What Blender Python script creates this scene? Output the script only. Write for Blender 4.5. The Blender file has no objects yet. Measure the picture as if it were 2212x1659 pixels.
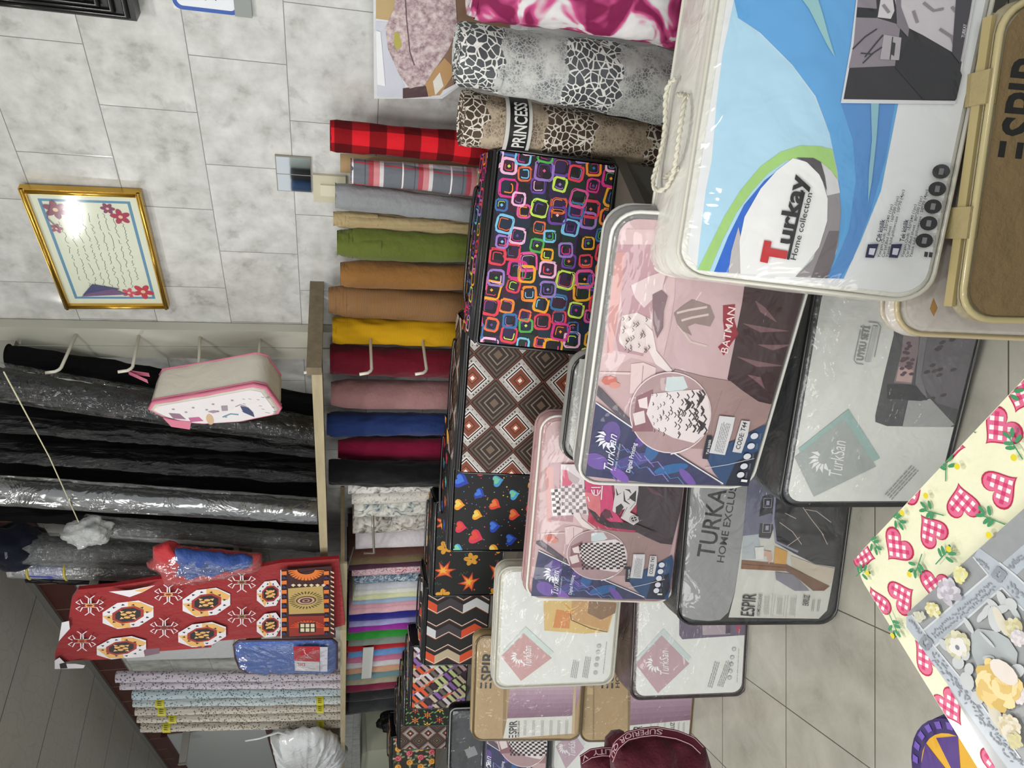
import bpy, bmesh, math, random
import numpy as np
from mathutils import Vector, Matrix, noise
from mathutils.geometry import tessellate_polygon
random.seed(7)
SC = bpy.context.scene
COL = SC.collection
R_ = math.radians
H = 1.43                                   # camera height above the floor (m)
XW = 2.0                                   # right-hand wall plane
ZC = H + 1.63                              # ceiling
BZ = H - 0.70                              # top of the display bench
# ---------------------------------------------------------------- camera
FPX = 1520.0; YAW = R_(40.8); PIT = R_(13.6)
cR = Vector((math.cos(YAW), -math.sin(YAW), 0))
cF = Vector((math.cos(PIT)*math.sin(YAW), math.cos(PIT)*math.cos(YAW), -math.sin(PIT)))
cU = Vector((math.sin(PIT)*math.sin(YAW), math.sin(PIT)*math.cos(YAW), math.cos(PIT)))
cam = bpy.data.cameras.new('camera'); camo = bpy.data.objects.new('camera', cam); COL.objects.link(camo)
cam.sensor_fit = 'HORIZONTAL'; cam.sensor_width = 36; cam.lens = 36*FPX/2212; cam.clip_start = 0.02
# the phone was held sideways: picture-right is the room's down, picture-up is the room's right
M = Matrix((( -cU.x, cR.x, -cF.x), (-cU.y, cR.y, -cF.y), (-cU.z, cR.z, -cF.z)))
camo.matrix_world = Matrix.Translation((0, 0, H)) @ M.to_4x4()
SC.camera = camo
# ---------------------------------------------------------------- light
w = bpy.data.worlds.new('world'); SC.world = w; w.use_nodes = True
w.node_tree.nodes['Background'].inputs[0].default_value = (0.93, 0.97, 1.0, 1)
w.node_tree.nodes['Background'].inputs[1].default_value = 0.85
SC.view_settings.view_transform = 'Standard'; SC.view_settings.look = 'None'
SC.view_settings.exposure = 0.0; SC.view_settings.gamma = 1.0; SC.view_settings.use_curve_mapping = False
def area(loc, sx, sy, power, rot=(0, 0, 0), col=(1, .985, .95)):
    l = bpy.data.lights.new('ceiling_or_fill_lamp', 'AREA'); l.shape = 'RECTANGLE'; l.size = sx; l.size_y = sy; l.energy = power; l.color = col
    o = bpy.data.objects.new('ceiling_or_fill_lamp', l); o.location = loc; o.rotation_euler = rot; COL.objects.link(o); return o
LAMPS = [(-0.48, 3.28), (0.51, 3.3), (-0.6, 0.9), (0.45, 0.7), (-0.5, -1.3), (0.4, 5.8), (-2.0, 2.2)]
for lx, ly in LAMPS:
    area((lx, ly, ZC-0.05), 0.22, 0.22, 16)
area((-2.5, .45, 1.55), 2.2, 1.3, 62, (R_(78), 0, R_(-86)))       # added unseen fill light at the left, brightens the low packs

def at(ix, iy, ax, val):
    r = cR*((1659-iy)-829.5) + cU*(1106-ix) + cF*FPX
    t = (val-(H if ax == 2 else 0))/r[ax]
    p = r*t; p.z += H
    return p
# ---------------------------------------------------------------- materials
def lin(c):
    if isinstance(c, str):
        c = c.lstrip('#'); c = [int(c[i:i+2], 16)/255 for i in (0, 2, 4)]
    return tuple(x/12.92 if x <= .04045 else ((x+.055)/1.055)**2.4 for x in c)+(1,)
MC = {}
def inp(b, n, v):
    if n in b.inputs: b.inputs[n].default_value = v
class G:
    def __init__(s, name, rough=.7, spec=.5, metal=0, coat=0):
        s.m = bpy.data.materials.new(name); s.m.use_nodes = True; s.t = s.m.node_tree; s.b = s.t.nodes['Principled BSDF']
        inp(s.b, 'Roughness', rough); inp(s.b, 'Specular IOR Level', spec); inp(s.b, 'Metallic', metal); inp(s.b, 'Coat Weight', coat); inp(s.b, 'Coat Roughness', .08)
    def n(s, ty, **k):
        x = s.t.nodes.new('ShaderNode'+ty)
        for a, v in k.items(): setattr(x, a, v)
        return x
    def L(s, a, b): s.t.links.new(a, b)
    def co(s, which='Object', scale=(1, 1, 1), rot=(0, 0, 0), loc=(0, 0, 0)):
        tc = s.n('TexCoord'); mp = s.n('Mapping'); mp.inputs['Scale'].default_value = scale; mp.inputs['Rotation'].default_value = rot; mp.inputs['Location'].default_value = loc
        s.L(tc.outputs[which], mp.inputs[0]); return mp.outputs[0]
    def noise(s, vec, sc, det=3, rough=.5, dist=0):
        x = s.n('TexNoise'); x.inputs['Scale'].default_value = sc; x.inputs['Detail'].default_value = det; x.inputs['Roughness'].default_value = rough; x.inputs['Distortion'].default_value = dist
        s.L(vec, x.inputs['Vector']); return x.outputs['Fac']
    def wave(s, vec, sc, dirn='X', dist=0):
        x = s.n('TexWave'); x.bands_direction = dirn; x.inputs['Scale'].default_value = sc; x.inputs['Distortion'].default_value = dist; s.L(vec, x.inputs['Vector']); return x.outputs['Fac']
    def vor(s, vec, sc, feat='DISTANCE_TO_EDGE', out='Distance'):
        x = s.n('TexVoronoi'); x.feature = feat; x.inputs['Scale'].default_value = sc; s.L(vec, x.inputs['Vector']); return x.outputs[out]
    def ramp(s, fac, stops, const=False):
        x = s.n('ValToRGB'); cr = x.color_ramp
        if const: cr.interpolation = 'CONSTANT'
        while len(cr.elements) < len(stops): cr.elements.new(.5)
        for e, (p, c) in zip(cr.elements, stops): e.position = p; e.color = lin(c) if not isinstance(c, (int, float)) else (c, c, c, 1)
        s.L(fac, x.inputs[0]); return x.outputs[0]
    def math(s, op, a, b=None, c=None):
        x = s.n('Math', operation=op)
        for i, v in enumerate((a, b, c)):
            if v is None: continue
            if isinstance(v, (int, float)): x.inputs[i].default_value = v
            else: s.L(v, x.inputs[i])
        return x.outputs[0]
    def mix(s, f, a, b):
        x = s.n('Mix', data_type='RGBA')
        for i, v in ((0, f), (6, a), (7, b)):
            if isinstance(v, (int, float)): x.inputs[i].default_value = v
            elif isinstance(v, (str, tuple)): x.inputs[i].default_value = lin(v)
            else: s.L(v, x.inputs[i])
        return x.outputs[2]
    def sep(s, v):
        x = s.n('SeparateXYZ'); s.L(v, x.inputs[0]); return x.outputs
    def color(s, c):
        if isinstance(c, (str, tuple)): s.b.inputs['Base Color'].default_value = lin(c)
        else: s.L(c, s.b.inputs['Base Color'])
        return s
    def bump(s, h, st=.3, d=.01):
        x = s.n('Bump'); x.inputs['Strength'].default_value = st; x.inputs['Distance'].default_value = d; s.L(h, x.inputs['Height']); s.L(x.outputs[0], s.b.inputs['Normal']); return s
def cloth(c, rough=.85, wr=.35, weave=True):
    k = ('cloth', c, rough, wr)
    if k in MC: return MC[k]
    g = G('cloth_'+str(c).strip('#'), rough, .2); v = g.co()
    n = g.noise(v, 14, 4, .6); 
    g.color(g.mix(g.math('MULTIPLY', g.noise(v, 60, 2), .3), c, tuple(x*.75 for x in hexf(c))))
    g.bump(g.math('ADD', n, g.math('MULTIPLY', g.noise(v, 500, 1), .06)), wr, .03); inp(g.b, 'Sheen Weight', .15)
    MC[k] = g.m; return g.m
def hexf(c):
    if isinstance(c, str): c = c.lstrip('#'); return tuple(int(c[i:i+2], 16)/255 for i in (0, 2, 4))
    return c
def paint(c, rough=.5, wr=0, coat=0, metal=0):
    k = ('p', c, rough, wr, coat, metal)
    if k in MC: return MC[k]
    g = G('paint_'+str(c).strip('#'), rough, .5, metal, coat); g.color(c)
    if wr: v = g.co(); g.bump(g.noise(v, 9, 3, .55, .6), wr, .02)
    MC[k] = g.m; return g.m
def ink(c):                                   # printed card
    return paint(c, .45, .25)
def clear(name='clear_plastic', tint='#ffffff', gl=.05, wr=.6, sc=16, opac=.03, rough=.05, fk=.55):
    k = ('clr', name)
    if k in MC: return MC[k]
    g = G(name); t = g.t; out = t.nodes['Material Output']
    tr = g.n('BsdfTransparent'); tr.inputs[0].default_value = lin(tint)
    gs = g.n('BsdfGlossy'); gs.inputs['Roughness'].default_value = rough
    df = g.n('BsdfDiffuse'); df.inputs[0].default_value = lin('#e8ecec')
    v = g.co(); bp = g.n('Bump'); bp.inputs['Strength'].default_value = wr; bp.inputs['Distance'].default_value = .02
    h = g.math('ADD', g.noise(v, sc, 3, .55, 1.2), g.math('MULTIPLY', g.vor(v, sc*.8, 'SMOOTH_F1'), .5)); g.L(h, bp.inputs['Height'])
    g.L(bp.outputs[0], gs.inputs['Normal']); 
    fr = g.n('LayerWeight'); fr.inputs[0].default_value = .25; g.L(bp.outputs[0], fr.inputs['Normal'])
    f = g.math('ADD', g.math('MULTIPLY', fr.outputs['Fresnel'], fk), gl)
    m0 = g.n('MixShader'); m0.inputs[0].default_value = opac; g.L(tr.outputs[0], m0.inputs[1]); g.L(df.outputs[0], m0.inputs[2])
    m1 = g.n('MixShader'); g.L(f, m1.inputs[0]); g.L(m0.outputs[0], m1.inputs[1]); g.L(gs.outputs[0], m1.inputs[2]); g.L(m1.outputs[0], out.inputs[0])
    MC[k] = g.m; return g.m
# ---------------------------------------------------------------- object helpers
def tag(o, label=None, cat=None, group=None, kind=None):
    if label: o['label'] = label
    if cat: o['category'] = cat
    if group: o['group'] = group
    if kind: o['kind'] = kind
    return o
def empty(name, loc, rot=(0, 0, 0)):
    o = bpy.data.objects.new(name, None); o.location = loc; o.rotation_euler = rot; o.empty_display_size = .05; COL.objects.link(o); return o
class MB:
    def __init__(s): s.v = []; s.f = []; s.mi = []; s.mats = []; s.uv = {}; s.sm = []
    def mat(s, m):
        if m not in s.mats: s.mats.append(m)
        return s.mats.index(m)
    def add(s, vs, fs, m=None, smooth=True, uvs=None):
        o = len(s.v); s.v += [tuple(p) for p in vs]; k = s.mat(m)
        for i, f in enumerate(fs):
            s.f.append([a+o for a in f]); s.mi.append(k); s.sm.append(smooth)
            if uvs: s.uv[len(s.f)-1] = [uvs[a] for a in f] if not isinstance(uvs[0], list) else uvs[i]
    def box(s, a, b, m=None, bev=0):
        x0, y0, z0 = a; x1, y1, z1 = b
        vs = [(x0, y0, z0), (x1, y0, z0), (x1, y1, z0), (x0, y1, z0), (x0, y0, z1), (x1, y0, z1), (x1, y1, z1), (x0, y1, z1)]
        s.add(vs, [(0, 3, 2, 1), (4, 5, 6, 7), (0, 1, 5, 4), (1, 2, 6, 5), (2, 3, 7, 6), (3, 0, 4, 7)], m, False)
    def tube(s, pts, r, m=None, n=8, closed=False, twist=0):
        pts = [Vector(p) for p in pts]; N = len(pts); rings = []; prev = None
        for i, p in enumerate(pts):
            a = pts[i-1] if (i > 0 or closed) else p; b = pts[(i+1) % N] if (i < N-1 or closed) else p
            t = (b-a).normalized() if (b-a).length > 1e-9 else Vector((0, 0, 1))
            if prev is None: u = t.orthogonal().normalized()
            else: u = (prev-t*prev.dot(t)); u = u.normalized() if u.length > 1e-6 else t.orthogonal().normalized()
            prev = u; w_ = t.cross(u); rr = r[i] if isinstance(r, (list, tuple)) else r
            rings.append([p+u*math.cos(2*math.pi*k/n)*rr+w_*math.sin(2*math.pi*k/n)*rr for k in range(n)])
        vs = [q for g in rings for q in g]; fs = []
        for i in range(N if closed else N-1):
            j = (i+1) % N
            for k in range(n): fs.append((i*n+k, i*n+(k+1) % n, j*n+(k+1) % n, j*n+k))
        if not closed: fs += [tuple(range(n))[::-1], tuple((N-1)*n+k for k in range(n))]
        s.add(vs, fs, m)
    def build(s, name, parent=None, m=None, loc=None, rot=None):
        me = bpy.data.meshes.new(name); me.from_pydata(s.v, [], s.f); 
        for mm in s.mats: me.materials.append(mm if mm else m)
        me.polygons.foreach_set('material_index', s.mi); me.polygons.foreach_set('use_smooth', s.sm)
        if s.uv:
            l = me.uv_layers.new(name='UVMap')
            for fi, uvs in s.uv.items():
                p = me.polygons[fi]
                for li, q in zip(p.loop_indices, uvs): l.data[li].uv = q
        me.update(); o = bpy.data.objects.new(name, me); COL.objects.link(o)
        if parent: o.parent = parent
        if loc: o.location = loc
        if rot: o.rotation_euler = rot
        return o
def clip_tri(p, W0, Z0, W1, Z1):
    for ax, val, sg in ((0, W0, 1), (0, W1, -1), (1, Z0, 1), (1, Z1, -1)):
        q = []
        for i in range(len(p)):
            a, b = p[i-1], p[i]; da = (a[ax]-val)*sg; db = (b[ax]-val)*sg
            if (da >= 0) != (db >= 0): t = da/(da-db); q.append((a[0]+(b[0]-a[0])*t, a[1]+(b[1]-a[1])*t))
            if db >= 0: q.append(b)
        p = q
        if len(p) < 3: return []
    return p
FC = {}
def text_tris(s, shear=0, bold=0):
    k = (s, shear, bold)
    if k in FC: return FC[k]
    cu = bpy.data.curves.new('t', 'FONT'); cu.body = s; cu.size = 1; cu.shear = shear; cu.offset = bold; cu.resolution_u = 3
    o = bpy.data.objects.new('t', cu); me = bpy.data.meshes.new_from_object(o)
    vs = [(v.co.x, v.co.y) for v in me.vertices]; me.calc_loop_triangles()
    tr = [[vs[i] for i in t.vertices] for t in me.loop_triangles]
    wd = max([v[0] for v in vs] or [1]); bpy.data.objects.remove(o); bpy.data.curves.remove(cu); bpy.data.meshes.remove(me)
    FC[k] = (tr, wd); return FC[k]
class Canvas:
    """flat coloured shapes laid on a panel; local x right, z up, layers stacked a fraction of a millimetre apart"""
    def __init__(s, x0, z0, x1, z1, xf, topx=None, step=.00022):
        s.b = (x0, z0, x1, z1); s.xf = xf; s.mb = MB(); s.l = 1; s.step = step; s.topx = topx
    def base(s, m, r=0, inset=0):
        x0, z0, x1, z1 = s.b; s.poly(rrect(x0+inset, z0+inset, x1-inset, z1-inset, r), m, keep=True)
    def px(s, pts): return [s.topx(*p) for p in pts]
    def poly(s, pts, m, keep=False, lay=None):
        if not keep and lay is None: s.l += 1
        L = lay if lay is not None else s.l
        tr = tessellate_polygon([[Vector((p[0], p[1], 0)) for p in pts]])
        s.tris([[pts[i] for i in t] for t in tr], m, L)
    def tris(s, tr, m, L):
        vs = []; fs = []; s.k = (getattr(s, 'k', 0)+1) % 24; L = L+s.k*.04
        for t in tr:
            if not all(s.b[0] <= p[0] <= s.b[2] and s.b[1] <= p[1] <= s.b[3] for p in t): t = clip_tri([tuple(p) for p in t], *s.b)
            if len(t) < 3: continue
            ar = sum(t[i-1][0]*t[i][1]-t[i][0]*t[i-1][1] for i in range(len(t)))
            if abs(ar) < 1e-10: continue
            if ar < 0: t = t[::-1]
            o = len(vs); vs += [s.xf(p[0], p[1], L*s.step) for p in t]; fs.append(tuple(range(o, o+len(t))))
        if fs: s.mb.add(vs, fs, m, False)
    def stroke(s, pts, wd, m, closed=False, keep=False, lay=None):
        if not keep and lay is None: s.l += 1
        L = lay if lay is not None else s.l; n = len(pts); l = []; r = []
        wf = wd if callable(wd) else (lambda t: wd)
        for i, p in enumerate(pts):
            a = pts[i-1] if (i or closed) else p; b = pts[(i+1) % n] if (i < n-1 or closed) else p
            dx, dz = b[0]-a[0], b[1]-a[1]; d = math.hypot(dx, dz) or 1; h = wf(i/max(1, n-1))/2
            l.append((p[0]-dz/d*h, p[1]+dx/d*h)); r.append((p[0]+dz/d*h, p[1]-dx/d*h))
        tr = []
        for i in range(n if closed else n-1):
            j = (i+1) % n; tr += [[l[i], r[i], r[j]], [l[i], r[j], l[j]]]
        s.tris(tr, m, L)
    def ell(s, x, z, rx, rz, m, n=20, rot=0, **k):
        c, sn = math.cos(rot), math.sin(rot)
        s.poly([(x+rx*math.cos(t)*c-rz*math.sin(t)*sn, z+rx*math.cos(t)*sn+rz*math.sin(t)*c) for t in [2*math.pi*i/n for i in range(n)]], m, **k)
    def text(s, st, a, b, c, m, shear=0, bold=.012, keep=False, cap=.7):
        """a, b = ends of the baseline, c = cap height above a (local coordinates)"""
        if not keep: s.l += 1
        tr, wd = text_tris(st, shear, bold); ux, uz = (b[0]-a[0])/wd, (b[1]-a[1])/wd; vx, vz = (c[0]-a[0])/cap, (c[1]-a[1])/cap
        s.tris([[(a[0]+p[0]*ux+p[1]*vx, a[1]+p[0]*uz+p[1]*vz) for p in t] for t in tr], m, s.l)
    def build(s, name, parent): return s.mb.build(name, parent)
def rrect(x0, z0, x1, z1, r, n=5):
    if r <= 0: return [(x0, z0), (x1, z0), (x1, z1), (x0, z1)]
    o = []
    for cx, cz, a0 in ((x1-r, z0+r, -90), (x1-r, z1-r, 0), (x0+r, z1-r, 90), (x0+r, z0+r, 180)):
        o += [(cx+r*math.cos(R_(a0+90*i/n)), cz+r*math.sin(R_(a0+90*i/n))) for i in range(n+1)]
    return o
def nz(p, s=8, o=0): return noise.noise(Vector((p[0]*s+o, p[1]*s, p[2]*s)))
# soft box with rounded silhouette, leaning back by a shear
def soft_body(w, h, t, r, tl, bulge=0, wr=.003, seed=0, e=.012):
    mb = MB(); out = rrect(0, 0, w, h, r, 6); 
    den = []
    for i, p in enumerate(out):                       # densify long sides
        q = out[(i+1) % len(out)]; d = math.hypot(q[0]-p[0], q[1]-p[1]); k = max(1, int(d/.05))
        den += [(p[0]+(q[0]-p[0])*j/k, p[1]+(q[1]-p[1])*j/k) for j in range(k)]
    out = den; n = len(out); cx, cz = w/2, h/2
    def ring(y, ins, sc=None):
        vs = []
        for x, z in out:
            if sc is None:
                dx, dz = x-cx, z-cz; xx = cx+dx*(1-2*ins/w); zz = cz+dz*(1-2*ins/h)
            else: xx = cx+(x-cx)*sc; zz = cz+(z-cz)*sc
            d = nz((xx, y, zz), 14, seed)*wr
            vs.append((xx+d, y+zz*tl, max(0, zz)))
        return vs
    rings = [ring(-bulge*.9, 0, .35), ring(-bulge*.6, 0, .7), ring(0, e), ring(e*.35, e*.3), ring(e, 0)]
    for k in range(1, 5): rings.append(ring(e+(t-2*e)*k/5, -.006*math.sin(math.pi*k/5)))
    rings += [ring(t-e, 0), ring(t-e*.35, e*.3), ring(t, e), ring(t+bulge, 0, .5)]
    vs = [p for g in rings for p in g]; fs = []
    for i in range(len(rings)-1):
        for k in range(n): fs.append((i*n+k, i*n+(k+1) % n, (i+1)*n+(k+1) % n, (i+1)*n+k)[::-1])
    fs.append(tuple(range(n))); fs.append(tuple((len(rings)-1)*n+k for k in range(n))[::-1])
    mb.add(vs, fs, None); return mb, out
class Pack:
    """upright soft pack: root at its lower front left corner, local x along the front, y to the back"""
    def __init__(s, name, P, az, lean, roll, w, h, t, r=.045):
        s.P = Vector((P[0], P[1], P[2]+H)); s.az = R_(az); s.tl = math.tan(R_(lean)); s.w = w; s.h = h*math.cos(R_(lean)); s.t = t; s.r = r
        s.root = empty(name, s.P, (0, -R_(roll), s.az)); s.Mi = Matrix.Rotation(s.az, 3, 'Z') @ Matrix.Rotation(-R_(roll), 3, 'Y')
    def topx(s, ix, iy):                              # picture pixel -> point on the leaning front
        ray = s.Mi.inverted() @ (cR*((1659-iy)-829.5) + cU*(1106-ix) + cF*FPX); o = s.Mi.inverted() @ (Vector((0, 0, H))-s.P)
        # plane y = z*tl
        t = (o.z*s.tl-o.y)/(ray.y-ray.z*s.tl); q = o+ray*t; return (q.x, q.z)
    def body(s, m, bulge=0, wr=.003, name='bag_body', seed=0):
        mb, s.out = soft_body(s.w, s.h, s.t, s.r, s.tl, bulge, wr, seed); mb.mats = [m]; mb.mi = [0]*len(mb.f); o = mb.build(name, s.root); return o
    def piping(s, m, rad=.004, name='piping', ys=(0.004,)):
        for y in ys:
            mb = MB(); mb.tube([(x, y+z*s.tl, z) for x, z in s.out], rad, m, 6, True); mb.build(name, s.root)
    def canvas(s, inset=.012, off=.0015):
        return Canvas(inset, inset, s.w-inset, s.h-inset, lambda x, z, l: (x, z*s.tl-off-l, z), s.topx)
    def cover(s, m, dome=.012, inset=.006, amp=.004, name='clear_cover', seed=0):
        mb = MB(); nx, nzc = 26, 20; vs = []
        for j in range(nzc+1):
            for i in range(nx+1):
                x = inset+(s.w-2*inset)*i/nx; z = inset+(s.h-2*inset)*j/nzc
                # pull corner points inside the rounded outline
                for cx, cz in ((s.r, s.r), (s.w-s.r, s.r), (s.r, s.h-s.r), (s.w-s.r, s.h-s.r)):
                    if (x < s.r or x > s.w-s.r) and (z < s.r or z > s.h-s.r) and abs(x-cx) <= s.r and abs(z-cz) <= s.r:
                        d = math.hypot(x-cx, z-cz); rr = s.r-inset
                        if d > rr: x, z = cx+(x-cx)/d*rr, cz+(z-cz)/d*rr
                e = min(1, min(x, s.w-x)/.05)*min(1, min(z, s.h-z)/.05); e = e**.5
                y = -.004-e*(dome+amp*nz((x, 0, z), 11, seed+3)*1.5+amp*nz((x+z, 1, z-x*.4), 22, seed))
                vs.append((x, y+z*s.tl, z))
        fs = [(j*(nx+1)+i, j*(nx+1)+i+1, (j+1)*(nx+1)+i+1, (j+1)*(nx+1)+i) for j in range(nzc) for i in range(nx)]
        mb.add(vs, fs, m); return mb.build(name, s.root)
    def strap(s, x0, x1, m, hgt=.05, rad=.006, y=None, name='handle'):
        y = s.t*.5 if y is None else y; mb = MB(); pts = []
        for i in range(15):
            a = math.pi*i/14; pts.append((x0+(x1-x0)*(.5-.5*math.cos(a)), y+s.h*s.tl, s.h-.004+math.sin(a)**.6*hgt))
        mb.tube(pts, rad, m, 6); return mb.build(name, s.root)
# ================================================================ SETTING
def quad(name, vs, m, kind='structure', **k):
    mb = MB(); mb.add(vs, [(0, 1, 2, 3)], m, False); o = mb.build(name); return tag(o, kind=kind, **k)
def tiles_wall():
    g = G('wall_tile', .16, .5); v = g.co(); s = g.sep(v)          # object coords = world (m)
    ky, kz = .332, .2525
    row = g.math('DIVIDE', g.math('SUBTRACT', s[2], H+.148), kz); fr = g.math('FLOOR', row)
    par = g.math('MODULO', g.math('ADD', fr, 100.), 2.)
    yy = g.math('ADD', g.math('DIVIDE', g.math('SUBTRACT', s[1], .966), ky), g.math('MULTIPLY', par, .5))
    fy = g.math('FRACT', g.math('ADD', yy, 100)); fz = g.math('FRACT', g.math('ADD', row, 100))
    ey = g.math('MULTIPLY', g.math('MINIMUM', fy, g.math('SUBTRACT', 1, fy)), ky)
    ez = g.math('MULTIPLY', g.math('MINIMUM', fz, g.math('SUBTRACT', 1, fz)), kz)
    e = g.math('MINIMUM', ey, ez); j = g.math('GREATER_THAN', e, .0012)
    cmb = g.n('CombineXYZ'); g.L(g.math('MULTIPLY', fr, 3.7), cmb.inputs[0]); g.L(g.math('FLOOR', yy), cmb.inputs[2])
    ad = g.n('VectorMath', operation='ADD'); g.L(v, ad.inputs[0]); g.L(cmb.outputs[0], ad.inputs[1]); vv = ad.outputs[0]
    n1 = g.noise(vv, 15, 6, .6, .0); n2 = g.noise(vv, 3.2, 3, .5, .2)
    c = g.ramp(n1, [(.28, '#a3a29e'), (.40, '#bcbcb8'), (.52, '#c8c8c5'), (.70, '#d6d6d3')])
    vein = g.ramp(g.noise(vv, 11, 5, .6, .3), [(.32, '#a5a19c'), (.40, '#ffffff')])
    mx = g.n('Mix', data_type='RGBA', blend_type='MULTIPLY'); mx.inputs[0].default_value = .3; g.L(c, mx.inputs[6]); g.L(vein, mx.inputs[7])
    g.color(g.mix(j, '#84827e', mx.outputs[2]))
    g.bump(g.math('ADD', g.math('MULTIPLY', g.math('MINIMUM', e, .004), 60), g.math('MULTIPLY', n2, .25)), .25, .004)
    return g.m
def tiles_floor():
    g = G('floor_tile', .22, .5); v = g.co(rot=(0, 0, YAW)); s = g.sep(v)
    k = .40; oy = 1.155*H
    # joints square to the viewing direction and crossing diagonals
    def edge(c, off, kk):
        f = g.math('FRACT', g.math('ADD', g.math('DIVIDE', g.math('SUBTRACT', c, off), kk), 50)); return g.math('MULTIPLY', g.math('MINIMUM', f, g.math('SUBTRACT', 1, f)), kk)
    e1 = edge(s[1], oy, k)
    v2 = g.co(rot=(0, 0, R_(-48.2+90))); s2 = g.sep(g.co(rot=(0, 0, R_(48.2)))) 
    e2 = edge(s[0], FLX, k)
    e = g.math('MINIMUM', e1, e2); j = g.math('GREATER_THAN', e, .0018)
    n = g.noise(v, 6, 6, .62, .4); n2 = g.noise(v, 90, 2)
    c = g.ramp(g.math('ADD', n, g.math('MULTIPLY', n2, .12)), [(.3, '#8f8d82'), (.5, '#a3a196'), (.75, '#b1afa4')])
    g.color(g.mix(j, '#504c46', c)); g.bump(g.math('MULTIPLY', g.math('MINIMUM', e, .004), 60), .2, .003); return g.m
FLX = .13
def ceil_mat():
    g = G('ceiling_panel', .45, .4); v = g.co(); s = g.sep(v)
    f = g.math('FRACT', g.math('ADD', g.math('DIVIDE', g.math('SUBTRACT', s[1], .35), .62), 20)); e = g.math('MULTIPLY', g.math('MINIMUM', f, g.math('SUBTRACT', 1, f)), .62)
    j = g.math('GREATER_THAN', e, .004)
    net_shadow = g.math('MULTIPLY', g.vor(g.co(scale=(1, .75, 1)), 14), 1); nl = g.math('LESS_THAN', net_shadow, .035)  # shadow of a net, painted into the ceiling colour as thin darker lines
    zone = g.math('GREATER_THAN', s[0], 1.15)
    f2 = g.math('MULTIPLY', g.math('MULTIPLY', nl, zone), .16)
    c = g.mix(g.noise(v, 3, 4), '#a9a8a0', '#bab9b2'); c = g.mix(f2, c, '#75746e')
    g.color(g.mix(j, '#4a4a48', c)); return g.m
quad('floor', [(-4, -3, 0), (XW, -3, 0), (XW, 11, 0), (-4, 11, 0)], tiles_floor())
quad('wall_right', [(XW, -3, 0), (XW, 11, 0), (XW, 11, ZC), (XW, -3, ZC)][::-1], tiles_wall())
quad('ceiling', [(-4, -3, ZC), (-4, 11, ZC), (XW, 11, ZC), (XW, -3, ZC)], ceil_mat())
quad('wall_back', [(-4, 11, 0), (XW, 11, 0), (XW, 11, ZC), (-4, 11, ZC)], paint('#b9b8b2', .5))
mb = MB(); mb.box((XW-.012, 2.8, ZC-.2), (XW-.001, 11, ZC-.035))
g = G('maroon_tile', .25, .5); v = g.co(); s = g.sep(v)
f = g.math('FRACT', g.math('DIVIDE', s[1], .33)); j = g.math('GREATER_THAN', g.math('MINIMUM', f, g.math('SUBTRACT', 1, f)), .012)
f = g.math('FRACT', g.math('DIVIDE', s[2], .1)); 
g.color(g.mix(j, '#8a6a5f', g.mix(g.noise(v, 7, 3), '#3e1512', '#572019')))
tag(mb.build('trim_1', m=g.m), kind='structure')
MAROON = g.m
mb = MB(); mb.box((XW-.03, 2.8, ZC-.035), (XW-.001, 11, ZC-.002)); tag(mb.build('trim_2', m=paint('#8d8b86', .35, metal=.5)), kind='structure')
mb = MB(); mb.box((XW-.014, 5.6, ZC-.72), (XW-.001, 11, ZC-.2), MAROON); tag(mb.build('trim_3'), kind='structure')

# display bench along the wall
root = empty('display_bench', (1.6, 3, 0)); tag(root, 'long low grey display bench along the tiled wall carrying the storage bags and rolls', 'bench')
mb = MB(); mb.box((1.30-1.6, .93-3, BZ-.03), (XW-.005-1.6, 8-3, BZ)); mb.build('bench_top', root, paint('#5f5b53', .6))
mb = MB(); mb.box((1.62-1.6, .96-3, 0), (1.64-1.6, 8-3, BZ-.03)); mb.build('bench_front', root, paint('#8f8c85', .6))
LZ = BZ-.16
root = empty('low_bench', (1.7, .2, 0)); tag(root, 'lower bench section at the near end carrying the rolled blankets', 'bench')
mb = MB(); mb.box((1.42-1.7, -1.0-.2, LZ-.03), (XW-.005-1.7, .90-.2, LZ)); mb.build('bench_top', root, paint('#77736b', .6))
mb = MB(); mb.box((1.46-1.7, -1.0-.2, 0), (1.48-1.7, .88-.2, LZ-.03)); mb.build('bench_front', root, paint('#6f6c65', .6))

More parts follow.
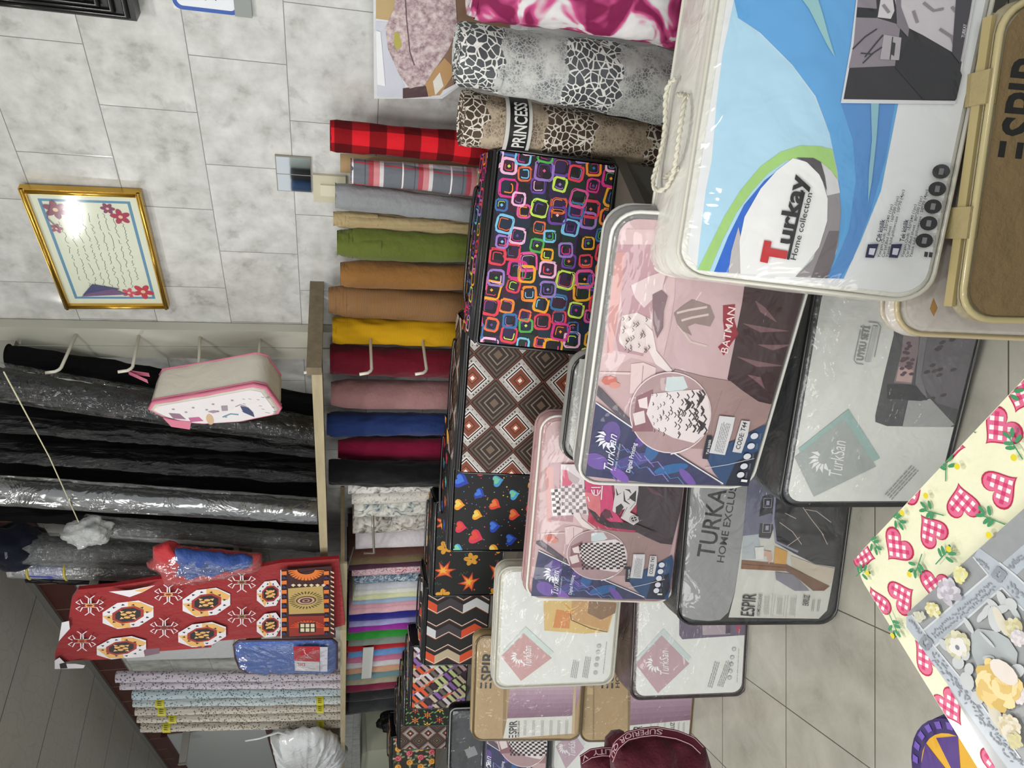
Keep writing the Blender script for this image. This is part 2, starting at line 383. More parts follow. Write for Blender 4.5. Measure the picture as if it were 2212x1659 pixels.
# ================================================================ WALL ITEMS
CRM = paint('#c9c7b6', .35); DARKG = paint('#2a2a2a', .3)
def wallcanvas(pts, off):                                   # rectangle on the wall from its picture corners
    q = [at(x, y, 0, XW-off) for x, y in pts]; return q
def scribble(c, a, b, hgt, m, wd, n=26, lay=None):
    pts = []; random_ = random.Random(int(a[0]*1000+a[1]*777))
    for i in range(n+1):
        t = i/n; pts.append((a[0]+(b[0]-a[0])*t+random_.uniform(-.3, .3)*hgt, a[1]+(b[1]-a[1])*t+random_.uniform(-.5, .6)*hgt))
    # break into words
    i = 0
    while i < n:
        k = random_.randint(3, 6); c.stroke(pts[i:i+k+1], wd, m, keep=True); i += k+ (1 if random_.random() < .5 else 0)
def picture_frame():
    z0, z1 = .596+H, .922+H; y0, y1 = 1.397, 1.876
    r = empty('picture_frame', (XW, (y0+y1)/2, z0), (0, R_(-2.2), 0)); W = y1-y0; Hh = z1-z0
    tag(r, 'gold framed calligraphy sheet with a blue border and red flowers hanging on the tiled wall', 'picture frame')
    gold = paint('#c9a24a', .22, metal=.9); mb = MB(); fw = .016; d = .03
    for a, b in (((-W/2, 0), (W/2, fw)), ((-W/2, Hh-fw), (W/2, Hh)), ((-W/2, fw), (-W/2+fw, Hh-fw)), ((W/2-fw, fw), (W/2, Hh-fw))):
        mb.box((-d, a[0], a[1]), (-.004, b[0], b[1]), gold)
        cy, cz = (a[0]+b[0])/2, (a[1]+b[1])/2
        if b[0]-a[0] > b[1]-a[1]: mb.tube([(-d, a[0], cz), (-d, b[0], cz)], fw*.36, gold)
        else: mb.tube([(-d, cy, a[1]), (-d, cy, b[1])], fw*.36, gold)
    mb.build('frame', r)
    c = Canvas(0, 0, W-2*fw, Hh-2*fw, lambda x, z, l: (-.018-l, W/2-fw-x, fw+z)); w_, h_ = W-2*fw, Hh-2*fw
    c.base(ink('#dfe3cf')); B = ink('#5f8fb0'); b = .022
    for p in ([(b, b), (w_-b, b), (w_-b, b+.009), (b, b+.009)], [(b, h_-b-.009), (w_-b, h_-b-.009), (w_-b, h_-b), (b, h_-b)], [(b, b), (b+.009, b), (b+.009, h_-b), (b, h_-b)], [(w_-b-.009, b), (w_-b, b), (w_-b, h_-b), (w_-b-.009, h_-b)]): c.poly(p, B, keep=True)
    c.l += 1; K = ink('#3b3f38')
    for k in range(9):
        z = .06+k*(h_-.12)/8; scribble(c, (w_-.07, z), (.075 + (.03 if k in (0, 8) else 0), z), .008, K, .0014, 46)
    def flower(x, z, r1, col, n=5):
        c.l += 1; M_ = ink(col); a0 = random.random()*6
        for i in range(n):
            a = a0+6.283*i/n; c.ell(x+math.cos(a)*r1*.6, z+math.sin(a)*r1*.6, r1*.55, r1*.33, M_, 10, a, keep=True)
        c.l += 1; c.ell(x, z, r1*.25, r1*.25, ink('#e9c9a0'), 8, keep=True)
    flower(.055, .055, .03, '#c23a4c'); flower(.05, .10, .02, '#d0566a'); flower(w_-.08, .06, .026, '#a83352'); flower(w_-.05, .09, .018, '#8a3f66', 6)
    flower(w_-.06, h_-.06, .03, '#8c5066', 6); flower(w_-.13, h_-.045, .016, '#a05a70'); flower(w_-.03, h_-.12, .012, '#7a4a66')
    c.l += 1; c.poly([(.04, h_-.05), (.09, h_-.09), (.07, h_-.17), (.045, h_-.12)], ink('#4d4f78')); c.poly([(.035, h_-.045), (.05, h_-.07), (.07, h_-.15), (.045, h_-.19)], ink('#7a5d84'))
    c.stroke([(w_-.04, h_-.05), (w_-.09, h_-.03), (w_-.13, h_-.05)], .003, ink('#6f4b5c'))
    c.build('artwork', r)
    mb = MB(); mb.add([(-.024, -W/2+fw, fw), (-.024, W/2-fw, fw), (-.024, W/2-fw, Hh-fw), (-.024, -W/2+fw, Hh-fw)][::-1], [(0, 1, 2, 3)], clear('pane', gl=.04, wr=.02, sc=3, opac=0, rough=.08), False); mb.build('glass', r)
picture_frame()
# rolls across the aisle, seen only in the little mirror
r = empty('aisle_stand', (-1.55, 3.62, 0)); tag(r, 'stand of cloth rolls across the aisle, seen only in the small wall mirror', 'stand'); mb = MB(); mb.box((-.12, -.35, H+.05), (.12, .35, H+.07)); mb.build('shelf', r, paint('#b5b2a8', .5)); mb = MB(); mb.tube([(0, 0, 0), (0, 0, H+.05)], .02); mb.build('pole', r, paint('#8a8a86', .4))
for k, (dy, col, lab) in enumerate(((-.12, '#9aa4a0', 'pale cloth roll across the aisle, reflected in the wall mirror'), (.0, '#26282c', 'dark cloth roll across the aisle, reflected in the wall mirror'), (.12, '#2c4a74', 'denim blue cloth roll across the aisle, reflected in the wall mirror'))):
    mb = MB(); mb.tube([(0, 0, 0), (0, 0, .35), (0, 0, .36)], [.058, .058, .05], None, 24); tag(mb.build('fabric_roll', m=paint(col, .8, .3), loc=(-1.55, 3.62+dy, H+.07)), lab, 'fabric roll')
# small mirror plate
y0, y1, z0, z1 = 1.246, 1.372, H+.092, H+.198
mb = MB(); mb.box((XW-.006, y0, z0), (XW-.001, y1, z1), paint('#8b8578', .4))
g = G('mirror', .03, .5, 1); g.color('#d8dcdd'); mb.box((XW-.008, y0+.003, z0+.003), (XW-.006, y1-.003, z1-.003), g.m)
mb.box((XW-.0085, (y0+y1)/2-.001, z0), (XW-.008, (y0+y1)/2+.001, z1), paint('#8b8578', .4))
tag(mb.build('wall_mirror'), 'small square mirror tile stuck on the tiled wall near the light switch', 'mirror')
# light switch
p = at(712, 405, 0, XW)
r = empty('light_switch', p); tag(r, 'cream light switch on the tiled wall above the plaid rolls', 'light switch')
mb = MB(); mb.box((-.012, -.05, -.05), (0, .05, .05)); mb.build('plate', r, paint('#c3bea6', .35))
mb = MB(); mb.box((-.02, -.02, -.028), (-.012, .02, .028)); mb.build('rocker', r, paint('#d2cdb6', .3))
# black wall-hung box frame, top right
a = at(140, 5, 0, XW)
r = empty('wall_fixture', (XW, .55, H+.705)); tag(r, 'black ribbed plastic wall fixture at the top of the tiled wall', 'wall fixture')
mb = MB(); pts = at(304, 28, 0, XW-.0)
zb = pts.z-H-.705; ye = pts.y-.55
mb.box((-.05, -.6, zb), (0, ye, zb+.6)); mb.build('housing', r, DARKG)
mb = MB()
for k in range(4): mb.tube([(-.052-.004*k, -.6, zb+.02+.03*k), (-.052-.004*k, ye-.01-.012*k, zb+.02+.03*k), (-.052-.004*k, ye-.01-.012*k, zb+.6)], .008, None, 6)
mb.build('moulding', r, paint('#151515', .2))
# blue and white sticker
q0 = at(520, 34, 0, XW); q1 = at(375, 14, 0, XW)
W = .3; Hh = q1.z-q0.z
r = empty('wall_sign', (XW, q0.y, q0.z)); tag(r, 'white sign with a blue border at the top edge of the tiled wall', 'sign')
c = Canvas(0, 0, W, Hh, lambda x, z, l: (-.002-l, -x, z)); 
c.poly(rrect(0, 0, W, Hh, .02), ink('#3458a8')); c.poly(rrect(.01, .01, W-.01, Hh-.01, .014), ink('#dfe3e8')); c.poly(rrect(.035, Hh*.42, W-.03, Hh-.05, .012), ink('#2f5cb4'))
c.l += 1; scribble(c, (.03, .05), (.2, .05), .012, ink('#2a2e50'), .003, 20); scribble(c, (.03, .08), (.2, .08), .01, ink('#2a2e50'), .003, 16)
c.build('sign_face', r)
mb = MB(); mb.box((-.002, -W, 0), (0, 0, Hh)); mb.build('backing', r, paint('#d8d8d8'))
mb = MB(); q = at(533, 8, 0, XW); mb.box((XW-.012, q.y-.05, q.z-.012), (XW, q.y+.03, q.z+.03)); tag(mb.build('wall_hook', m=paint('#8f9390', .3)), 'small grey plastic hook beside the white and blue sign', 'hook')

# ================================================================ UPPER RACK
STEEL = paint('#b9b8ab', .35); WOOD_ = None
def wood(name='raw_wood', c1='#8d7a5e', c2='#b7a583'):
    g = G(name, .7, .25); v = g.co(scale=(1, .12, 1)); n = g.noise(v, 40, 4, .6, .4); g.color(g.mix(n, c1, c2)); g.bump(n, .2, .003); return g.m
WOOD_ = wood()
SZ = H+.095                                             # upper shelf board
r = empty('rack_post', (XW, 2.02, H-.6)); tag(r, 'white steel upright with a row of peg hooks beside the black fabric rolls', 'rack post')
mb = MB(); mb.box((-.045, -.055, 0), (-.005, .03, ZC-H+.6)); mb.box((-.05, .032, 0), (-.0, .09, ZC-H+.6)); mb.build('post', r, STEEL)
for (bx, by), (ex, ey), (tx, ty) in (((165, 722), (130, 800), (68, 815)), ((300, 725), (285, 798), (232, 816)), ((432, 728), (428, 800), (380, 814)), ((562, 733), (557, 790), (520, 800)), ((682, 738), (682, 800), (640, 812)), ((800, 742), (803, 803), (766, 812)), ((912, 745), (922, 803), (903, 806))):
    low = bx > 750; b = at(bx, by, 0, 1.80 if low else XW-.045); e = at(ex, ey, 1, b.y)
    if low: b.x = XW-.045; e.x = max(e.x, 1.64)
    else: e.x = max(e.x, XW-.045-.2)
    t = Vector((e.x-.012, e.y, e.z+.042)); mb = MB(); o = r.location
    mb.tube([b-o, e-o+Vector((.012, 0, 0)), e-o+Vector((.003, 0, .004)), Vector((e.x-.006, e.y, e.z+.014))-o, t-o], .0055, None, 8); mb.build('peg_hook', r, paint('#d9d6c8', .35))
# shelf board with near bracket plank
r = empty('rack_shelf', (XW, 2.45, SZ-.02)); tag(r, 'raw timber shelf board carrying the black fabric rolls', 'shelf')
mb = MB(); mb.box((-.385, -.63, 0), (-.01, .72, .018)); mb.build('board', r, WOOD_)
mb = MB(); mb.box((-.4, -.66, -.012), (-.385, .72, .022)); mb.build('front_batten', r, wood('batten_wood', '#8f8468', '#bdb091'))
mb = MB(); mb.box((-.42, -.70, -.012), (.0, -.665, .036)); mb.build('end_bracket', r, wood('old_wood', '#5f5444', '#8d8068'))
mb = MB()
mb.tube([(-.40, .70, -.02), (-.42, .72, -.1), (-.3, .74, -.13)], .006); mb.build('tie', r, paint('#8a8a84', .3, metal=.6))
SZ2 = at(736, 1500, 0, 1.65).z
r = empty('lower_rack_shelf', (XW, 4.6, SZ2-.02)); tag(r, 'timber shelf board carrying the speckled floral rolls further along the wall', 'shelf')
mb = MB(); mb.box((-.42, -1.5, 0), (-.01, 2.3, .018)); mb.build('board', r, WOOD_)
mb = MB(); mb.box((-.43, -1.5, -.012), (-.42, 2.3, .022)); mb.build('front_batten', r, wood('batten_wood2', '#8f8468', '#bdb091'))
# flat arms sticking out from the wall
def arm(px0, px1, lab, th=.02):
    a = at(*px0, 0, XW); b = at(*px1, 1, a.y); L = max(.2, min(.45, XW-b.x)); o = empty('steel_bracket', (XW, a.y, a.z))
    tag(o, lab, 'bracket'); mb = MB(); mb.box((-L, -th*.6, -th), (0, th*.6, th)); mb.build('bar', o, paint('#a9a8a0', .35)); mb = MB(); mb.box((-L-.004, -th*.8, -th*1.2), (-L, th*.8, th*1.2)); mb.build('end_cap', o, paint('#8d8c86', .4)); return o
arm((28, 722), (5, 805), 'white steel arm sticking out of the rack post above the first black roll', .025)
arm((228, 1160), (176, 1285), 'grey steel arm with crumpled clear plastic above the red carpet fabric')
arm((404, 1575), (398, 1650), 'pale steel arm beyond the floral rolls at the left end of the wall', .028)
# string from the arm down to the crumpled plastic
a = at(8, 803, 0, 1.66); b = at(170, 1128, 0, 1.66)
mb = MB(); mb.tube([a, (a+b)/2+Vector((0, 0, -.01)), b], .0022); tag(mb.build('string', m=paint('#d9d4b0', .6)), 'thin pale string stretched across the black fabric rolls', 'string')
def blob(center, rad, m, name, parent=None, amp=.35, sc=6, seed=0, sub=4, disc=(1, 1, 1)):
    bm = bmesh.new(); bmesh.ops.create_icosphere(bm, subdivisions=sub, radius=1); mb = MB(); vs = []
    for v_ in bm.verts:
        p = v_.co; d = 1+amp*noise.noise(p*sc*.3+Vector((seed, 0, 0)))+amp*.35*noise.noise(p*sc+Vector((seed, 3, 0))); vs.append((center[0]+p.x*rad[0]*d, center[1]+p.y*rad[1]*d, center[2]+p.z*rad[2]*d))
    mb.add(vs, [tuple(v_.index for v_ in f.verts) for f in bm.faces], m); bm.free(); return mb.build(name, parent)
CRINK = clear('crinkled_plastic', gl=.08, wr=1.0, sc=34, opac=.10, rough=.07, fk=.35)
p = at(190, 1150, 0, 1.66); tag(blob(p, (.05, .07, .09), clear('cloudy_plastic', gl=.15, wr=1.0, sc=40, opac=.4, rough=.12), 'plastic_bag', amp=.45, sc=7, seed=4), 'crumpled clear plastic bag tied around the grey rack arm', 'plastic bag')

# ================================================================ ROLLS
def roll(name, top, bot, X, zb, m, label, cat, group=None, steps=3, squash=.8, wr=.006, seed=0, rmax=.085, parts=None, cover=None, stepd=.018, twist=0, ends=None):
    """standing roll: top/bot = (ix, iy_near, iy_far) picture extents at upper end and where it disappears"""
    def ce(t):
        a = at(t[0], t[1], 0, X); b = at(t[0], t[2], 0, X); c = (a+b)/2; return c, abs(b.y-a.y)
    tc, tw = ce(top); bc, bw = ce(bot); k = X/math.hypot(X, tc.y); rt = min(rmax, tw*k/2); rb = min(rmax, bw*k/2)
    ax = (tc-bc); base = bc-ax*((bc.z-zb)/ax.z); base.x = X; Ht = tc.z-zb
    root = empty(name, base); tag(root, label, cat, group)
    sl = Vector((0, (tc.y-base.y)/Ht, 0)); rbase = rb+(rb-rt)*0
    def body(r0, r1, z0, z1, seed, wrk):
        mb = MB(); nseg = 40; nzs = max(8, int((z1-z0)/.018)); vs = []; uv = []
        for j in range(nzs+1):
            z = z0+(z1-z0)*j/nzs; t = z/Ht; rr = rbase+(rt-rbase)*t; rr *= r0/1.0
            cap = max(0, min(1, (z1-z)/.006))**.5*.06+.94
            for i in range(nseg+1):
                a = 2*math.pi*i/nseg; ca, sa = math.cos(a), math.sin(a)
                dg = noise.noise(Vector((seed, z*9-sa*2.2, ca*1.1))); nn = -abs(dg)*wrk*1.6+noise.noise(Vector((ca*1.3+seed, sa*1.3, z*5+a*.3)))*wrk*1.3+noise.noise(Vector((ca*2.5+seed*3, sa*2.5+z*9, z*16)))*wrk*.7
                q = (rr+nn)*cap; vs.append((ca*q*squash, sa*q+sl.y*z, z)); uv.append((a*rr, z))
        fs = []; st = nseg+1
        for j in range(nzs):
            for i in range(nseg): fs.append((j*st+i, j*st+i+1, (j+1)*st+i+1, (j+1)*st+i))
        mb.add(vs, fs, m, True, uv)
        # closed top with spiral layers sunk in
        topv = []; zt = z1
        ringn = 7; o = []
        for k in range(ringn):
            f = 1-k/ringn; zz = zt-(.0 if k % 2 == 0 else .008)
            for i in range(nseg): a = 2*math.pi*i/nseg; q = rbase+(rt-rbase)*(zz/Ht); q *= r0*.94*f; o.append((math.cos(a)*q*squash, math.sin(a)*q+sl.y*zz, zz))
        o.append((0, sl.y*zt, zt-.01)); fs = []
        for k in range(ringn-1):
            for i in range(nseg): fs.append((k*nseg+i, k*nseg+(i+1) % nseg, (k+1)*nseg+(i+1) % nseg, (k+1)*nseg+i))
        for i in range(nseg): fs.append(((ringn-1)*nseg+i, (ringn-1)*nseg+(i+1) % nseg, len(o)-1))
        uvs = [(p[1]*1., p[0]+zt) for p in o]; mb.add(o, fs, m, False, uvs); return mb
    body(1, 1, 0, Ht-stepd*(steps-1), seed, wr).build('outer_layer' if steps > 1 else 'roll_body', root)
    for k in range(1, steps): body(1-.045*min(k, 6), 1, Ht-.09-stepd*(steps-k), Ht-stepd*(steps-1-k), seed+k*7, wr*.8).build('inner_layer', root)
    if cover:
        mb = MB(); nseg = 36; n_ = 30; vs = []
        for j in range(n_+1):
            z = .01+(Ht*1.0)*j/n_
            for i in range(nseg): a = 2*math.pi*i/nseg; q = rbase+(rt-rbase)*z/Ht+.013+.004*noise.noise(Vector((math.cos(a)*3, math.sin(a)*3, z*14+seed))); vs.append((math.cos(a)*q*squash, math.sin(a)*q+sl.y*z, z))
        mb.add(vs, [(j*nseg+i, j*nseg+(i+1) % nseg, (j+1)*nseg+(i+1) % nseg, (j+1)*nseg+i) for j in range(n_) for i in range(nseg)], cover); mb.build('clear_wrap', root)
    root['rb'] = rbase; root['rt'] = rt; root['sly'] = sl.y; root['ht'] = Ht; return root
def clean(r):
    for k in ('rb', 'rt', 'sly', 'ht'):
        if k in r: del r[k]
def plaid(name, base, bands_u, bands_v, rough=.85):
    """bands: (period, [(start, end, color, alpha)...]) along u and v in metres"""
    g = G(name, rough, .15); tc = g.n('TexCoord'); s = g.sep(tc.outputs['UV']); c = base
    for ax, (per, bl) in ((0, bands_u), (1, bands_v)):
        f = g.math('FRACT', g.math('ADD', g.math('DIVIDE', s[ax], per), 10))
        for a, b, col, al in bl:
            k = g.math('MULTIPLY', g.math('MULTIPLY', g.math('GREATER_THAN', f, a), g.math('LESS_THAN', f, b)), al); c = g.mix(k, c, col)
    g.color(c); v = g.co(); g.bump(g.noise(v, 18, 4, .6), .25, .02); return g.m
m_red = plaid('buffalo_plaid', '#d3202b', (.096, [(0, .5, '#14080a', .62)]), (.096, [(0, .5, '#0c0506', .66)]))
m_grey = plaid('grey_plaid', '#6d7178', (.19, [(0, .42, '#b3b6c0', .8), (.36, .5, '#c4283a', .85), (.1, .13, '#e8e2e2', .8), (.9, .93, '#c4283a', .7)]), (.145, [(.0, .2, '#ece6e6', .7), (.08, .3, '#c4283a', .62), (.6, .63, '#f1ecec', .9), (.36, .38, '#3e4248', .6)]))
def cord(c, c2, freq=210):
    g = G('corduroy', .85, .15); tc = g.n('TexCoord'); s = g.sep(tc.outputs['UV']); wv = g.math('SINE', g.math('MULTIPLY', s[1], freq*6.28)); f = g.math('ADD', g.math('MULTIPLY', wv, .5), .5)
    g.color(g.mix(f, c2, c)); g.bump(g.math('ADD', f, g.noise(g.co(), 12, 3)), .3, .004); return g.m
WRX = 1.865
RL = [  # name, top(ix, y_near, y_far), bottom, material, label, steps
 ((713, 256, 330), (1003, 278, 356), m_red, 'roll of red and black buffalo check cloth, nearest of the standing rolls', 1, .004),
 ((757, 337, 398), (1000, 356, 424), m_grey, 'roll of grey plaid cloth with red and white lines', 1, .004),
 ((724, 390, 452), (985, 424, 479), cloth('#8f9194'), 'roll of plain grey cloth beside the grey plaid roll', 1, .004),
 ((720, 450, 494), (984, 476, 510), cloth('#b09c74'), 'thin roll of tan cloth between the grey and olive rolls', 5, .004),
 ((728, 487, 561), (982, 503, 566), cloth('#5f6a2b'), 'roll of olive green cloth', 5, .005),
 ((735, 558, 624), (978, 566, 630), cloth('#8f6434'), 'roll of camel brown cloth', 4, .003),
 ((710, 606, 688), (955, 628, 694), cord('#97724e', '#7a5839'), 'roll of light brown ribbed corduroy', 6, .003),
 ((718, 680, 745), (952, 692, 748), cord('#cfa01a', '#b98a12', 330), 'roll of bright yellow cloth', 2, .005),
 ((713, 738, 812), (946, 750, 818), cloth('#6a0d22'), 'roll of dark wine red cloth behind the hanging hooks', 2, .006),
 ((715, 812, 886), (935, 815, 890), cloth('#a07675'), 'roll of dusty pink cloth', 5, .003),
 ((706, 886, 946), (918, 889, 943), cloth('#24386e'), 'roll of navy blue cloth', 2, .006),
 ((730, 941, 998), (915, 942, 998), cloth('#8f1740'), 'roll of crimson cloth with stepped layers', 5, .003),
 ((710, 985, 1052), (895, 993, 1054), cloth('#101012'), 'roll of matt black cloth standing behind the hearts bag', 2, .007),
]
for i, (tp, bt, m, lab, st, wr) in enumerate(RL):
    clean(roll('fabric_roll', tp, bt, {3: 1.9, 12: 1.74}.get(i, WRX), BZ, m, lab, 'fabric roll', steps=st, wr=wr, seed=i*3.1, squash=.85, rmax=.066, stepd=.012))
# cardboard end behind plaid
p = at(735, 352, 0, 1.95); mb = MB(); mb.tube([(p.x, p.y, BZ), (p.x, p.y, p.z)], .028, paint('#a98c66', .7), 20); tag(mb.build('cardboard_tube'), 'brown cardboard tube standing behind the grey plaid roll', 'tube')
# printed packets & thin folded cloths further along
def marble_print(name, a, b, c, sc=22, d=1.5):
    g = G(name, .4, .4); v = g.co(); n = g.noise(v, sc, 5, .6, d); g.color(g.ramp(n, [(.35, a), (.5, b), (.62, c)])); return g.m
PRN = [marble_print('grey_flower_print', '#5d5a58', '#c9c7c2', '#dcdad6'), marble_print('lace_print', '#8f8a85', '#d2cec6', '#bdb9b2', 60), marble_print('teal_flower_print', '#2f5560', '#c2c0b6', '#d8d6cf', 18), marble_print('damask_print', '#4f453f', '#b8b3aa', '#d3cfc9', 20)]
PK = [ # top ix, y near, y far, bottom ix, colour or material, label
 (752, 1056, 1076, 890, PRN[0], 'white packet with grey flower print, next to the black roll'),
 (760, 1078, 1098, 890, PRN[1], 'packet of pale lace print cloth'),
 (765, 1099, 1131, 888, PRN[2], 'packet of white and teal flower print cloth'),
 (762, 1134, 1165, 885, PRN[3], 'packet of beige damask print cloth behind a hook'),
 (768, 1168, 1199, 885, cloth('#cfc8cc'), 'packet of plain pale pink cloth'),
 (752, 1200, 1212, 872, cloth('#55352c'), 'thin brown folded cloth just past the pale pink packet'),
 (755, 1213, 1226, 868, cloth('#6f5f44'), 'thin bronze folded cloth just past the pale pink packet'),
 (750, 1227, 1236, 868, cloth('#4a2a3c'), 'thin plum folded cloth just past the pale pink packet'),
 (760, 1237, 1252, 866, marble_print('chevron_print', '#b3456a', '#e3cfd2', '#8e2f4a', 40), 'folded cloth with pink zigzag print'),
 (765, 1254, 1268, 864, marble_print('blue_print', '#1e3350', '#6d8598', '#c9ced2', 40), 'folded cloth with blue check print'),
 (768, 1270, 1281, 862, cloth('#c6c8cf'), 'folded pale grey cloth in the row past the printed packets'),
 (765, 1282, 1291, 860, cloth('#dedfd4'), 'folded white cloth in the row past the printed packets'),
 (762, 1292, 1302, 860, cloth('#d9dbb0'), 'folded cream cloth in the row past the printed packets'),
 (760, 1303, 1310, 860, cloth('#9db3cf'), 'folded light blue cloth in the row past the printed packets'),
 (757, 1311, 1321, 860, cloth('#d7a0ac'), 'folded rose cloth in the row past the printed packets'),
 (754, 1322, 1333, 860, cloth('#e0b3bd'), 'folded pink cloth in the row past the printed packets'),
 (752, 1335, 1350, 857, cloth('#2b2a86'), 'folded royal blue cloth in the row past the printed packets'),
 (754, 1351, 1359, 857, cloth('#a9a6d8'), 'folded lavender cloth in the row past the printed packets'),
 (752, 1360, 1374, 855, cloth('#9a2f9c'), 'folded purple cloth in the row past the printed packets'),
 (748, 1376, 1391, 855, cloth('#2f9438'), 'folded green cloth in the row past the printed packets'),
 (752, 1392, 1401, 853, cloth('#8a958c'), 'folded sage grey cloth in the row past the printed packets'),
 (748, 1402, 1414, 852, cloth('#b3202a'), 'folded bright red cloth in the row past the printed packets'),
 (752, 1415, 1427, 850, cloth('#6b9ad2'), 'folded sky blue cloth in the row past the printed packets'),
 (748, 1428, 1438, 850, cloth('#c97593'), 'folded dark pink cloth in the row past the printed packets'),
 (748, 1439, 1450, 848, cloth('#d6d3d8'), 'folded off white cloth in the row past the printed packets'),
 (748, 1451, 1463, 846, cloth('#d2a183'), 'folded peach cloth in the row past the printed packets'),
 (748, 1464, 1475, 844, cloth('#6d9094'), 'folded teal grey cloth in the row past the printed packets'),
 (748, 1476, 1486, 843, cloth('#a8a089'), 'folded khaki cloth in the row past the printed packets'),
 (748, 1487, 1505, 842, cloth('#7e2340'), 'folded burgundy cloth in the row past the printed packets'),
 (745, 1507, 1526, 840, cloth('#141416', .4), 'folded black cloth in shiny plastic'),
 (742, 1528, 1558, 838, cloth('#1c1d20', .3), 'last black cloth packet at the far end of the folded cloths'),
]
for i, (tx, y0, y1, bx, m, lab) in enumerate(PK):
    X = 1.70; a = at(tx, y0, 0, X); b = at(tx, y1, 0, X); th = abs(b.y-a.y)*.97; yc = (a.y+b.y)/2; Ht = (a.z+b.z)/2-BZ
    r_ = MB(); dp = .24; n1 = 10; n2 = 14
    # folded block: rounded near edge, slight waviness
    vs = []; rad = th/2
    prof = [(dp, -rad), (rad, -rad)] + [(rad-rad*math.sin(math.pi*k/8)*1.0, -rad*math.cos(math.pi*k/8)) for k in range(1, 8)] + [(rad, rad), (dp, rad)]
    for j in range(n2+1):
        z = Ht*j/n2
        for (x, y) in prof: d = noise.noise(Vector((x*9+i*5, y*20, z*7)))*.006; tp = 1 if j < n2 else .9; vs.append((x+d, y*tp+noise.noise(Vector((i*4, 1, z*5)))*.004, z))
    k = len(prof); fs = [(j*k+q, j*k+(q+1) % k, (j+1)*k+(q+1) % k, (j+1)*k+q)[::-1] for j in range(n2) for q in range(k)]; fs += [tuple(n2*k+q for q in range(k))[::-1]]
    r_.add(vs, fs, m); o = r_.build('folded_cloth' if i > 4 else 'cloth_packet', loc=(X, yc, BZ)); tag(o, lab, 'folded cloth' if i > 4 else 'cloth packet')
p0 = at(806, 1135, 0, 1.66); p1 = at(808, 1194, 0, 1.66)
mb = MB(); mb.tube([(XW, p0.y-.15, p0.z), (1.68, p0.y, p0.z), (1.66, p0.y+.02, p0.z), (1.66, p1.y, p1.z), (1.66, p1.y, p1.z+.05)], .006); tag(mb.build('wall_hook', m=paint('#8a877c', .3, metal=.5)), 'thin bent metal hook in front of the damask print packet', 'hook')
p = at(788, 1400, 0, 1.688); q = at(792, 1465, 0, 1.688)
mb = MB(); mb.box((1.686, p.y, q.z-.03), (1.692, q.y, p.z+.01)); tag(mb.build('paper_band', m=paint('#d8dad4', .6)), 'white paper band wrapped across the red and blue folded cloths', 'paper band')
# black rolls on the upper shelf
BK = G('black_chador', .85, .12); v = BK.co(scale=(1, 1, .12)); BK.color('#0b0b0d'); BK.bump(BK.noise(v, 22, 3, .5, .5), .6, .04); BK = BK.m
BK2 = G('black_satin', .42, .25); v = BK2.co(scale=(1, 1, .25)); BK2.color('#0a0a0c'); BK2.bump(BK2.noise(v, 24, 4, .55, 1.0), .6, .03); BK2 = BK2.m
GL = clear('gloss_wrap', gl=.04, wr=.9, sc=20, opac=.0, rough=.08, fk=.3); GL2 = clear('silver_wrap', gl=.22, wr=.6, sc=9, opac=.08, rough=.16, fk=.4)
BR = [((20, 740, 800), (668, 850, 905), 1.88, BK, None, 'nearest black cloth roll leaning under the rack arm'),
 ((0, 790, 860), (665, 905, 952), 1.74, BK2, GL, 'shiny plastic wrapped black roll behind the pink lunch bag'),
 ((0, 850, 905), (672, 930, 965), 1.88, BK, None, 'dull black roll next to the shiny wrapped one'),
 ((0, 895, 935), (675, 950, 985), 1.74, BK2, None, 'satin black roll with deep folds'),
 ((0, 925, 965), (676, 980, 1015), 1.88, BK, None, 'black roll in the middle of the upper shelf'),
 ((0, 955, 1000), (678, 1010, 1045), 1.74, BK2, None, 'black roll with a loose flap on its front'),
 ((0, 995, 1040), (682, 1040, 1085), 1.88, BK, None, 'wide flat black roll before the silver wrapped one'),
 ((0, 1032, 1085), (688, 1082, 1125), 1.72, BK2, GL2, 'black roll inside silver reflecting plastic sleeve'),
 ((0, 1078, 1125), (690, 1120, 1160), 1.88, BK, None, 'plain black roll after the silver sleeve'),
 ((190, 1118, 1150), (692, 1158, 1192), 1.72, BK2, CRINK, 'short black roll in crinkled clear plastic by the end of the shelf')]
for i, (tp, bt, X, m, cv, lab) in enumerate(BR):
    clean(roll('black_fabric_roll', tp, bt, X, SZ, m, lab, 'fabric roll', steps=1, wr=.008, seed=20+i*2.3, squash=1, rmax=.062, cover=cv))
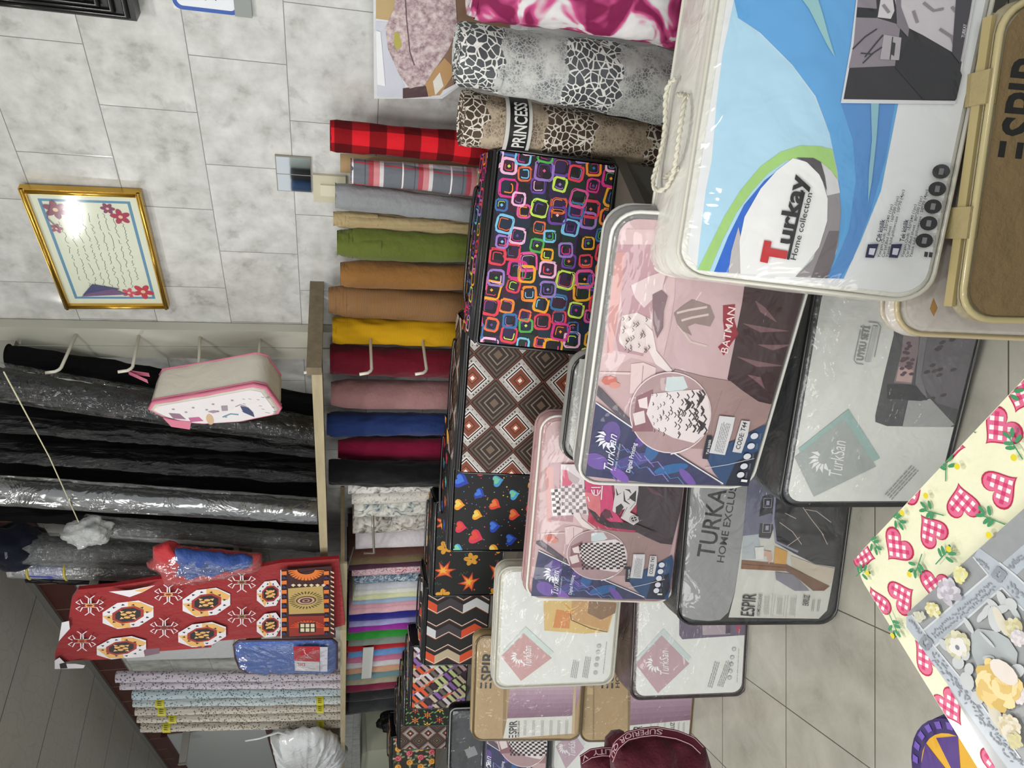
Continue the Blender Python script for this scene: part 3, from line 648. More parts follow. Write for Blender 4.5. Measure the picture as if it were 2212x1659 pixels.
# far bolts wrapped in plastic with label
for i, (tp, bt, m, cv, lab) in enumerate([((32, 1152, 1212), (330, 1172, 1222), BK2, CRINK, 'black bolt in crinkled plastic at the top left, above the red carpet cloth'),
        ((30, 1205, 1243), (330, 1215, 1250), BK, clear('blue_wrap', gl=.2, wr=.7, sc=30, opac=.3, rough=.15), 'black bolt with a blue and yellow paper label'),
        ((58, 1238, 1260), (330, 1240, 1265), BK2, None, 'plain dark bolt with a pale core beside the labelled bolt')]):
    rr = roll('wrapped_bolt', tp, bt, 1.78, SZ2+.5 if i < 3 else SZ2, m, lab, 'fabric bolt', steps=1, seed=50+i, squash=1, cover=cv, rmax=.1)
    if i == 1:
        rad = rr['rt']+.012; mb = MB(); z0, z1 = rr['ht']*.78, rr['ht']*.93; vs = []; n_ = 12
        for j in range(2):
            z = (z0, z1)[j]
            for k in range(n_+1): a = R_(150+140*k/n_); vs.append((math.cos(a)*rad, math.sin(a)*rad+rr['sly']*z, z))
        mb.add(vs, [(k, k+1, n_+2+k, n_+1+k) for k in range(n_)], paint('#4650a0', .4)); 
        for zz in (z0, z1): mb.tube([(math.cos(R_(150+140*k/n_))*(rad+.001), math.sin(R_(150+140*k/n_))*(rad+.001)+rr['sly']*zz, zz) for k in range(n_+1)], .006, paint('#c9b84a', .5), 6)
        mb.build('paper_label', rr)
    clean(rr)
p = at(25, 1180, 0, 1.8); tag(blob(p, (.1, .12, .16), cloth('#0b1022'), 'dark_bundle', amp=.3, seed=9), 'dark navy cloth bundle at the very top left by the wrapped bolts', 'bundle')
# shelf under the far bolts
mb = MB(); mb.box((1.6, 3.25, SZ2+.475), (XW-.005, 4.5, SZ2+.499)); tag(mb.build('wall_shelf', m=WOOD_), 'small wall shelf hidden behind the red carpet cloth under the wrapped bolts', 'shelf')
# speckled floral rolls
def speck(name, base, dots, d2):
    g = G(name, .8, .2); tc = g.n('TexCoord'); mp = g.n('Mapping'); g.L(tc.outputs['UV'], mp.inputs[0]); v = mp.outputs[0]
    f = g.vor(v, 62, 'F1'); c = g.mix(g.math('LESS_THAN', f, .30), base, dots); f2 = g.vor(v, 38, 'F1'); g.color(g.mix(g.math('LESS_THAN', f2, .2), c, d2)); g.bump(g.noise(g.co(), 12, 3), .3, .02); return g.m
SP = [speck('lilac_speckle', '#c9c2cd', '#6f6878', '#8a7484'), speck('lilac_speckle2', '#cfc9d2', '#77707e', '#a98e9c'), speck('blue_speckle', '#bccbd2', '#55707c', '#7f98a2'), speck('blue_speckle2', '#c9d2d4', '#6f868c', '#a9a38c'), speck('cream_speckle', '#cfc8bd', '#6f6860', '#9b8574'), speck('cream_speckle2', '#d2ccc0', '#7a7064', '#a08c70'), speck('cream_speckle3', '#c7c0b4', '#665f56', '#947c66')]
FL = [((252, 1448, 1476), 0, 'lilac speckled roll next to the blue packet'), ((260, 1474, 1490), 1, 'thin lilac speckled roll'), ((287, 1488, 1512), 2, 'light blue speckled roll'), ((288, 1510, 1528), 3, 'pale blue speckled roll with a yellow label'), ((293, 1526, 1546), 4, 'cream speckled roll with yellow labels'), ((297, 1545, 1562), 5, 'cream speckled roll second from the far end'), ((305, 1560, 1582), 6, 'cream speckled roll at the far end with yellow labels')]
YL = paint('#cfc832', .5)
for i, (tp, k, lab) in enumerate(FL):
    t2 = (tp[0], tp[1], tp[2]); y = 1452+(i*16.5)
    bt = (728, 1451+i*17.2, 1469+i*17.2)
    rr = roll('floral_fabric_roll', t2, bt, 1.70, SZ2, SP[k], lab, 'fabric roll', 'speckled floral rolls', steps=1, wr=.004, seed=70+i, squash=1, rmax=.075)
    if i in (3, 4, 5, 6):
        for f in ((.90, .13) if i != 5 else (.86,)):
            mb = MB(); rad = rr['rb']*(1-f)+rr['rt']*f+.006; z0, z1 = rr['ht']*f-.05, rr['ht']*f; vs = []
            for z in (z0, z1):
                for q in range(9): a = R_(150+150*q/8); vs.append((math.cos(a)*rad, math.sin(a)*rad+rr['sly']*z, z))
            mb.add(vs, [(q, q+1, 10+q, 9+q) for q in range(8)], YL)
            for q in (3, 4, 5):
                a = R_(165+20*q); mb.tube([(math.cos(a)*(rad+.001), math.sin(a)*(rad+.001)+rr['sly']*z0, z0+.012), (math.cos(a)*(rad+.001), math.sin(a)*(rad+.001)+rr['sly']*z1, z1-.012)], .002, paint('#3d3a20', .6), 4)
            mb.build('yellow_label', rr)
    clean(rr)
# ================================================================ STORAGE BAGS
BLACKF = G('black_fabric', .6, .3); v = BLACKF.co(); BLACKF.color('#0c0c0e'); BLACKF.bump(BLACKF.noise(v, 30, 3), .3, .01); BLACKF = BLACKF.m
ZIP = paint('#151517', .35); CORD = paint('#0a0a0b', .25, coat=.5)
def fab(c): return paint(c, .62, .12)
def heart(x, z, s, rot=0, n=22):
    o = []
    for i in range(n):
        t = 2*math.pi*i/n; a = 16*math.sin(t)**3/17; b = (13*math.cos(t)-5*math.cos(2*t)-2*math.cos(3*t)-math.cos(4*t))/17
        o.append((x+s*(a*math.cos(rot)-b*math.sin(rot)), z+s*(a*math.sin(rot)+b*math.cos(rot))))
    return o
NEON = ['#e0559a', '#f08a2c', '#7cc4e6', '#c9e85a', '#e23c50', '#4fae4c', '#f2b8d8', '#6a3fa0', '#f0a820', '#3a6ea8', '#ee6a3a', '#d62f86', '#9a7ac6']
def pat_squares(c, s=1):
    x0, z0, x1, z1 = c.b; rn = random.Random(3); c.base(fab('#120c16')); c.l += 1; b0 = c.l; k = 0
    for col in ('#2c1746', '#122a1c', '#38102a', '#0e2438'):
        for _ in range(int(26*s)+2):
            x, z, r = rn.uniform(x0, x1), rn.uniform(z0, z1), rn.uniform(.012, .024); c.poly(rrect(x-r, z-r, x+r, z+r, r*.4), fab(col), lay=b0)
        b0 += 1
    p = .046; nx = int((x1-x0)/p)+1; nzz = int((z1-z0)/p)+1
    for j in range(nzz+1):
        for i in range(nx+1):
            x = x0+i*p+rn.uniform(-.011, .011)+(j % 2)*p*.5; z = z0+j*p+rn.uniform(-.010, .010); r = rn.uniform(.015, .0255); col = NEON[(i*5+j*3+rn.randint(0, 3)) % 13]; rot = rn.uniform(-.15, .15)
            k += 1; L = b0+k % 9
            for q in range(3):
                pts = [(x+(a-x)*math.cos(rot)-(b-z)*math.sin(rot)+rn.uniform(-.0009, .0009), z+(a-x)*math.sin(rot)+(b-z)*math.cos(rot)+rn.uniform(-.0009, .0009)) for a, b in rrect(x-r, z-r, x+r, z+r, r*.5, 4)]
                st = rn.randint(0, 12); n = rn.randint(16, 24)
                c.stroke((pts[st:]+pts[:st])[:n], rn.uniform(.0014, .0042), fab(col), lay=L); r *= .92
            o2 = rn.uniform(.55, .8); q2 = [(x+(a-x)*o2, z+(b-z)*o2) for a, b in pts]; st = rn.randint(0, 12); c.stroke((q2[st:]+q2[:st])[:rn.randint(8, 15)], rn.uniform(.0012, .003), fab(rn.choice(NEON)), lay=L+1)
            if rn.random() < .45: d = .0045; c.poly([(x, z-d), (x+d, z), (x, z+d), (x-d, z)], fab(rn.choice(NEON)), lay=L+1)
def pat_diamonds(c, s=1.0, pw=.16, ph=.15, c1='#b5b0aa', c2='#7a3a22'):
    x0, z0, x1, z1 = c.b; c.base(fab('#2e1a16')); L0 = c.l+1; rn = random.Random(5); pw *= s; ph *= s
    i0 = -1
    for j in range(-1, int((z1-z0)/ph*2)+3):
        for i in range(-1, int((x1-x0)/pw)+3):
            x = x0+(i+(j % 2)*.5)*pw; z = z0+j*ph*.5
            dm = lambda f, ox=0: [(x+ox, z-ph*.5*f), (x+ox+pw*.5*f, z), (x+ox, z+ph*.5*f), (x+ox-pw*.5*f, z)]
            if (j) % 2 == 0: seq = [(1.0, '#8a4428'), (.965, '#2a1512'), (.9, c1), (.66, '#f4f0ec'), (.62, '#2a1512'), (.54, '#e9e4de'), (.49, c2), (.26, '#1f1210'), (.22, '#a04c2c'), (.1, '#efe6dc')]
            else: seq = [(1.0, '#241412'), (.9, '#5c4a3c'), (.82, '#2a1a16'), (.7, '#70604e'), (.62, '#2a1a16'), (.45, '#8a7c6a'), (.38, '#2c1b16'), (.2, '#6d5a48')]
            for k, (f, col) in enumerate(seq): c.poly(dm(f), fab(col), lay=L0+k+(10 if j % 2 == 0 else 0))
            if j % 2 == 0:
                for f, dd in ((.78, '#2a1512'),):       # dark dashes over the pale border, pale dots inside
                    pts = dm(f)
                    for e in range(4):
                        a, b = pts[e], pts[(e+1) % 4]
                        for t in range(1, 8):
                            u = t/8; px_, pz_ = a[0]+(b[0]-a[0])*u, a[1]+(b[1]-a[1])*u; g_ = .0018*s if e % 2 == 0 else .0032*s
                            if e % 2 or t % 2: c.poly([(px_-g_, pz_), (px_, pz_-g_), (px_+g_, pz_), (px_, pz_+g_)], fab(dd), lay=L0+22)
    c.l = L0+24
def pat_hearts(c, s=1):
    x0, z0, x1, z1 = c.b; rn = random.Random(11); c.base(fab('#0d0c10')); c.l += 1; L = c.l; p = .092
    cols = [('#e0422a', '#ee7a38'), ('#f0a020', '#f4d060'), ('#4aa0d8', '#7ad0a8'), ('#2340b0', '#3f78e0'), ('#d83050', '#e04838')]
    for j in range(-1, int((z1-z0)/p*1.3)+2):
        for i in range(-1, int((x1-x0)/p)+2):
            x = x0+(i+(j % 2)*.5)*p+rn.uniform(-.008, .008); z = z0+j*p*.72+rn.uniform(-.006, .006); r = rn.uniform(.021, .033); rot = rn.uniform(-.5, .5); a, b = cols[(i*2+j*3) % 5]
            c.poly(heart(x, z, r, rot), fab(a), lay=L); h = heart(x+.15*r, z+.2*r, r*.66, rot); c.poly(h, fab(b), lay=L+1)
            for q in range(7):
                xx, zz = x+rn.uniform(-.5, .5)*p, z+rn.uniform(-.4, .4)*p; rr = rn.uniform(.0012, .003); c.poly([(xx+rr*math.cos(t), zz+rr*math.sin(t)) for t in (0, 1.05, 2.1, 3.14, 4.2, 5.24)], fab(rn.choice(['#e8c83a', '#e04a3a', '#4a8ad8', '#d84a80', '#6ab06a'])), lay=L-1 if rn.random() < .5 else L)
    c.l = L+2
def leafp(x, z, s, rot, n=5):
    o = []
    for i in range(2*n):
        a = rot+math.pi*(i-n+.5)/n*.86; r = s*(1 if i % 2 == 0 else .42)*(1-.25*abs(i-n)/n); o.append((x+math.sin(a)*r, z+math.cos(a)*r))
    return [(x-math.sin(rot)*s*.35, z-math.cos(rot)*s*.35)]+o
def pat_leaves(c, s=1):
    x0, z0, x1, z1 = c.b; rn = random.Random(4); c.base(fab('#0e1010')); c.l += 1; L = c.l; p = .118
    for j in range(-1, int((z1-z0)/p)+2):
        for i in range(-1, int((x1-x0)/p)+2):
            x = x0+(i+(j % 2)*.5)*p; z = z0+j*p+.02; rot = rn.uniform(0, 6.2)
            if (i+j) % 2: c.poly(leafp(x, z, .060, rot, 6), fab('#b8301c'), lay=L); c.poly(leafp(x, z, .046, rot, 6), fab('#e8742a'), lay=L+1); c.poly(leafp(x+.004, z+.004, .026, rot, 6), fab('#f0b040'), lay=L+2)
            else:
                for q in range(5): a = rot+q*1.25; c.ell(x+.018*math.cos(a), z+.018*math.sin(a), .016, .011, fab('#d89a2c'), 8, a, lay=L)
                c.stroke([(x, z), (x+.03*math.cos(rot), z+.03*math.sin(rot))], .0015, fab('#7a3a18'), lay=L+1)
            xx, zz = x+p*.45, z+.01
            for q in range(6): a = rot+1.2; t = q*.007; c.stroke([(xx+t*math.cos(a), zz+t*math.sin(a)), (xx+t*math.cos(a)+.009*math.cos(a+(.8 if q % 2 else -.8)), zz+t*math.sin(a)+.009*math.sin(a+(.8 if q % 2 else -.8)))], .002, fab('#2c6a4e'), lay=L)
            for q in range(2): c.ell(x+rn.uniform(-.04, .04), z+rn.uniform(-.04, .04), .004, .004, fab('#d85a2a'), 6, lay=L)
    c.l = L+3
def pat_chevron(c, s=1):
    x0, z0, x1, z1 = c.b; c.base(fab('#171514')); c.l += 1; L = c.l; q = .062; per = .150; am = .040; th = .052
    cols = ['#cf4a22', '#b5a488', '#cf4a22', '#3c3438', '#c9cacd', '#3c3438']
    for i in range(-2, int((x1-x0)/per*2)+4):
        for j in range(-1, int((z1-z0)/q)+2):
            z = z0+j*q; xa = x0+i*per*.5+(am if j % 2 else 0); xb = x0+i*per*.5+(0 if j % 2 else am)
            if i % 2 == 0: c.poly([(xa, z), (xa+th, z), (xb+th, z+q), (xb, z+q)], fab(cols[(j//2+(i//2)*2) % 6]), lay=L)
            c.stroke([(xa, z), (xb, z+q)], .005, fab('#8a4428'), lay=L+1); c.stroke([(xa+.004, z), (xb+.004, z+q)], .003, fab('#e8e2d8'), lay=L+2)
    c.l = L+3
def pat_weave(c, s=1):
    x0, z0, x1, z1 = c.b; rn = random.Random(9); c.base(fab('#2a1620')); c.l += 1; L = c.l; cols = ['#c4b49c', '#8a5fa8', '#d8582c', '#bcc88a', '#d6cfd4', '#6a6258', '#3a2430', '#b89a9a']
    p = .042
    for j in range(-2, int((z1-z0)/p)+10):
        for i in range(-10, int((x1-x0)/p)+3):
            u, v_ = x0+i*p+j*p*.5, z0+j*p*.62; a = .72 if (i+j) % 2 else -.86; d = .029; h = .0105; ca, sa = math.cos(a), math.sin(a)
            if x0-.03 < u < x1+.03: c.poly([(u-ca*d-sa*-h, v_-sa*d-ca*h), (u+ca*d+sa*h, v_+sa*d-ca*h), (u+ca*d-sa*h, v_+sa*d+ca*h), (u-ca*d-sa*h, v_-sa*d+ca*h)], fab(rn.choice(cols)), lay=L+(i+j) % 2)
    c.l = L+2
def pat_flowers(c, s=1, bg='#0c100c', cl=('#e07a2c', '#c23f2c', '#e8b83a')):
    x0, z0, x1, z1 = c.b; rn = random.Random(8); c.base(fab(bg)); c.l += 1; L = c.l; p = .075
    for j in range(-1, int((z1-z0)/p)+2):
        for i in range(-1, int((x1-x0)/p)+2):
            x, z = x0+(i+(j % 2)*.5)*p, z0+j*p+.03; col = cl[(i+j) % 3]
            for q in range(6): a = q*1.047; c.poly([(x, z), (x+.013*math.cos(a-.4), z+.013*math.sin(a-.4)), (x+.027*math.cos(a), z+.027*math.sin(a)), (x+.013*math.cos(a+.4), z+.013*math.sin(a+.4))], fab(col), lay=L)
            c.ell(x, z, .009, .009, fab('#2a1a10'), 8, lay=L+1); c.ell(x, z, .004, .004, fab('#f0d080'), 6, lay=L+2)
            for q in range(4): a = q*1.57+.6; c.ell(x+.034*math.cos(a), z+.034*math.sin(a), .010, .005, fab('#5f9a4a'), 8, a, lay=L)
    c.l = L+3
def pat_roses(c, s=1):
    x0, z0, x1, z1 = c.b; rn = random.Random(2); c.base(fab('#2a2c22')); c.l += 1; L = c.l; p = .085
    for j in range(-1, int((z1-z0)/p)+2):
        for i in range(-1, int((x1-x0)/p)+2):
            x, z = x0+(i+(j % 2)*.5)*p, z0+j*p+.02; a, b, d = (('#d88a2c', '#efb850', '#9c5a1c'), ('#c23a4c', '#e88a90', '#7c1c2c'))[(i+j) % 2]
            for q in range(4): t = rn.uniform(0, 6.3); c.ell(x+.036*math.cos(t), z+.036*math.sin(t), .018, .009, fab(rn.choice(['#8a9468', '#55603c', '#b3a886'])), 9, t, lay=L)
            for q, (r_, cc) in enumerate(((.028, a), (.021, b), (.016, a), (.011, d), (.006, b))): c.ell(x+rn.uniform(-.003, .003), z+rn.uniform(-.003, .003), r_, r_*.88, fab(cc), 12, q, lay=L+1+q)
    c.l = L+6
def bag(P, az, lean, roll, w, h, t, pat, label, gz=.06, handle=True, pargs={}):
    b = Pack('storage_bag', (P[0], P[1], P[2]), az, lean, roll, w, h, t, r=.012); tag(b.root, label, 'storage bag', 'zipped fabric storage bags on the bench')
    o = b.body(BLACKF, name='bag_body', wr=.002, seed=P[1])
    bul = lambda x, z: .012*math.sin(math.pi*min(1, max(0, x/b.w)))**.5*math.sin(math.pi*min(1, max(0, z/b.h)))**.5
    c = Canvas(.006, .006, b.w-.006, b.h-.006, lambda x, z, l: (x, z*b.tl-.0015-l, z), b.topx, .00012); pat(c, **pargs); c.build('front_panel', b.root)
    # top panel with pattern and zipper
    T = lambda x, d, l: (x, b.h*b.tl+d, b.h+.0085+l)
    if True:
        c = Canvas(.006, gz, b.w-.006, t-.006, T, None, .00012); pat(c, **pargs); c.build('top_panel', b.root)
    mb = MB(); y0 = b.h*b.tl
    mb.box((.004, y0+.004, b.h-.004), (b.w-.004, y0+gz-.002, b.h+.010), ZIP)
    for yy, rr in ((.014, .004), (gz*.42, .0035), (gz*.58, .0035), (gz-.008, .004)): mb.tube([(.006, y0+yy, b.h+.011), (b.w-.006, y0+yy, b.h+.011)], rr, ZIP, 6)
    mb.build('zipper', b.root)
    for nm, y, zf in (('piping', .002, 0), ('piping', t-.002, 0)):
        mb = MB(); mb.tube([(x, y+z*b.tl, z) for x, z in b.out], .0045, CORD, 7, True); mb.build(nm, b.root)
    if handle:
        mb = MB(); pts = []
        for i in range(17):
            a = math.pi*i/16; pts.append((b.w*.5-.16*math.cos(a)*min(1, b.w/.4), y0+t*.82, b.h+.012+.010*math.sin(a)**.5))
        for dy in (-.006, 0, .006): mb.tube([(p[0], p[1]+dy, p[2]) for p in pts], .004, CORD, 6)
        mb.build('handle', b.root)
    return b
bag((1.261, 1.338, -.665), -55.1, 7.8, -3.5, .507, .313, .20, pat_squares, 'large black storage bag covered in neon scribbled squares, nearest on the bench')
bag((1.233, 1.901, -.70), -57.7, 7.5, -1, .50, .329, .20, pat_diamonds, 'storage bag with brown, white and rust diamond pattern')
bag((1.218, 2.388, -.70), -54.2, 5.9, 0, .48, .302, .22, pat_hearts, 'black storage bag printed with rainbow hearts')
bag((1.309, 2.976, -.70), -57, 4.7, 0, .46, .307, .20, pat_leaves, 'black storage bag printed with orange autumn leaves')
bag((1.200, 3.543, -.70), -60.6, 6.3, 0, .46, .306, .24, pat_chevron, 'storage bag with orange, black and white chevron blocks')
bag((1.215, 4.290, -.70), -56.7, 7, 0, .42, .316, .22, pat_weave, 'storage bag with purple and orange basket weave print')
bag((1.228, 4.674, -.70), -56.3, 6.9, 0, .40, .327, .20, pat_flowers, 'black storage bag with orange folk flowers, only its edge showing')
bag((1.250, 5.30, -.70), -56.8, 7.8, 0, .40, .32, .24, pat_diamonds, 'small brown diamond storage bag near the far end', pargs={'s': .8, 'c1': '#8d7d76', 'c2': '#4a2a22'})
bag((1.24, 6.15, -.70), -56.8, 6, 0, .42, .33, .26, pat_roses, 'storage bag printed with yellow and red roses, furthest on the bench')

# ================================================================ BEDDING PACKS
def petals(c, x, z, s, m, rot=0, n=7):
    for i in range(n):
        a = rot+(-.2+.42*i); r0, r1 = s*.38, s
        p = lambda r, d: (x+r*math.cos(a+d), z+r*math.sin(a+d))
        c.poly([p(r0, -.12), p((r0+r1)/2, -.22), p(r1*.85, .0), p(r1, .12), p((r0+r1)/2, .12), p(r0, .14)], m, keep=True)
def micro(c, a, b, cc, m, n=3):                        # rows of fine print between a..b, stacked towards -cap
    for k in range(n):
        dx, dz = (a[0]-cc[0])*k, (a[1]-cc[1])*k; rn = random.Random(k+int(a[0]*999)); t = 0
        while t < .96:
            q = min(1, t+rn.uniform(.05, .16)); c.stroke([(a[0]+(b[0]-a[0])*t+dx, a[1]+(b[1]-a[1])*t+dz), (a[0]+(b[0]-a[0])*q+dx, a[1]+(b[1]-a[1])*q+dz)], math.hypot(a[0]-cc[0], a[1]-cc[1])*.32, m, keep=True); t = q+.02
WHITE = ink('#d9dbdb'); PAPER = ink('#d4d6d4')
CLR = clear('vinyl', gl=.022, wr=.40, sc=7, opac=.0, rough=.05, fk=.28); CLR2 = clear('vinyl_soft', gl=.03, wr=.7, sc=14, opac=.02, rough=.08, fk=.3)
GUS = G('frosted_gusset', .25, .5, coat=.5); v = GUS.co(); GUS.color('#b9bab6'); GUS.bump(GUS.noise(v, 14, 3, .5, 1), .4, .02); GUS = GUS.m
def gus(c, rough=.25): g = G('gusset'+c, rough, .5, coat=.4); v = g.co(); g.color(c); g.bump(g.noise(v, 14, 3, .5, 1), .4, .02); return g.m
rim = lambda c: paint(c, .25, coat=.4)
GR_ = 'printed bedding packs stacked on the floor'
# ---- nearest upper pack: white with blue swirls
b = Pack('bedding_pack', (.737, .650, -.95), -51.2, 28.0, -4.6, .627, .417, .15, r=.05); b.root.location.z += .0
tag(b.root, 'large white and blue bedding pack lettered black with a red initial, in the upper row', 'bedding pack', GR_)
b.body(gus('#d4d3cc'), seed=1); b.piping(rim('#c9c6ba')); b.piping(rim('#d5d3c8'), .004, 'back_piping', (.14,))
c = b.canvas(); z2 = lambda *p: [b.topx(1380+.434*x, .434*y) for x, y in p]; c.base(ink('#dcdee0'), .04)
LB, MBl, DB, GN = ink('#a9cfe4'), ink('#5a9fd6'), ink('#2262c4'), ink('#9cc673')
c.poly(z2((470, -400), (480, -100), (470, 0), (440, 150), (415, 260), (385, 500), (360, 800), (330, 950), (300, 1200), (285, 1350), (400, 1352), (560, 1100), (760, 900), (960, 760), (950, 680), (870, 480), (760, 330), (600, 170), (490, 90), (600, -400)), LB)
c.poly(z2((470, -400), (470, 0), (490, 90), (600, 165), (760, 325), (875, 480), (945, 665), (985, 860), (1000, 1050), (980, 1250), (925, 1385), (1015, 1387), (1100, 1200), (1200, 950), (1250, 700), (1285, 520), (1310, 300), (1330, -400)), MBl)
c.poly(z2((1000, 515), (1060, 700), (1075, 900), (1040, 1150), (975, 1300), (925, 1385), (1000, 1386), (1060, 1290), (1150, 1050), (1225, 780), (1255, 600), (1270, 515)), ink('#4f88c6'))
c.poly(z2((370, 1354), (440, 1180), (520, 1020), (620, 900), (770, 785), (700, 900), (560, 1080), (480, 1250), (450, 1356)), DB)
c.poly(z2((285, 1350), (340, 1240), (420, 1080), (500, 950), (600, 830), (700, 757), (800, 725), (900, 730), (958, 745), (985, 890), (930, 835), (860, 795), (800, 787), (730, 800), (640, 862), (560, 950), (480, 1060), (410, 1200), (345, 1352)), GN)
c.poly(z2((800, 785), (860, 790), (900, 808), (950, 850), (985, 900), (1000, 1050), (985, 1220), (930, 1385), (775, 1378), (860, 1290), (920, 1150), (932, 1020), (905, 880)), ink('#8d878a'))
c.poly(z2((900, 808), (950, 850), (985, 900), (995, 960), (930, 975), (915, 880)), ink('#c9c8ca')); c.poly(z2((940, 1150), (990, 1150), (965, 1290), (930, 1385), (850, 1382)), ink('#6a6266'))
c.poly(z2((440, 1358), (455, 1250), (490, 1130), (505, 1200), (505, 1362)), ink('#b5b0b0'))
c.poly(z2((500, 1362), (495, 1200), (520, 1080), (600, 940), (680, 850), (760, 789), (840, 810), (900, 880), (932, 990), (930, 1100), (890, 1230), (830, 1310), (770, 1378)), ink('#e4e4e4'))
c.poly(z2((775, 786), (860, 788), (898, 808), (918, 880), (928, 950), (890, 870), (830, 810)), ink('#4c474b'))
c.poly(z2((760, -60), (870, -40), (905, 70), (935, 180), (968, 290), (930, 230), (880, 130), (840, 50)), ink('#8fbcc0')); c.poly(z2((1145, 515), (1185, 515), (1172, 700), (1150, 900), (1130, 1015), (1135, 850), (1150, 700)), ink('#86b5c4'))
c.poly(z2((1080, -400), (1700, -400), (1660, 0), (1563, 522), (995, 516), (1045, 230), (1072, 0)), ink('#d3d3d6')); c.poly(z2((1095, -400), (1680, -400), (1645, 0), (1562, 505), (1008, 497), (1058, 230), (1086, 0)), ink('#201d22'))
c.poly(z2((1090, -300), (1150, -300), (1175, 95), (1290, 130), (1262, 332), (1033, 342), (1058, 220), (1078, 0)), ink('#857d86')); c.poly(z2((1200, -300), (1640, -300), (1640, 0), (1622, 130), (1598, 320), (1555, 270), (1400, 180), (1320, 140), (1275, 70), (1260, 0)), ink('#c3bdc2'))
c.poly(z2((1075, 42), (1175, 50), (1172, 95), (1070, 92)), ink('#100e12')); c.poly(z2((1190, 0), (1250, 0), (1258, 60), (1240, 100), (1175, 92)), ink('#cbc6ca')); c.poly(z2((1255, -200), (1290, -200), (1290, 40), (1330, 150), (1325, 190), (1270, 130)), ink('#79727a'))
c.poly(z2((1205, 178), (1292, 193), (1280, 305), (1186, 300)), ink('#a9a3a8')); c.stroke(z2((1248, 190), (1235, 302)), .0015, ink('#2a262c')); c.poly(z2((1245, 215), (1262, 220), (1255, 285), (1238, 275)), ink('#2f2b30'))
for q in ([(1050, 250), (1110, 190), (1170, 150)], [(1100, 320), (1150, 270), (1195, 240)], [(1090, 270), (1150, 275)], [(1110, 290), (1170, 215), (1200, 180)]): c.stroke(z2(*q), .002, ink('#2a242a'), keep=True)
for q in ([(1400, 20), (1450, 60), (1500, 50)], [(1480, 150), (1540, 190), (1560, 250)], [(1350, 60), (1370, 120)], [(1540, 40), (1580, 90)], [(1200, 30), (1230, 70)]): c.stroke(z2(*q), .004, ink('#857d84'), keep=True)
c.poly(z2((1260, 340), (1330, 200), (1560, 300), (1590, 380), (1562, 500), (1400, 500)), ink('#161418')); c.poly(z2((1560, 0), (1640, 0), (1580, 320), (1540, 270)), ink('#3a353b'))
c.text('TURKAY', z2((1602, 195))[0], z2((1612, 128))[0], z2((1585, 193))[0], ink('#d8d4d8'))
Kk = ink('#141414')
tp = z2((590, 1302), (612, 1196), (648, 1203), (642, 1235), (728, 1250), (720, 1290), (636, 1276), (628, 1310)); c.poly(tp, ink('#b8262a'))
a, b_, cc = z2((742, 1222), (822, 878), (664, 1208)); c.text('urkay', a, b_, cc, Kk, 0, .03)
c.stroke(z2((728, 1292), (806, 958)), .004, Kk); a, b_, cc = z2((765, 1298), (848, 965), (737, 1293)); c.text('Home collection', a, b_, cc, Kk, 0, .004)
for (dx, hd, l1) in ((0, 'Çift kişilik', ('Yorgan,Quilt: 235*240 (1pc)', 'Çarşaf,Bed sheet : 160*200 (1pc)', 'Yastık kılıfı,pillowcase : 50*70 (4pc)')), (115, 'Tek kişilik', ('Yorgan,Quilt: 165*240 (1pc)', 'Çarşaf,Bed sheet : 80*200 (1pc)', 'Yastık kılıfı,pillowcase : 50*70 (4pc)'))):
    c.poly(z2((1122+dx, 1216), (1175+dx, 1214), (1152+dx, 1284), (1108+dx, 1281)), ink('#1d2148')); c.poly(z2((1130+dx, 1235), (1160+dx, 1237), (1150+dx, 1270), (1124+dx, 1266)), ink('#c9cbd8'))
    a, b_, cc = z2((1182+dx, 1205), (1205+dx, 1095), (1160+dx, 1201)); c.text(hd, a, b_, cc, ink('#20223a'), 0, .02)
    for k, (s_, ye) in enumerate(zip(l1, (1020, 980, 948))):
        a, b_, cc = z2((1180+dx+20*k, 1282), (1180+dx+20*k+(1282-ye)*.245, ye), (1167+dx+20*k, 1279)); c.text(s_, a, b_, cc, ink('#2c2c34'), 0, .006, keep=True)
for x, y in ((1480, 857), (1460, 943), (1437, 1030), (1415, 1113), (1393, 1198)):
    p0 = z2((x, y))[0]; c.ell(p0[0], p0[1], .0115, .0115, ink('#26262a'), 18); c.poly([(p0[0]-.005, p0[1]-.003), (p0[0]+.005, p0[1]-.003), (p0[0]+.005, p0[1]+.003), (p0[0]-.005, p0[1]+.003)], ink('#77777a'))
    a, b_, cc = z2((x+42, y+32), (x+48, y-28), (x+35, y+31)); micro(c, a, b_, cc, ink('#66666a'), 2)
for q in ((1403, 1252), (1425, 1254)): p = z2((q[0]-9, q[1]), (q[0]+9, q[1]+3), (q[0]+4, q[1]+28), (q[0]-13, q[1]+25)); c.poly(p, ink('#37323a'))
c.build('printed_card', b.root); b.cover(CLR, .010, seed=2)
mb = MB()   # rope handle on the top gusset
def ropetube(mb, pts, r=.0055):
    mb.tube(pts, r*.62, None, 6)
    P_ = [Vector(p) for p in pts]; out = []; tot = 0
    for ph in (0, math.pi):
        hel = []; ang = ph
        for i in range(len(P_)-1):
            d = P_[i+1]-P_[i]; L_ = d.length; k = max(2, int(L_/.004)); u = d.orthogonal().normalized(); w_ = d.normalized().cross(u)
            for j in range(k): hel.append(P_[i]+d*(j/k)+(u*math.cos(ang)+w_*math.sin(ang))*r*.5); ang += 1.0
        mb.tube(hel, r*.5, None, 5)
y0 = b.h*b.tl; zt = b.h+.006
loop = [(b.w*.40+.10*math.cos(t), y0+.075+.045*math.sin(t)+.01*math.cos(2*t), zt+.012+.006*math.sin(3*t)) for t in [2*math.pi*i/20*.86 for i in range(21)]]
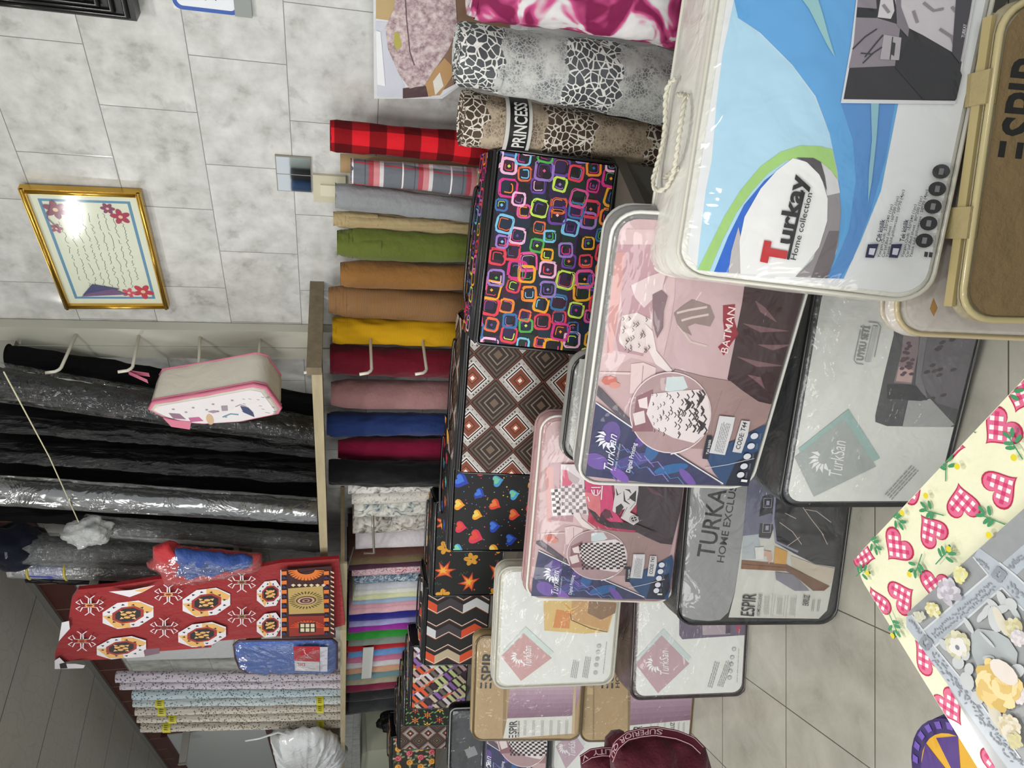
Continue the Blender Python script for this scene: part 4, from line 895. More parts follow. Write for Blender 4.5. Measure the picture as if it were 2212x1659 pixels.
ropetube(mb, loop); ropetube(mb, [(b.w*.50, y0+.045, zt), (b.w*.52, y0+.085, zt+.004)]); ropetube(mb, [(b.w*.30, y0+.04, zt), (b.w*.28, y0+.09, zt+.004)])
mb.build('rope_handle', b.root, paint('#c9c5b4', .5))
mb = MB(); mb.add([(0.02, y0+.02, zt-.004), (b.w*.78, y0+.02, zt-.004), (b.w*.78, y0+.13, zt-.003), (.19, y0+.13, zt-.003), (.19, y0+.02, zt-.003)][1:], [(0, 1, 2, 3)], CLR2); mb.build('top_flap', b.root)

# ---- shared print for the two dark blue / mauve packs
BAT = Pack('bedding_pack', (.791, 1.299, -.95), -70.8, 9.9, 3.3, .65, .416, .055, r=.05)
def map_bat(x, y): return BAT.topx(1180+.3255*x, 560+.3255*y)
def print_card(c, f, kind):
    """f maps the shared layout to panel coordinates"""
    Z = lambda *p: [f(x, y) for x, y in p]
    c.base(ink('#bfa2a4'), .035)
    c.poly(Z((500, -200), (1900, -200), (1750, 200), (1500, 960), (850, 720), (560, 650), (330, 800), (420, 400)), ink('#cdb2b4'))
    c.poly(Z((470, -100), (860, -100), (830, 60), (700, 330), (640, 640), (440, 600), (500, 330)), ink('#b38d95')); c.poly(Z((440, -50), (525, -50), (440, 620), (400, 620)), ink('#c7928f'))
    c.poly(Z((560, 170), (680, 110), (795, 70), (765, 200), (645, 320), (585, 250)), ink('#d8c3c4'))
    if kind == 'bat': c.poly(Z((500, 370), (600, 350), (700, 400), (690, 520), (640, 620), (520, 590), (478, 540)), ink('#d9cbc9'))
    else:
        c.poly(Z((470, 230), (720, 230), (700, 560), (460, 550)), ink('#e2dcdc')); n = 7
        for i in range(n):
            for j in range(n+2):
                if (i+j) % 2: x_, y_ = 470+i*34, 235+j*35; c.poly(Z((x_, y_), (x_+34, y_), (x_+33, y_+35), (x_-1, y_+35)), ink('#4a3c42'), keep=True)
    c.poly(Z((560, 690), (640, 680), (725, 715), (705, 885), (550, 885)), ink('#d9c3c3')); c.stroke(Z((640, 700), (625, 880)), .0015, ink('#a08086')); c.ell(*f(415, 800), .012, .017, ink('#c26a5e'), 7); c.ell(*f(450, 830), .009, .012, ink('#cf8a7e'), 6); c.poly(Z((340, 740), (560, 745), (550, 760), (345, 752)), ink('#d6c3c3'))
    # duvet
    c.poly(Z((860, -150), (1300, -150), (1320, 150), (1250, 500), (1215, 800), (1040, 770), (850, 720), (775, 640), (820, 440), (850, 230)), ink('#c2a6aa' if kind == 'bat' else '#b03052'))
    c.poly(Z((700, 230), (760, 200), (800, 240), (775, 340), (770, 450), (730, 520), (705, 430)), ink('#7d646a')); c.poly(Z((650, 420), (700, 470), (725, 600), (830, 730), (810, 750), (720, 690), (655, 560)), ink('#e0d3d2'))
    c.poly(Z((1300, -150), (1900, -150), (1760, 200), (1640, 600), (1500, 955), (1400, 935), (1290, 860), (1195, 790), (1240, 560), (1290, 300), (1310, 150)), ink('#3b262a' if kind == 'bat' else '#382a32'))
    for q in ([(1380, 270), (1430, 330), (1520, 410)], [(1300, 420), (1420, 460), (1600, 470)], [(1260, 640), (1400, 690), (1560, 700)], [(1330, 760), (1400, 790), (1440, 850)], [(1400, 560), (1500, 580), (1620, 560)]): c.stroke(Z(*q), lambda t: .012*math.sin(math.pi*min(1, max(0, t)))+.001, ink('#74555a' if kind == 'bat' else '#5a3c48'), keep=True)
    if kind == 'bat':
        c.poly(Z((840, 350), (900, 300), (960, 260), (1080, 300), (1110, 380), (1080, 440), (980, 420), (930, 440), (960, 500), (900, 470), (860, 420)), ink('#8d7a76'))   # plain abstract patch
        for q in ([(860, 350), (940, 330), (1060, 310)], [(890, 400), (960, 380), (1070, 360)], [(870, 430), (950, 540), (1060, 570)]): c.stroke(Z(*q), .005, ink('#c9b8b2'), keep=True)
        c.poly(Z((1165, 300), (1245, 292), (1240, 400), (1268, 490), (1228, 540), (1170, 632), (1132, 575), (1182, 530), (1165, 400)), ink('#8f2232'))
        a, b_, cc = Z((1196, 622), (1250, 318), (1148, 612)); c.text('BATMAN', a, b_, cc, ink('#e6d6d6'), 0, .004)
    else:
        pass
    c.poly(Z((850, 722), (1040, 770), (1215, 800), (1290, 860), (1400, 935), (1500, 958), (1450, 1075), (1250, 1180), (1040, 1250), (830, 1240), (760, 900), (820, 760)), ink('#9a7f7d'))
    for q in range(4): c.stroke(Z((900+130*q, 740+60*q), (860+120*q, 1000+20*q), (900+90*q, 1200)), .0012, ink('#857069'), keep=True)
    c.poly(Z((260, 830), (330, 820), (600, 1110), (860, 1280), (1180, 1480), (1120, 1475), (820, 1300), (500, 1060)), ink('#57505a'))
    c.poly(Z((300, 925), (560, 1105), (850, 1280), (1175, 1500), (1100, 1520), (180, 1420)), ink('#33355a'))
    c.poly(Z((1040, 1275), (1250, 1190), (1480, 1070), (1480, 1300), (1380, 1520), (1180, 1500), (1100, 1400)), ink('#27466f')); c.poly(Z((1250, 1330), (1420, 1250), (1400, 1400), (1330, 1510), (1180, 1490)), ink('#141a30'))
    for q, (x, y, rx, rz, col) in enumerate(((420, 1150, .035, .022, '#5d4a8e'), (330, 1330, .03, .02, '#6a4f9c'), (560, 1330, .05, .018, '#4a4585'), (700, 1250, .035, .016, '#2e5b90'), (480, 1420, .03, .012, '#7a55ac'), (820, 1380, .04, .014, '#2a6098'), (620, 1190, .02, .012, '#5c4690'), (930, 1440, .035, .01, '#6c50a0'))): c.ell(*f(x, y), rx, rz, ink(col), 14, q, keep=True)
    c.l += 1
    for q in range(9):
        rn = random.Random(q+3); x, y = 300+rn.random()*600, 1180+rn.random()*260; c.stroke(Z((x, y), (x+40, y+50), (x+90, y+40), (x+130, y+90)), .0022, ink(rn.choice(['#7a68b8', '#4c7ab0', '#8a7cc0'])), keep=True)
    c.stroke(Z((298, 925), (560, 1105), (850, 1282), (1165, 1478)), .003, ink('#dcdce4')); c.stroke(Z((1045, 1375), (1200, 1350), (1370, 1310)), .0016, ink('#c9cdd8'))
    # round inset
    o = f(815, 1015); e1 = f(1085, 1015); e2 = f(815, 1275); rx = math.hypot(e1[0]-o[0], e1[1]-o[1]); rz = math.hypot(e2[0]-o[0], e2[1]-o[1])
    ux, uz = (e1[0]-o[0]), (e1[1]-o[1]); vx, vz = (e2[0]-o[0]), (e2[1]-o[1]); circ = lambda k: [(o[0]+k*(ux*math.cos(t)+vx*math.sin(t)), o[1]+k*(uz*math.cos(t)+vz*math.sin(t))) for t in [2*math.pi*i/40 for i in range(40)]]
    c.poly(circ(1.0), ink('#e6d2d6')); c.poly(circ(.975), ink('#a98d90'))
    c.poly(Z((790, 770), (900, 765), (930, 840), (850, 880), (780, 860)), ink('#c4d0d2')); c.poly(Z((590, 900), (700, 850), (700, 1130), (560, 1130)), ink('#8a6068')); c.poly(Z((600, 920), (660, 900), (665, 980), (610, 970)), ink('#e0d0d0')); c.poly(Z((565, 1010), (640, 990), (650, 1070), (580, 1090)), ink('#d9cccb'))
    bedp = [(690, 880), (860, 860), (1000, 850), (1060, 900), (1078, 1000), (1060, 1130), (970, 1205), (830, 1170), (700, 1100), (655, 1010)]
    c.poly(Z(*bedp), ink('#ddd3d4')); c.l += 1; rn = random.Random(1)
    if kind == 'bat':
        for q in range(70):
            x, y = rn.uniform(690, 1050), rn.uniform(880, 1160); s_ = 8+22*(x-680)/380
            c.stroke(Z((x-s_*.4, y-s_), (x+s_*.25, y), (x-s_*.4, y+s_)), .0010+.0026*(x-680)/380, ink('#3c3034'), keep=True)
        for x, y in ((1010, 910), (1020, 1090), (930, 950)): c.poly(Z((x-30, y-45), (x+30, y-10), (x+10, y+25), (x-25, y+50), (x-5, y)), ink('#2f2428'), keep=True)
        for q in range(26): x, y = rn.uniform(500, 680), rn.uniform(380, 600); c.stroke(Z((x-8, y-14), (x+4, y), (x-8, y+14)), .0016, ink('#4a3c40'), keep=True)
    else:
        n1 = 15
        for i in range(n1):
            for j in range(14):
                if (i+j) % 2:
                    x = 665+400*(i/n1)**1.25; x2 = 665+400*((i+1)/n1)**1.25; y = 880+285*j/14; y2 = y+20; sk = (x-665)*.06
                    c.poly(Z((x, y+sk-10), (x2, y+sk-10), (x2, y2+sk-10), (x, y2+sk-10)), ink('#241f24'), keep=True)
    c.stroke(Z((815, 1277), (880, 1262), (930, 1240)), .004, ink('#e2dce0'))
    # logo and lettering
    lo = f(415, 1170); sc_ = rx*.17/.17*.34; petals(c, lo[0], lo[1], rx*.38, ink('#dfe0ea'), 1.2, 7)
    a, b_, cc = Z((428, 1405), (462, 1150), (368, 1392)); c.text('TurkSan', a, b_, cc, ink('#dfe0ea'), .35, .0)
    a, b_, cc = Z((452, 1390), (485, 1210), (438, 1387)); c.text('Home Collection', a, b_, cc, ink('#c9cada'), .2, .0)
    a, b_, cc = Z((545, 1402), (590, 1205), (518, 1396)); c.text('Digital Printing', a, b_, cc, ink('#d8dae8'), 0, .015)
    c.poly(Z((1055, 1155), (1092, 1160), (1062, 1312), (1022, 1306)), ink('#12142a')); a, b_, cc = Z((1062, 1280), (1082, 1180), (1046, 1276)); c.text('Tek kişilik', a, b_, cc, WHITE, 0, .01)
    c.poly(Z((1135, 1022), (1238, 1032), (1220, 1120), (1172, 1282), (1068, 1268), (1110, 1130)), ink('#cdcccf')); a, b_, cc = Z((1105, 1255), (1155, 1060), (1095, 1252)); c.l += 1; micro(c, a, b_, cc, ink('#6a6a70'), 6)
    c.poly(Z((1280, 1052), (1337, 1058), (1322, 1150), (1280, 1268), (1220, 1260), (1250, 1150)), ink('#c9c8ca')); a, b_, cc = Z((1268, 1246), (1318, 1068), (1240, 1238)); c.text('CODE: T44' if kind == 'bat' else 'CODE: T43', a, b_, cc, ink('#222228'), 0, .015)
    for x, y in ((1365, 1155), (1343, 1222), (1318, 1290), (1297, 1355), (1275, 1412)):
        o = f(x, y); c.ell(o[0], o[1], .0085, .0085, ink('#d4d6de'), 14, keep=True); a, b_, cc = Z((x+32, y+20), (x+38, y-20), (x+26, y+19)); micro(c, a, b_, cc, ink('#8a8fa0'), 2)
    c.poly(Z((1280, 1440), (1320, 1445), (1316, 1460), (1276, 1456)), WHITE)
b = BAT; tag(b.root, 'clear vinyl bedding pack with a mauve and navy card lettered BATMAN and CODE: T44', 'bedding pack', GR_)
b.body(gus('#7d7c7a'), seed=2); c = b.canvas(.012); print_card(c, map_bat, 'bat'); c.build('printed_card', b.root); b.cover(CLR, .014, seed=5); b.piping(rim('#d9d8d2'), .004); b.piping(rim('#b9b8b2'), .004, 'back_piping', (.05,))
T43 = Pack('bedding_pack', (.763, 1.880, -.95), -55.8, 9.4, -.8, .56, .432, .06, r=.045); b = T43
tag(b.root, 'clear vinyl bedding pack with a checkerboard print card marked CODE: T43', 'bedding pack', GR_)
# align the shared layout by its inset circle and lower corner
A0 = map_bat(815, 1015); A1 = map_bat(1278, 1160); B0 = b.topx(1288, 1197); B1_ = b.topx(1405, 1219); A2 = map_bat(215, 1385); B2_ = b.topx(1150, 1283)
Am = np.array([[A0[0], A0[1], 1], [A1[0], A1[1], 1], [A2[0], A2[1], 1]]); Xs = np.linalg.solve(Am, np.array([B0[0], B1_[0], B2_[0]])); Zs = np.linalg.solve(Am, np.array([B0[1], B1_[1], B2_[1]]))
def map_t43(x, y): p = map_bat(x, y); return (Xs[0]*p[0]+Xs[1]*p[1]+Xs[2], Zs[0]*p[0]+Zs[1]*p[1]+Zs[2])
b.body(gus('#b08c8c'), seed=3); c = b.canvas(.012); print_card(c, map_t43, 'check')
zt_ = lambda *p: [b.topx(1190+.0949*x, 1000+.0949*y) for x, y in p]
c.poly(zt_((200, 0), (720, 0), (740, 640), (830, 1150), (620, 1090), (190, 1100)), ink('#d9cfd2')); c.l += 1
for i in range(7):
    for j in range(8):
        if (i+j) % 2: x_, y_ = 205+i*80+j*2, 455+j*80+(6*max(0, i-4)**2); c.poly(zt_((x_, y_), (x_+78, y_), (x_+80, y_+78), (x_+2, y_+78)), ink('#85757c'), keep=True)
c.poly(zt_((240, 120), (340, 130), (460, 420), (420, 480), (230, 490)), ink('#cf5f7c')); c.poly(zt_((340, 140), (620, 330), (600, 470), (480, 430), (380, 330)), ink('#b9aaac')); c.poly(zt_((800, 980), (1000, 900), (1350, 1250), (1950, 1370), (2400, 1560), (1250, 1420), (1000, 1290)), ink('#35262c'))
c.poly(zt_((730, 0), (1340, 0), (1345, 500), (1430, 1080), (1620, 1310), (1300, 1290), (1180, 1200), (900, 950), (760, 700)), ink('#c4336a')); c.poly(zt_((735, 620), (900, 650), (1080, 700), (1100, 1100), (1080, 1200), (980, 1080), (820, 990), (765, 800)), ink('#cf6f78'))
c.poly(zt_((1090, 1120), (1200, 1000), (1310, 1040), (1380, 1200), (1200, 1230)), ink('#5a1c34')); c.poly(zt_((1350, 0), (1960, 0), (1950, 600), (1900, 900), (1760, 1080), (1950, 1180), (1960, 1290), (1840, 1370), (1550, 1210), (1650, 1000), (1420, 1090), (1365, 1050), (1420, 650)), ink('#cdc8c9'))
for q in ([(1440, 540), (1480, 690), (1560, 640)], [(1620, 600), (1640, 820), (1760, 900)], [(1700, 800), (1880, 700), (1900, 600)], [(1760, 1000), (1880, 860)], [(1580, 1180), (1700, 960)], [(1650, 560), (1740, 580), (1790, 650)]): c.stroke(zt_(*q), lambda t: .0045*math.sin(math.pi*min(1, max(0, t)))+.0012, ink('#231d20'), keep=True)
c.poly(zt_((1740, 740), (1900, 580), (1890, 850), (1800, 800)), ink('#231d20')); c.poly(zt_((1440, 960), (1560, 880), (1620, 960), (1520, 1120), (1440, 1100)), ink('#2c2428'))
o = zt_((1850, 1230))[0]; c.ell(o[0], o[1], .0115, .0125, ink('#231d20'), 18); c.ell(o[0], o[1], .0105, .0115, ink('#cdc8c9'), 18); c.ell(o[0], o[1], .008, .009, ink('#3a3236'), 16); c.stroke([(o[0]-.008, o[1]-.004), (o[0]+.008, o[1]+.004)], .0018, ink('#cdc8c9')); c.stroke([(o[0]-.003, o[1]+.008), (o[0]+.003, o[1]-.008)], .0018, ink('#cdc8c9'))
for q in ([(880, 510), (1090, 510)], [(885, 560), (905, 630), (950, 680), (1010, 690), (1060, 650), (1088, 570)], [(945, 560), (945, 660)], [(1025, 560), (1025, 660)], [(1130, 470), (1115, 640), (1105, 790)], [(800, 720), (840, 830)]): c.stroke(zt_(*q), .0032, ink('#e3d6da'), keep=True)
c.build('printed_card', b.root); b.cover(CLR, .012, seed=6); b.piping(rim('#d4cfc8'), .004); b.piping(rim('#a88484'), .005, 'back_piping', (.055,))
# ---- white packs with a tilted square
def sq_pack(b, dia, dcol, shadow, label, body, rimc, ph=None, extra=None, small=None, logo=1):
    tag(b.root, label, 'bedding pack', GR_); b.body(gus(body), seed=b.P.y); c = b.canvas(.014); c.base(ink('#dcdeda'), .035); Z = lambda L: [b.topx(*p) for p in L]
    if ph: ph(c, Z)
    d = Z(dia); cx, cz = sum(p[0] for p in d)/4, sum(p[1] for p in d)/4; c.poly([(cx+(x-cx)*1.02+.022, cz+(z-cz)*1.0-.006) for x, z in d], ink(shadow)); c.poly(d, ink(dcol))
    s_ = max(math.hypot(x-cx, z-cz) for x, z in d); petals(c, cx+.04*s_, cz+s_*.18, s_*.34, ink('#e9e9ea'), 1.2, 7); c.l += 1
    c.text('TurkSan', (cx-.42*s_, cz-.28*s_), (cx+.46*s_, cz-.22*s_), (cx-.42*s_, cz+.02*s_), ink('#e9e9ea'), .35, 0)
    if extra: extra(c, Z)
    if small:
        for (a, b_, cc, n) in small: a, b_, cc = Z([a, b_, cc]); c.l += 1; micro(c, a, b_, cc, ink('#86898c'), n)
    c.build('printed_card', b.root); b.cover(CLR2, .010, seed=int(b.P.y*10)); b.piping(rim(rimc), .005); b.piping(rim(rimc), .004, 'back_piping', (b.t-.01,))
UYK = Pack('bedding_pack', (.712, 1.284, -1.43), -59.3, 9.3, 2.6, .56, .405, .17, r=.04)
def ph_uyk(c, Z):
    z4 = lambda *p: Z([(1640+.3616*x, 560+.3616*y) for x, y in p])
    c.poly(z4((800, 340), (1340, 360), (1300, 700), (1180, 1000), (760, 995), (690, 970), (690, 930), (740, 700), (800, 450)), ink('#55565a'))
    c.poly(z4((870, 340), (960, 360), (945, 560), (905, 745), (800, 735), (845, 560)), ink('#8b7b80')); c.poly(z4((830, 640), (915, 660), (905, 735), (812, 725)), ink('#c2a5a2'))
    for q in range(26):
        rn = random.Random(q); x, y = rn.uniform(865, 940), rn.uniform(380, 700); c.ell(*z4((x-(y-380)*.1, y))[0], .004, .006, ink('#5a4550'), 7, keep=True)
    c.poly(z4((1000, 360), (1320, 380), (1280, 640), (1200, 900), (1060, 860), (955, 740), (985, 560)), ink('#6d6970')); 
    for q in range(20):
        rn = random.Random(q+50); x, y = rn.uniform(990, 1160), rn.uniform(400, 860); c.ell(*z4((x, y))[0], .0045, .008, ink('#494449'), 8, .3, keep=True)
    c.poly(z4((885, 840), (960, 845), (1015, 830), (1160, 985), (1130, 1000), (850, 998)), ink('#a6a7a9')); c.poly(z4((760, 745), (905, 750), (960, 770), (1000, 840), (890, 838), (760, 830)), ink('#3a3b40')); c.poly(z4((960, 400), (1005, 400), (960, 700), (1000, 830), (960, 790), (925, 740)), ink('#7b7a80'))
def ex_uyk(c, Z):
    z4 = lambda *p: Z([(1640+.3616*x, 560+.3616*y) for x, y in p]); m = ink('#8f9293')
    a, b_, cc = z4((612, 605), (655, 400), (572, 600)); c.text('UYKU SETİ', a, b_, cc, m, 0, .03); c.stroke(z4((597, 420), (558, 600), (575, 620), (615, 625)), .0018, m); c.stroke(z4((645, 372), (700, 378), (718, 400), (680, 582)), .0018, m)
    c.poly(z4((672, 395), (702, 398), (655, 612), (622, 610)), ink('#b9bbbb'))
    c.l += 1; a, b_, cc = z4((745, 1400), (905, 1225), (733, 1390)); micro(c, a, b_, cc, ink('#8a8f90'), 4)
z4p = lambda L: [(1640+.3616*x, 560+.3616*y) for x, y in L]
sq_pack(UYK, z4p([(500, 950), (690, 1235), (320, 1415), (205, 1180)]), '#a9afae', '#9dbab6', 'grey and white bedding pack lettered UYKU SETİ with a dark bedroom photo, lower row', '#3c3f40', '#16171a', ph_uyk, ex_uyk)
PK2 = Pack('bedding_pack', (.641, 2.482, -1.43), -46.3, 7.1, 0, .52, .425, .2, r=.035)
z6 = lambda L: [(1380+.3972*x, 1000+.3972*y) for x, y in L]
def ph_pk2(c, Z):
    c.poly(Z(z6([(220, 700), (590, 700), (580, 935), (235, 958), (218, 935)])), ink('#655a70')); c.poly(Z(z6([(340, 700), (500, 700), (495, 930), (345, 935)])), ink('#a89aa4')); c.poly(Z(z6([(470, 700), (500, 700), (495, 925), (470, 928)])), ink('#4a4054')); c.poly(Z(z6([(525, 700), (560, 700), (550, 915), (528, 915)])), ink('#a83a58'))
def ex_pk2(c, Z):
    for x, y in ((515, 1010), (505, 1055), (500, 1092), (495, 1130), (490, 1165)): c.ell(*Z(z6([(x, y)]))[0], .008, .008, ink('#9a9da0'), 12, keep=True); c.ell(*Z(z6([(x, y)]))[0], .0055, .0055, ink('#c9cbcc'), 10)
sq_pack(PK2, z6([(122, 935), (272, 1090), (102, 1250), (-22, 1090)]), '#b99ba3', '#c4d0d0', 'white bedding pack with a dusty pink tilted square, lower row behind the grey one', '#55494a', '#2c1f20', ph_pk2, ex_pk2,
    [(z6([(372, 1215)])[0], z6([(415, 1070)])[0], z6([(362, 1212)])[0], 3), (z6([(425, 1210)])[0], z6([(475, 1070)])[0], z6([(416, 1208)])[0], 4), (z6([(530, 1190)])[0], z6([(540, 1000)])[0], z6([(524, 1190)])[0], 1)])
PKY = Pack('bedding_pack', (.736, 2.507, -.95), -52.8, 5.7, 0, .46, .432, .07, r=.04)
z5 = lambda L: [(1000+.373*x, 1040+.373*y) for x, y in L]
def ph_pky(c, Z):
    c.poly(Z(z5([(465, 690), (890, 690), (840, 870), (700, 880), (470, 862)])), ink('#d6b878')); c.poly(Z(z5([(540, 740), (625, 750), (615, 850), (520, 845)])), ink('#cf8a4a')); c.poly(Z(z5([(630, 690), (880, 690), (835, 865), (625, 800)])), ink('#c49a66')); c.poly(Z(z5([(730, 690), (890, 700), (880, 760), (800, 800), (720, 760)])), ink('#8a6c50')); c.stroke(Z(z5([(622, 765), (625, 800), (740, 850), (835, 870)])), .0025, ink('#4a3322')); c.poly(Z(z5([(580, 700), (660, 770), (620, 750)])), ink('#d9a020'))
def ex_pky(c, Z):
    for x, y in ((786, 950), (780, 985), (776, 1025), (770, 1060), (765, 1105)): c.ell(*Z(z5([(x, y)]))[0], .008, .008, ink('#b0b2b2'), 12, keep=True)
sq_pack(PKY, z5([(350, 875), (512, 1020), (335, 1152), (221, 1010)]), '#c39a9a', '#c9d6d2', 'white bedding pack with a rose square and a yellow bedroom photo, upper row', '#c2c0b2', '#b5b3a8', ph_pky, ex_pky,
    [(z5([(622, 1130)])[0], z5([(640, 1030)])[0], z5([(612, 1128)])[0], 4), (z5([(690, 1130)])[0], z5([(710, 1010)])[0], z5([(681, 1128)])[0], 4), (z5([(810, 1110)])[0], z5([(830, 920)])[0], z5([(803, 1110)])[0], 1)])
# ---- grey pack with a clear window
TX = Pack('bedding_pack', (.643, 1.836, -1.43), -51.7, 9.3, .7, .58, .484, .17, r=.05); b = TX
tag(b.root, 'grey fabric bedding pack lettered TURKAY HOME EXCLUSIVE with a photo window, lower row', 'bedding pack', GR_)
b.body(gus('#26272a', .4), seed=4); c = b.canvas(.012); z6f = lambda *p: [b.topx(1380+.3972*x, 1000+.3972*y) for x, y in p]; c.base(ink('#17171a'), .04)
c.poly(z6f((218, 800), (226, 600), (245, 400), (275, 200), (290, -200), (600, -200), (588, 150), (560, 420), (520, 700), (485, 810), (440, 852), (380, 858), (290, 850), (240, 832)), ink('#8f9091'))
for q in range(7): c.stroke(z6f((255+q*22, 640+q*22), (330+q*22, 560+q*20)), lambda t: .005*math.sin(math.pi*min(1, max(0, t)))+.0006, ink('#7b7c7e'), keep=True)
a, b_, cc = z6f((405, 518), (488, 75), (312, 505)); c.text('TURKAY', a, b_, cc, ink('#17181a'), .0, .012); a, b_, cc = z6f((458, 545), (545, 40), (420, 540)); c.text('HOME EXCLUSIVE', a, b_, cc, ink('#1c1d20'), 0, .01)
c.poly(z6f((600, -200), (1120, -200), (1110, 300), (1040, 700), (1020, 800), (975, 845), (485, 838), (520, 700), (560, 420), (590, 150)), ink('#c9c9c2'))
c.poly(z6f((605, -200), (760, -200), (740, 200), (708, 412), (562, 395), (588, 150)), ink('#686a80')); c.poly(z6f((562, 395), (650, 385), (660, 470), (630, 520), (556, 520)), ink('#a9b2b6'))
c.poly(z6f((668, 180), (760, 150), (740, 300), (715, 270), (650, 290), (658, 230)), ink('#20202a')); c.poly(z6f((655, 325), (735, 330), (712, 405), (648, 400)), ink('#20202a'))
for q in ((685, 215), (680, 350)): c.stroke(z6f((q[0]-8, q[1]-25), (q[0]+35, q[1]-25), (q[0]+30, q[1]+25), (q[0]-12, q[1]+25)), .0015, ink('#b8b9c8'), True); c.poly(z6f((q[0]+5, q[1]-12), (q[0]+22, q[1]-12), (q[0]+20, q[1]+12), (q[0]+3, q[1]+12)), ink('#9a9bb0'))
c.poly(z6f((760, -200), (1130, -200), (1110, 300), (1075, 565), (950, 545), (840, 490), (735, 430), (725, 300)), ink('#15131c')); c.stroke(z6f((735, 180), (725, 300), (740, 425), (860, 480)), .006, ink('#8a8ca6'))
for q in ([(760, 320), (830, 370), (880, 440)], [(860, 200), (930, 300), (1000, 390)], [(900, 250), (960, 260), (1040, 320)], [(800, 450), (870, 400)], [(990, 380), (1020, 440)], [(790, 270), (850, 300)]): c.stroke(z6f(*q), .0018, ink('#c9b8b0'), keep=True)
c.poly(z6f((820, 500), (950, 548), (1060, 570), (1040, 650), (1010, 665), (830, 560)), ink('#bfb4a4')); c.poly(z6f((735, 450), (803, 478), (795, 552), (728, 547)), ink('#c99a4a')); c.poly(z6f((555, 525), (800, 548), (795, 585), (550, 572)), ink('#7d5030')); c.stroke(z6f((555, 545), (795, 565)), .002, ink('#3d2414'))
c.poly(z6f((672, 470), (715, 478), (720, 520), (700, 545), (690, 500), (640, 515), (625, 480)), ink('#c4a08c')); c.poly(z6f((625, 455), (675, 452), (672, 520), (630, 520)), ink('#d8d8d6'))
c.poly(z6f((795, 550), (1030, 665), (1000, 690), (940, 690), (830, 600), (795, 585)), ink('#6d4a34')); c.poly(z6f((735, 588), (830, 600), (920, 690), (840, 690), (740, 630)), ink('#7a7884')); 
a, b_, cc = z6f((618, 832), (632, 708), (545, 826)); c.text('ESPIR', a, b_, cc, ink('#1c1c1e'), 0, .006); a, b_, cc = z6f((648, 828), (662, 708), (632, 826)); c.text('HOME EXCLUSIVE', a, b_, cc, ink('#3c3c3e'), 0, .002)
for (x, y, x2, y2) in ((665, 705, 722, 830), (735, 715, 790, 830), (805, 715, 850, 835)): c.stroke(z6f((x, y), (x2, y), (x2-12, y2), (x-15, y2)), .0008, ink('#8d8d8a'), True); a, b_, cc = z6f((x+8, y2-12), (x+14, y+12), (x+2, y2-12)); micro(c, a, b_, cc, ink('#9a9a98'), 5)
a, b_, cc = z6f((912, 772), (922, 715), (880, 768)); c.text('EKRUZ', a, b_, cc, ink('#3a3a3c'), 0, .02)
for x in (930, 960): a, b_, cc = z6f((x, 800), (x+10, 735), (x-8, 799)); micro(c, a, b_, cc, ink('#55555a'), 2)
c.build('printed_panel', b.root); b.cover(clear('vinyl_window', gl=.035, wr=.4, sc=9, opac=.02, rough=.08), .008, seed=7); b.piping(rim('#101113'), .005); b.piping(rim('#17181a'), .005, 'back_piping', (.155,))
b.strap(.26, .42, paint('#8a8b8c', .6), .03, .007)
# ---- beige packs
def espir(c, a, b_, cc, m):
    """stencil-like word: three free bars for the first letter"""
    c.l += 1; wd = (b_[0]-a[0], b_[1]-a[1]); up = (cc[0]-a[0], cc[1]-a[1])
    for k in (0, .42, .84):
        p = lambda u, v: (a[0]+wd[0]*u+up[0]*v, a[1]+wd[1]*u+up[1]*v); c.poly([p(0, k), p(.155, k), p(.155, k+.16), p(0, k+.16)], m, keep=True)
    a2 = (a[0]+wd[0]*.2, a[1]+wd[1]*.2); c.text('SPIR', a2, b_, (a2[0]+up[0], a2[1]+up[1]), m, 0, .02, keep=True)
def espir_pack(b, pl, label, tan, txt, photo, lab, seed):
    tag(b.root, label, 'bedding pack', GR_); b.body(gus(tan, .5), seed=seed); c = b.canvas(.012); c.base(ink('#a88e66'), .035); Z = lambda L: [b.topx(*p) for p in z5(L)]
    pl(c, Z); c.build('printed_panel', b.root); b.cover(CLR2, .008, seed=seed); b.piping(rim('#5c4a30'), .004); b.piping(rim('#8a7450'), .004, 'back_piping', (b.t-.01,))
def grad(c, Z, L0, L1, cols):                                     # printed colour bands of the purple photo
    n = len(cols)
    for i in range(n):
        f = lambda u: [(L0[k][0]+(L1[k][0]-L0[k][0])*u, L0[k][1]+(L1[k][1]-L0[k][1])*u) for k in (0, 1)]
        a, b_ = f(i/n), f((i+1)/n); c.poly(Z([a[0], a[1], b_[1], b_[0]]), ink(cols[i]), keep=True)
    c.l += 1
PCOL = ['#b59aa8', '#ac90a0', '#a48698', '#9c7d90', '#927387', '#8a6a7e', '#836276']
def pl1(c, Z):
    c.poly(Z([(240, 1000), (258, 1000), (246, 1470), (228, 1470)]), ink('#8d744e')); grad(c, Z, [(272, 1180), (690, 1180)], [(255, 1372), (640, 1357)], PCOL)
    c.poly(Z([(255, 1370), (642, 1355), (632, 1458), (232, 1488)]), ink('#cfcfc9')); c.poly(Z([(640, 1180), (655, 1180), (645, 1460), (628, 1460)]), ink('#bda988'))
    espir(c, *Z([(163, 1197), (180, 985), (98, 1195)]), ink('#1a1a1a')); espir(c, *Z([(308, 1480), (312, 1382), (264, 1482)]), ink('#2a2a2a'))
    a, b_, cc = Z([(325, 1478), (328, 1385), (314, 1478)]); c.text('HOME EXCLUSIVE', a, b_, cc, ink('#4a4a4a'))
    for x in (350, 400, 450, 500, 545, 590): a, b_, cc = Z([(x, 1468), (x+4, 1380), (x-6, 1468)]); c.l += 1; micro(c, a, b_, cc, ink('#8a8a88'), 3)
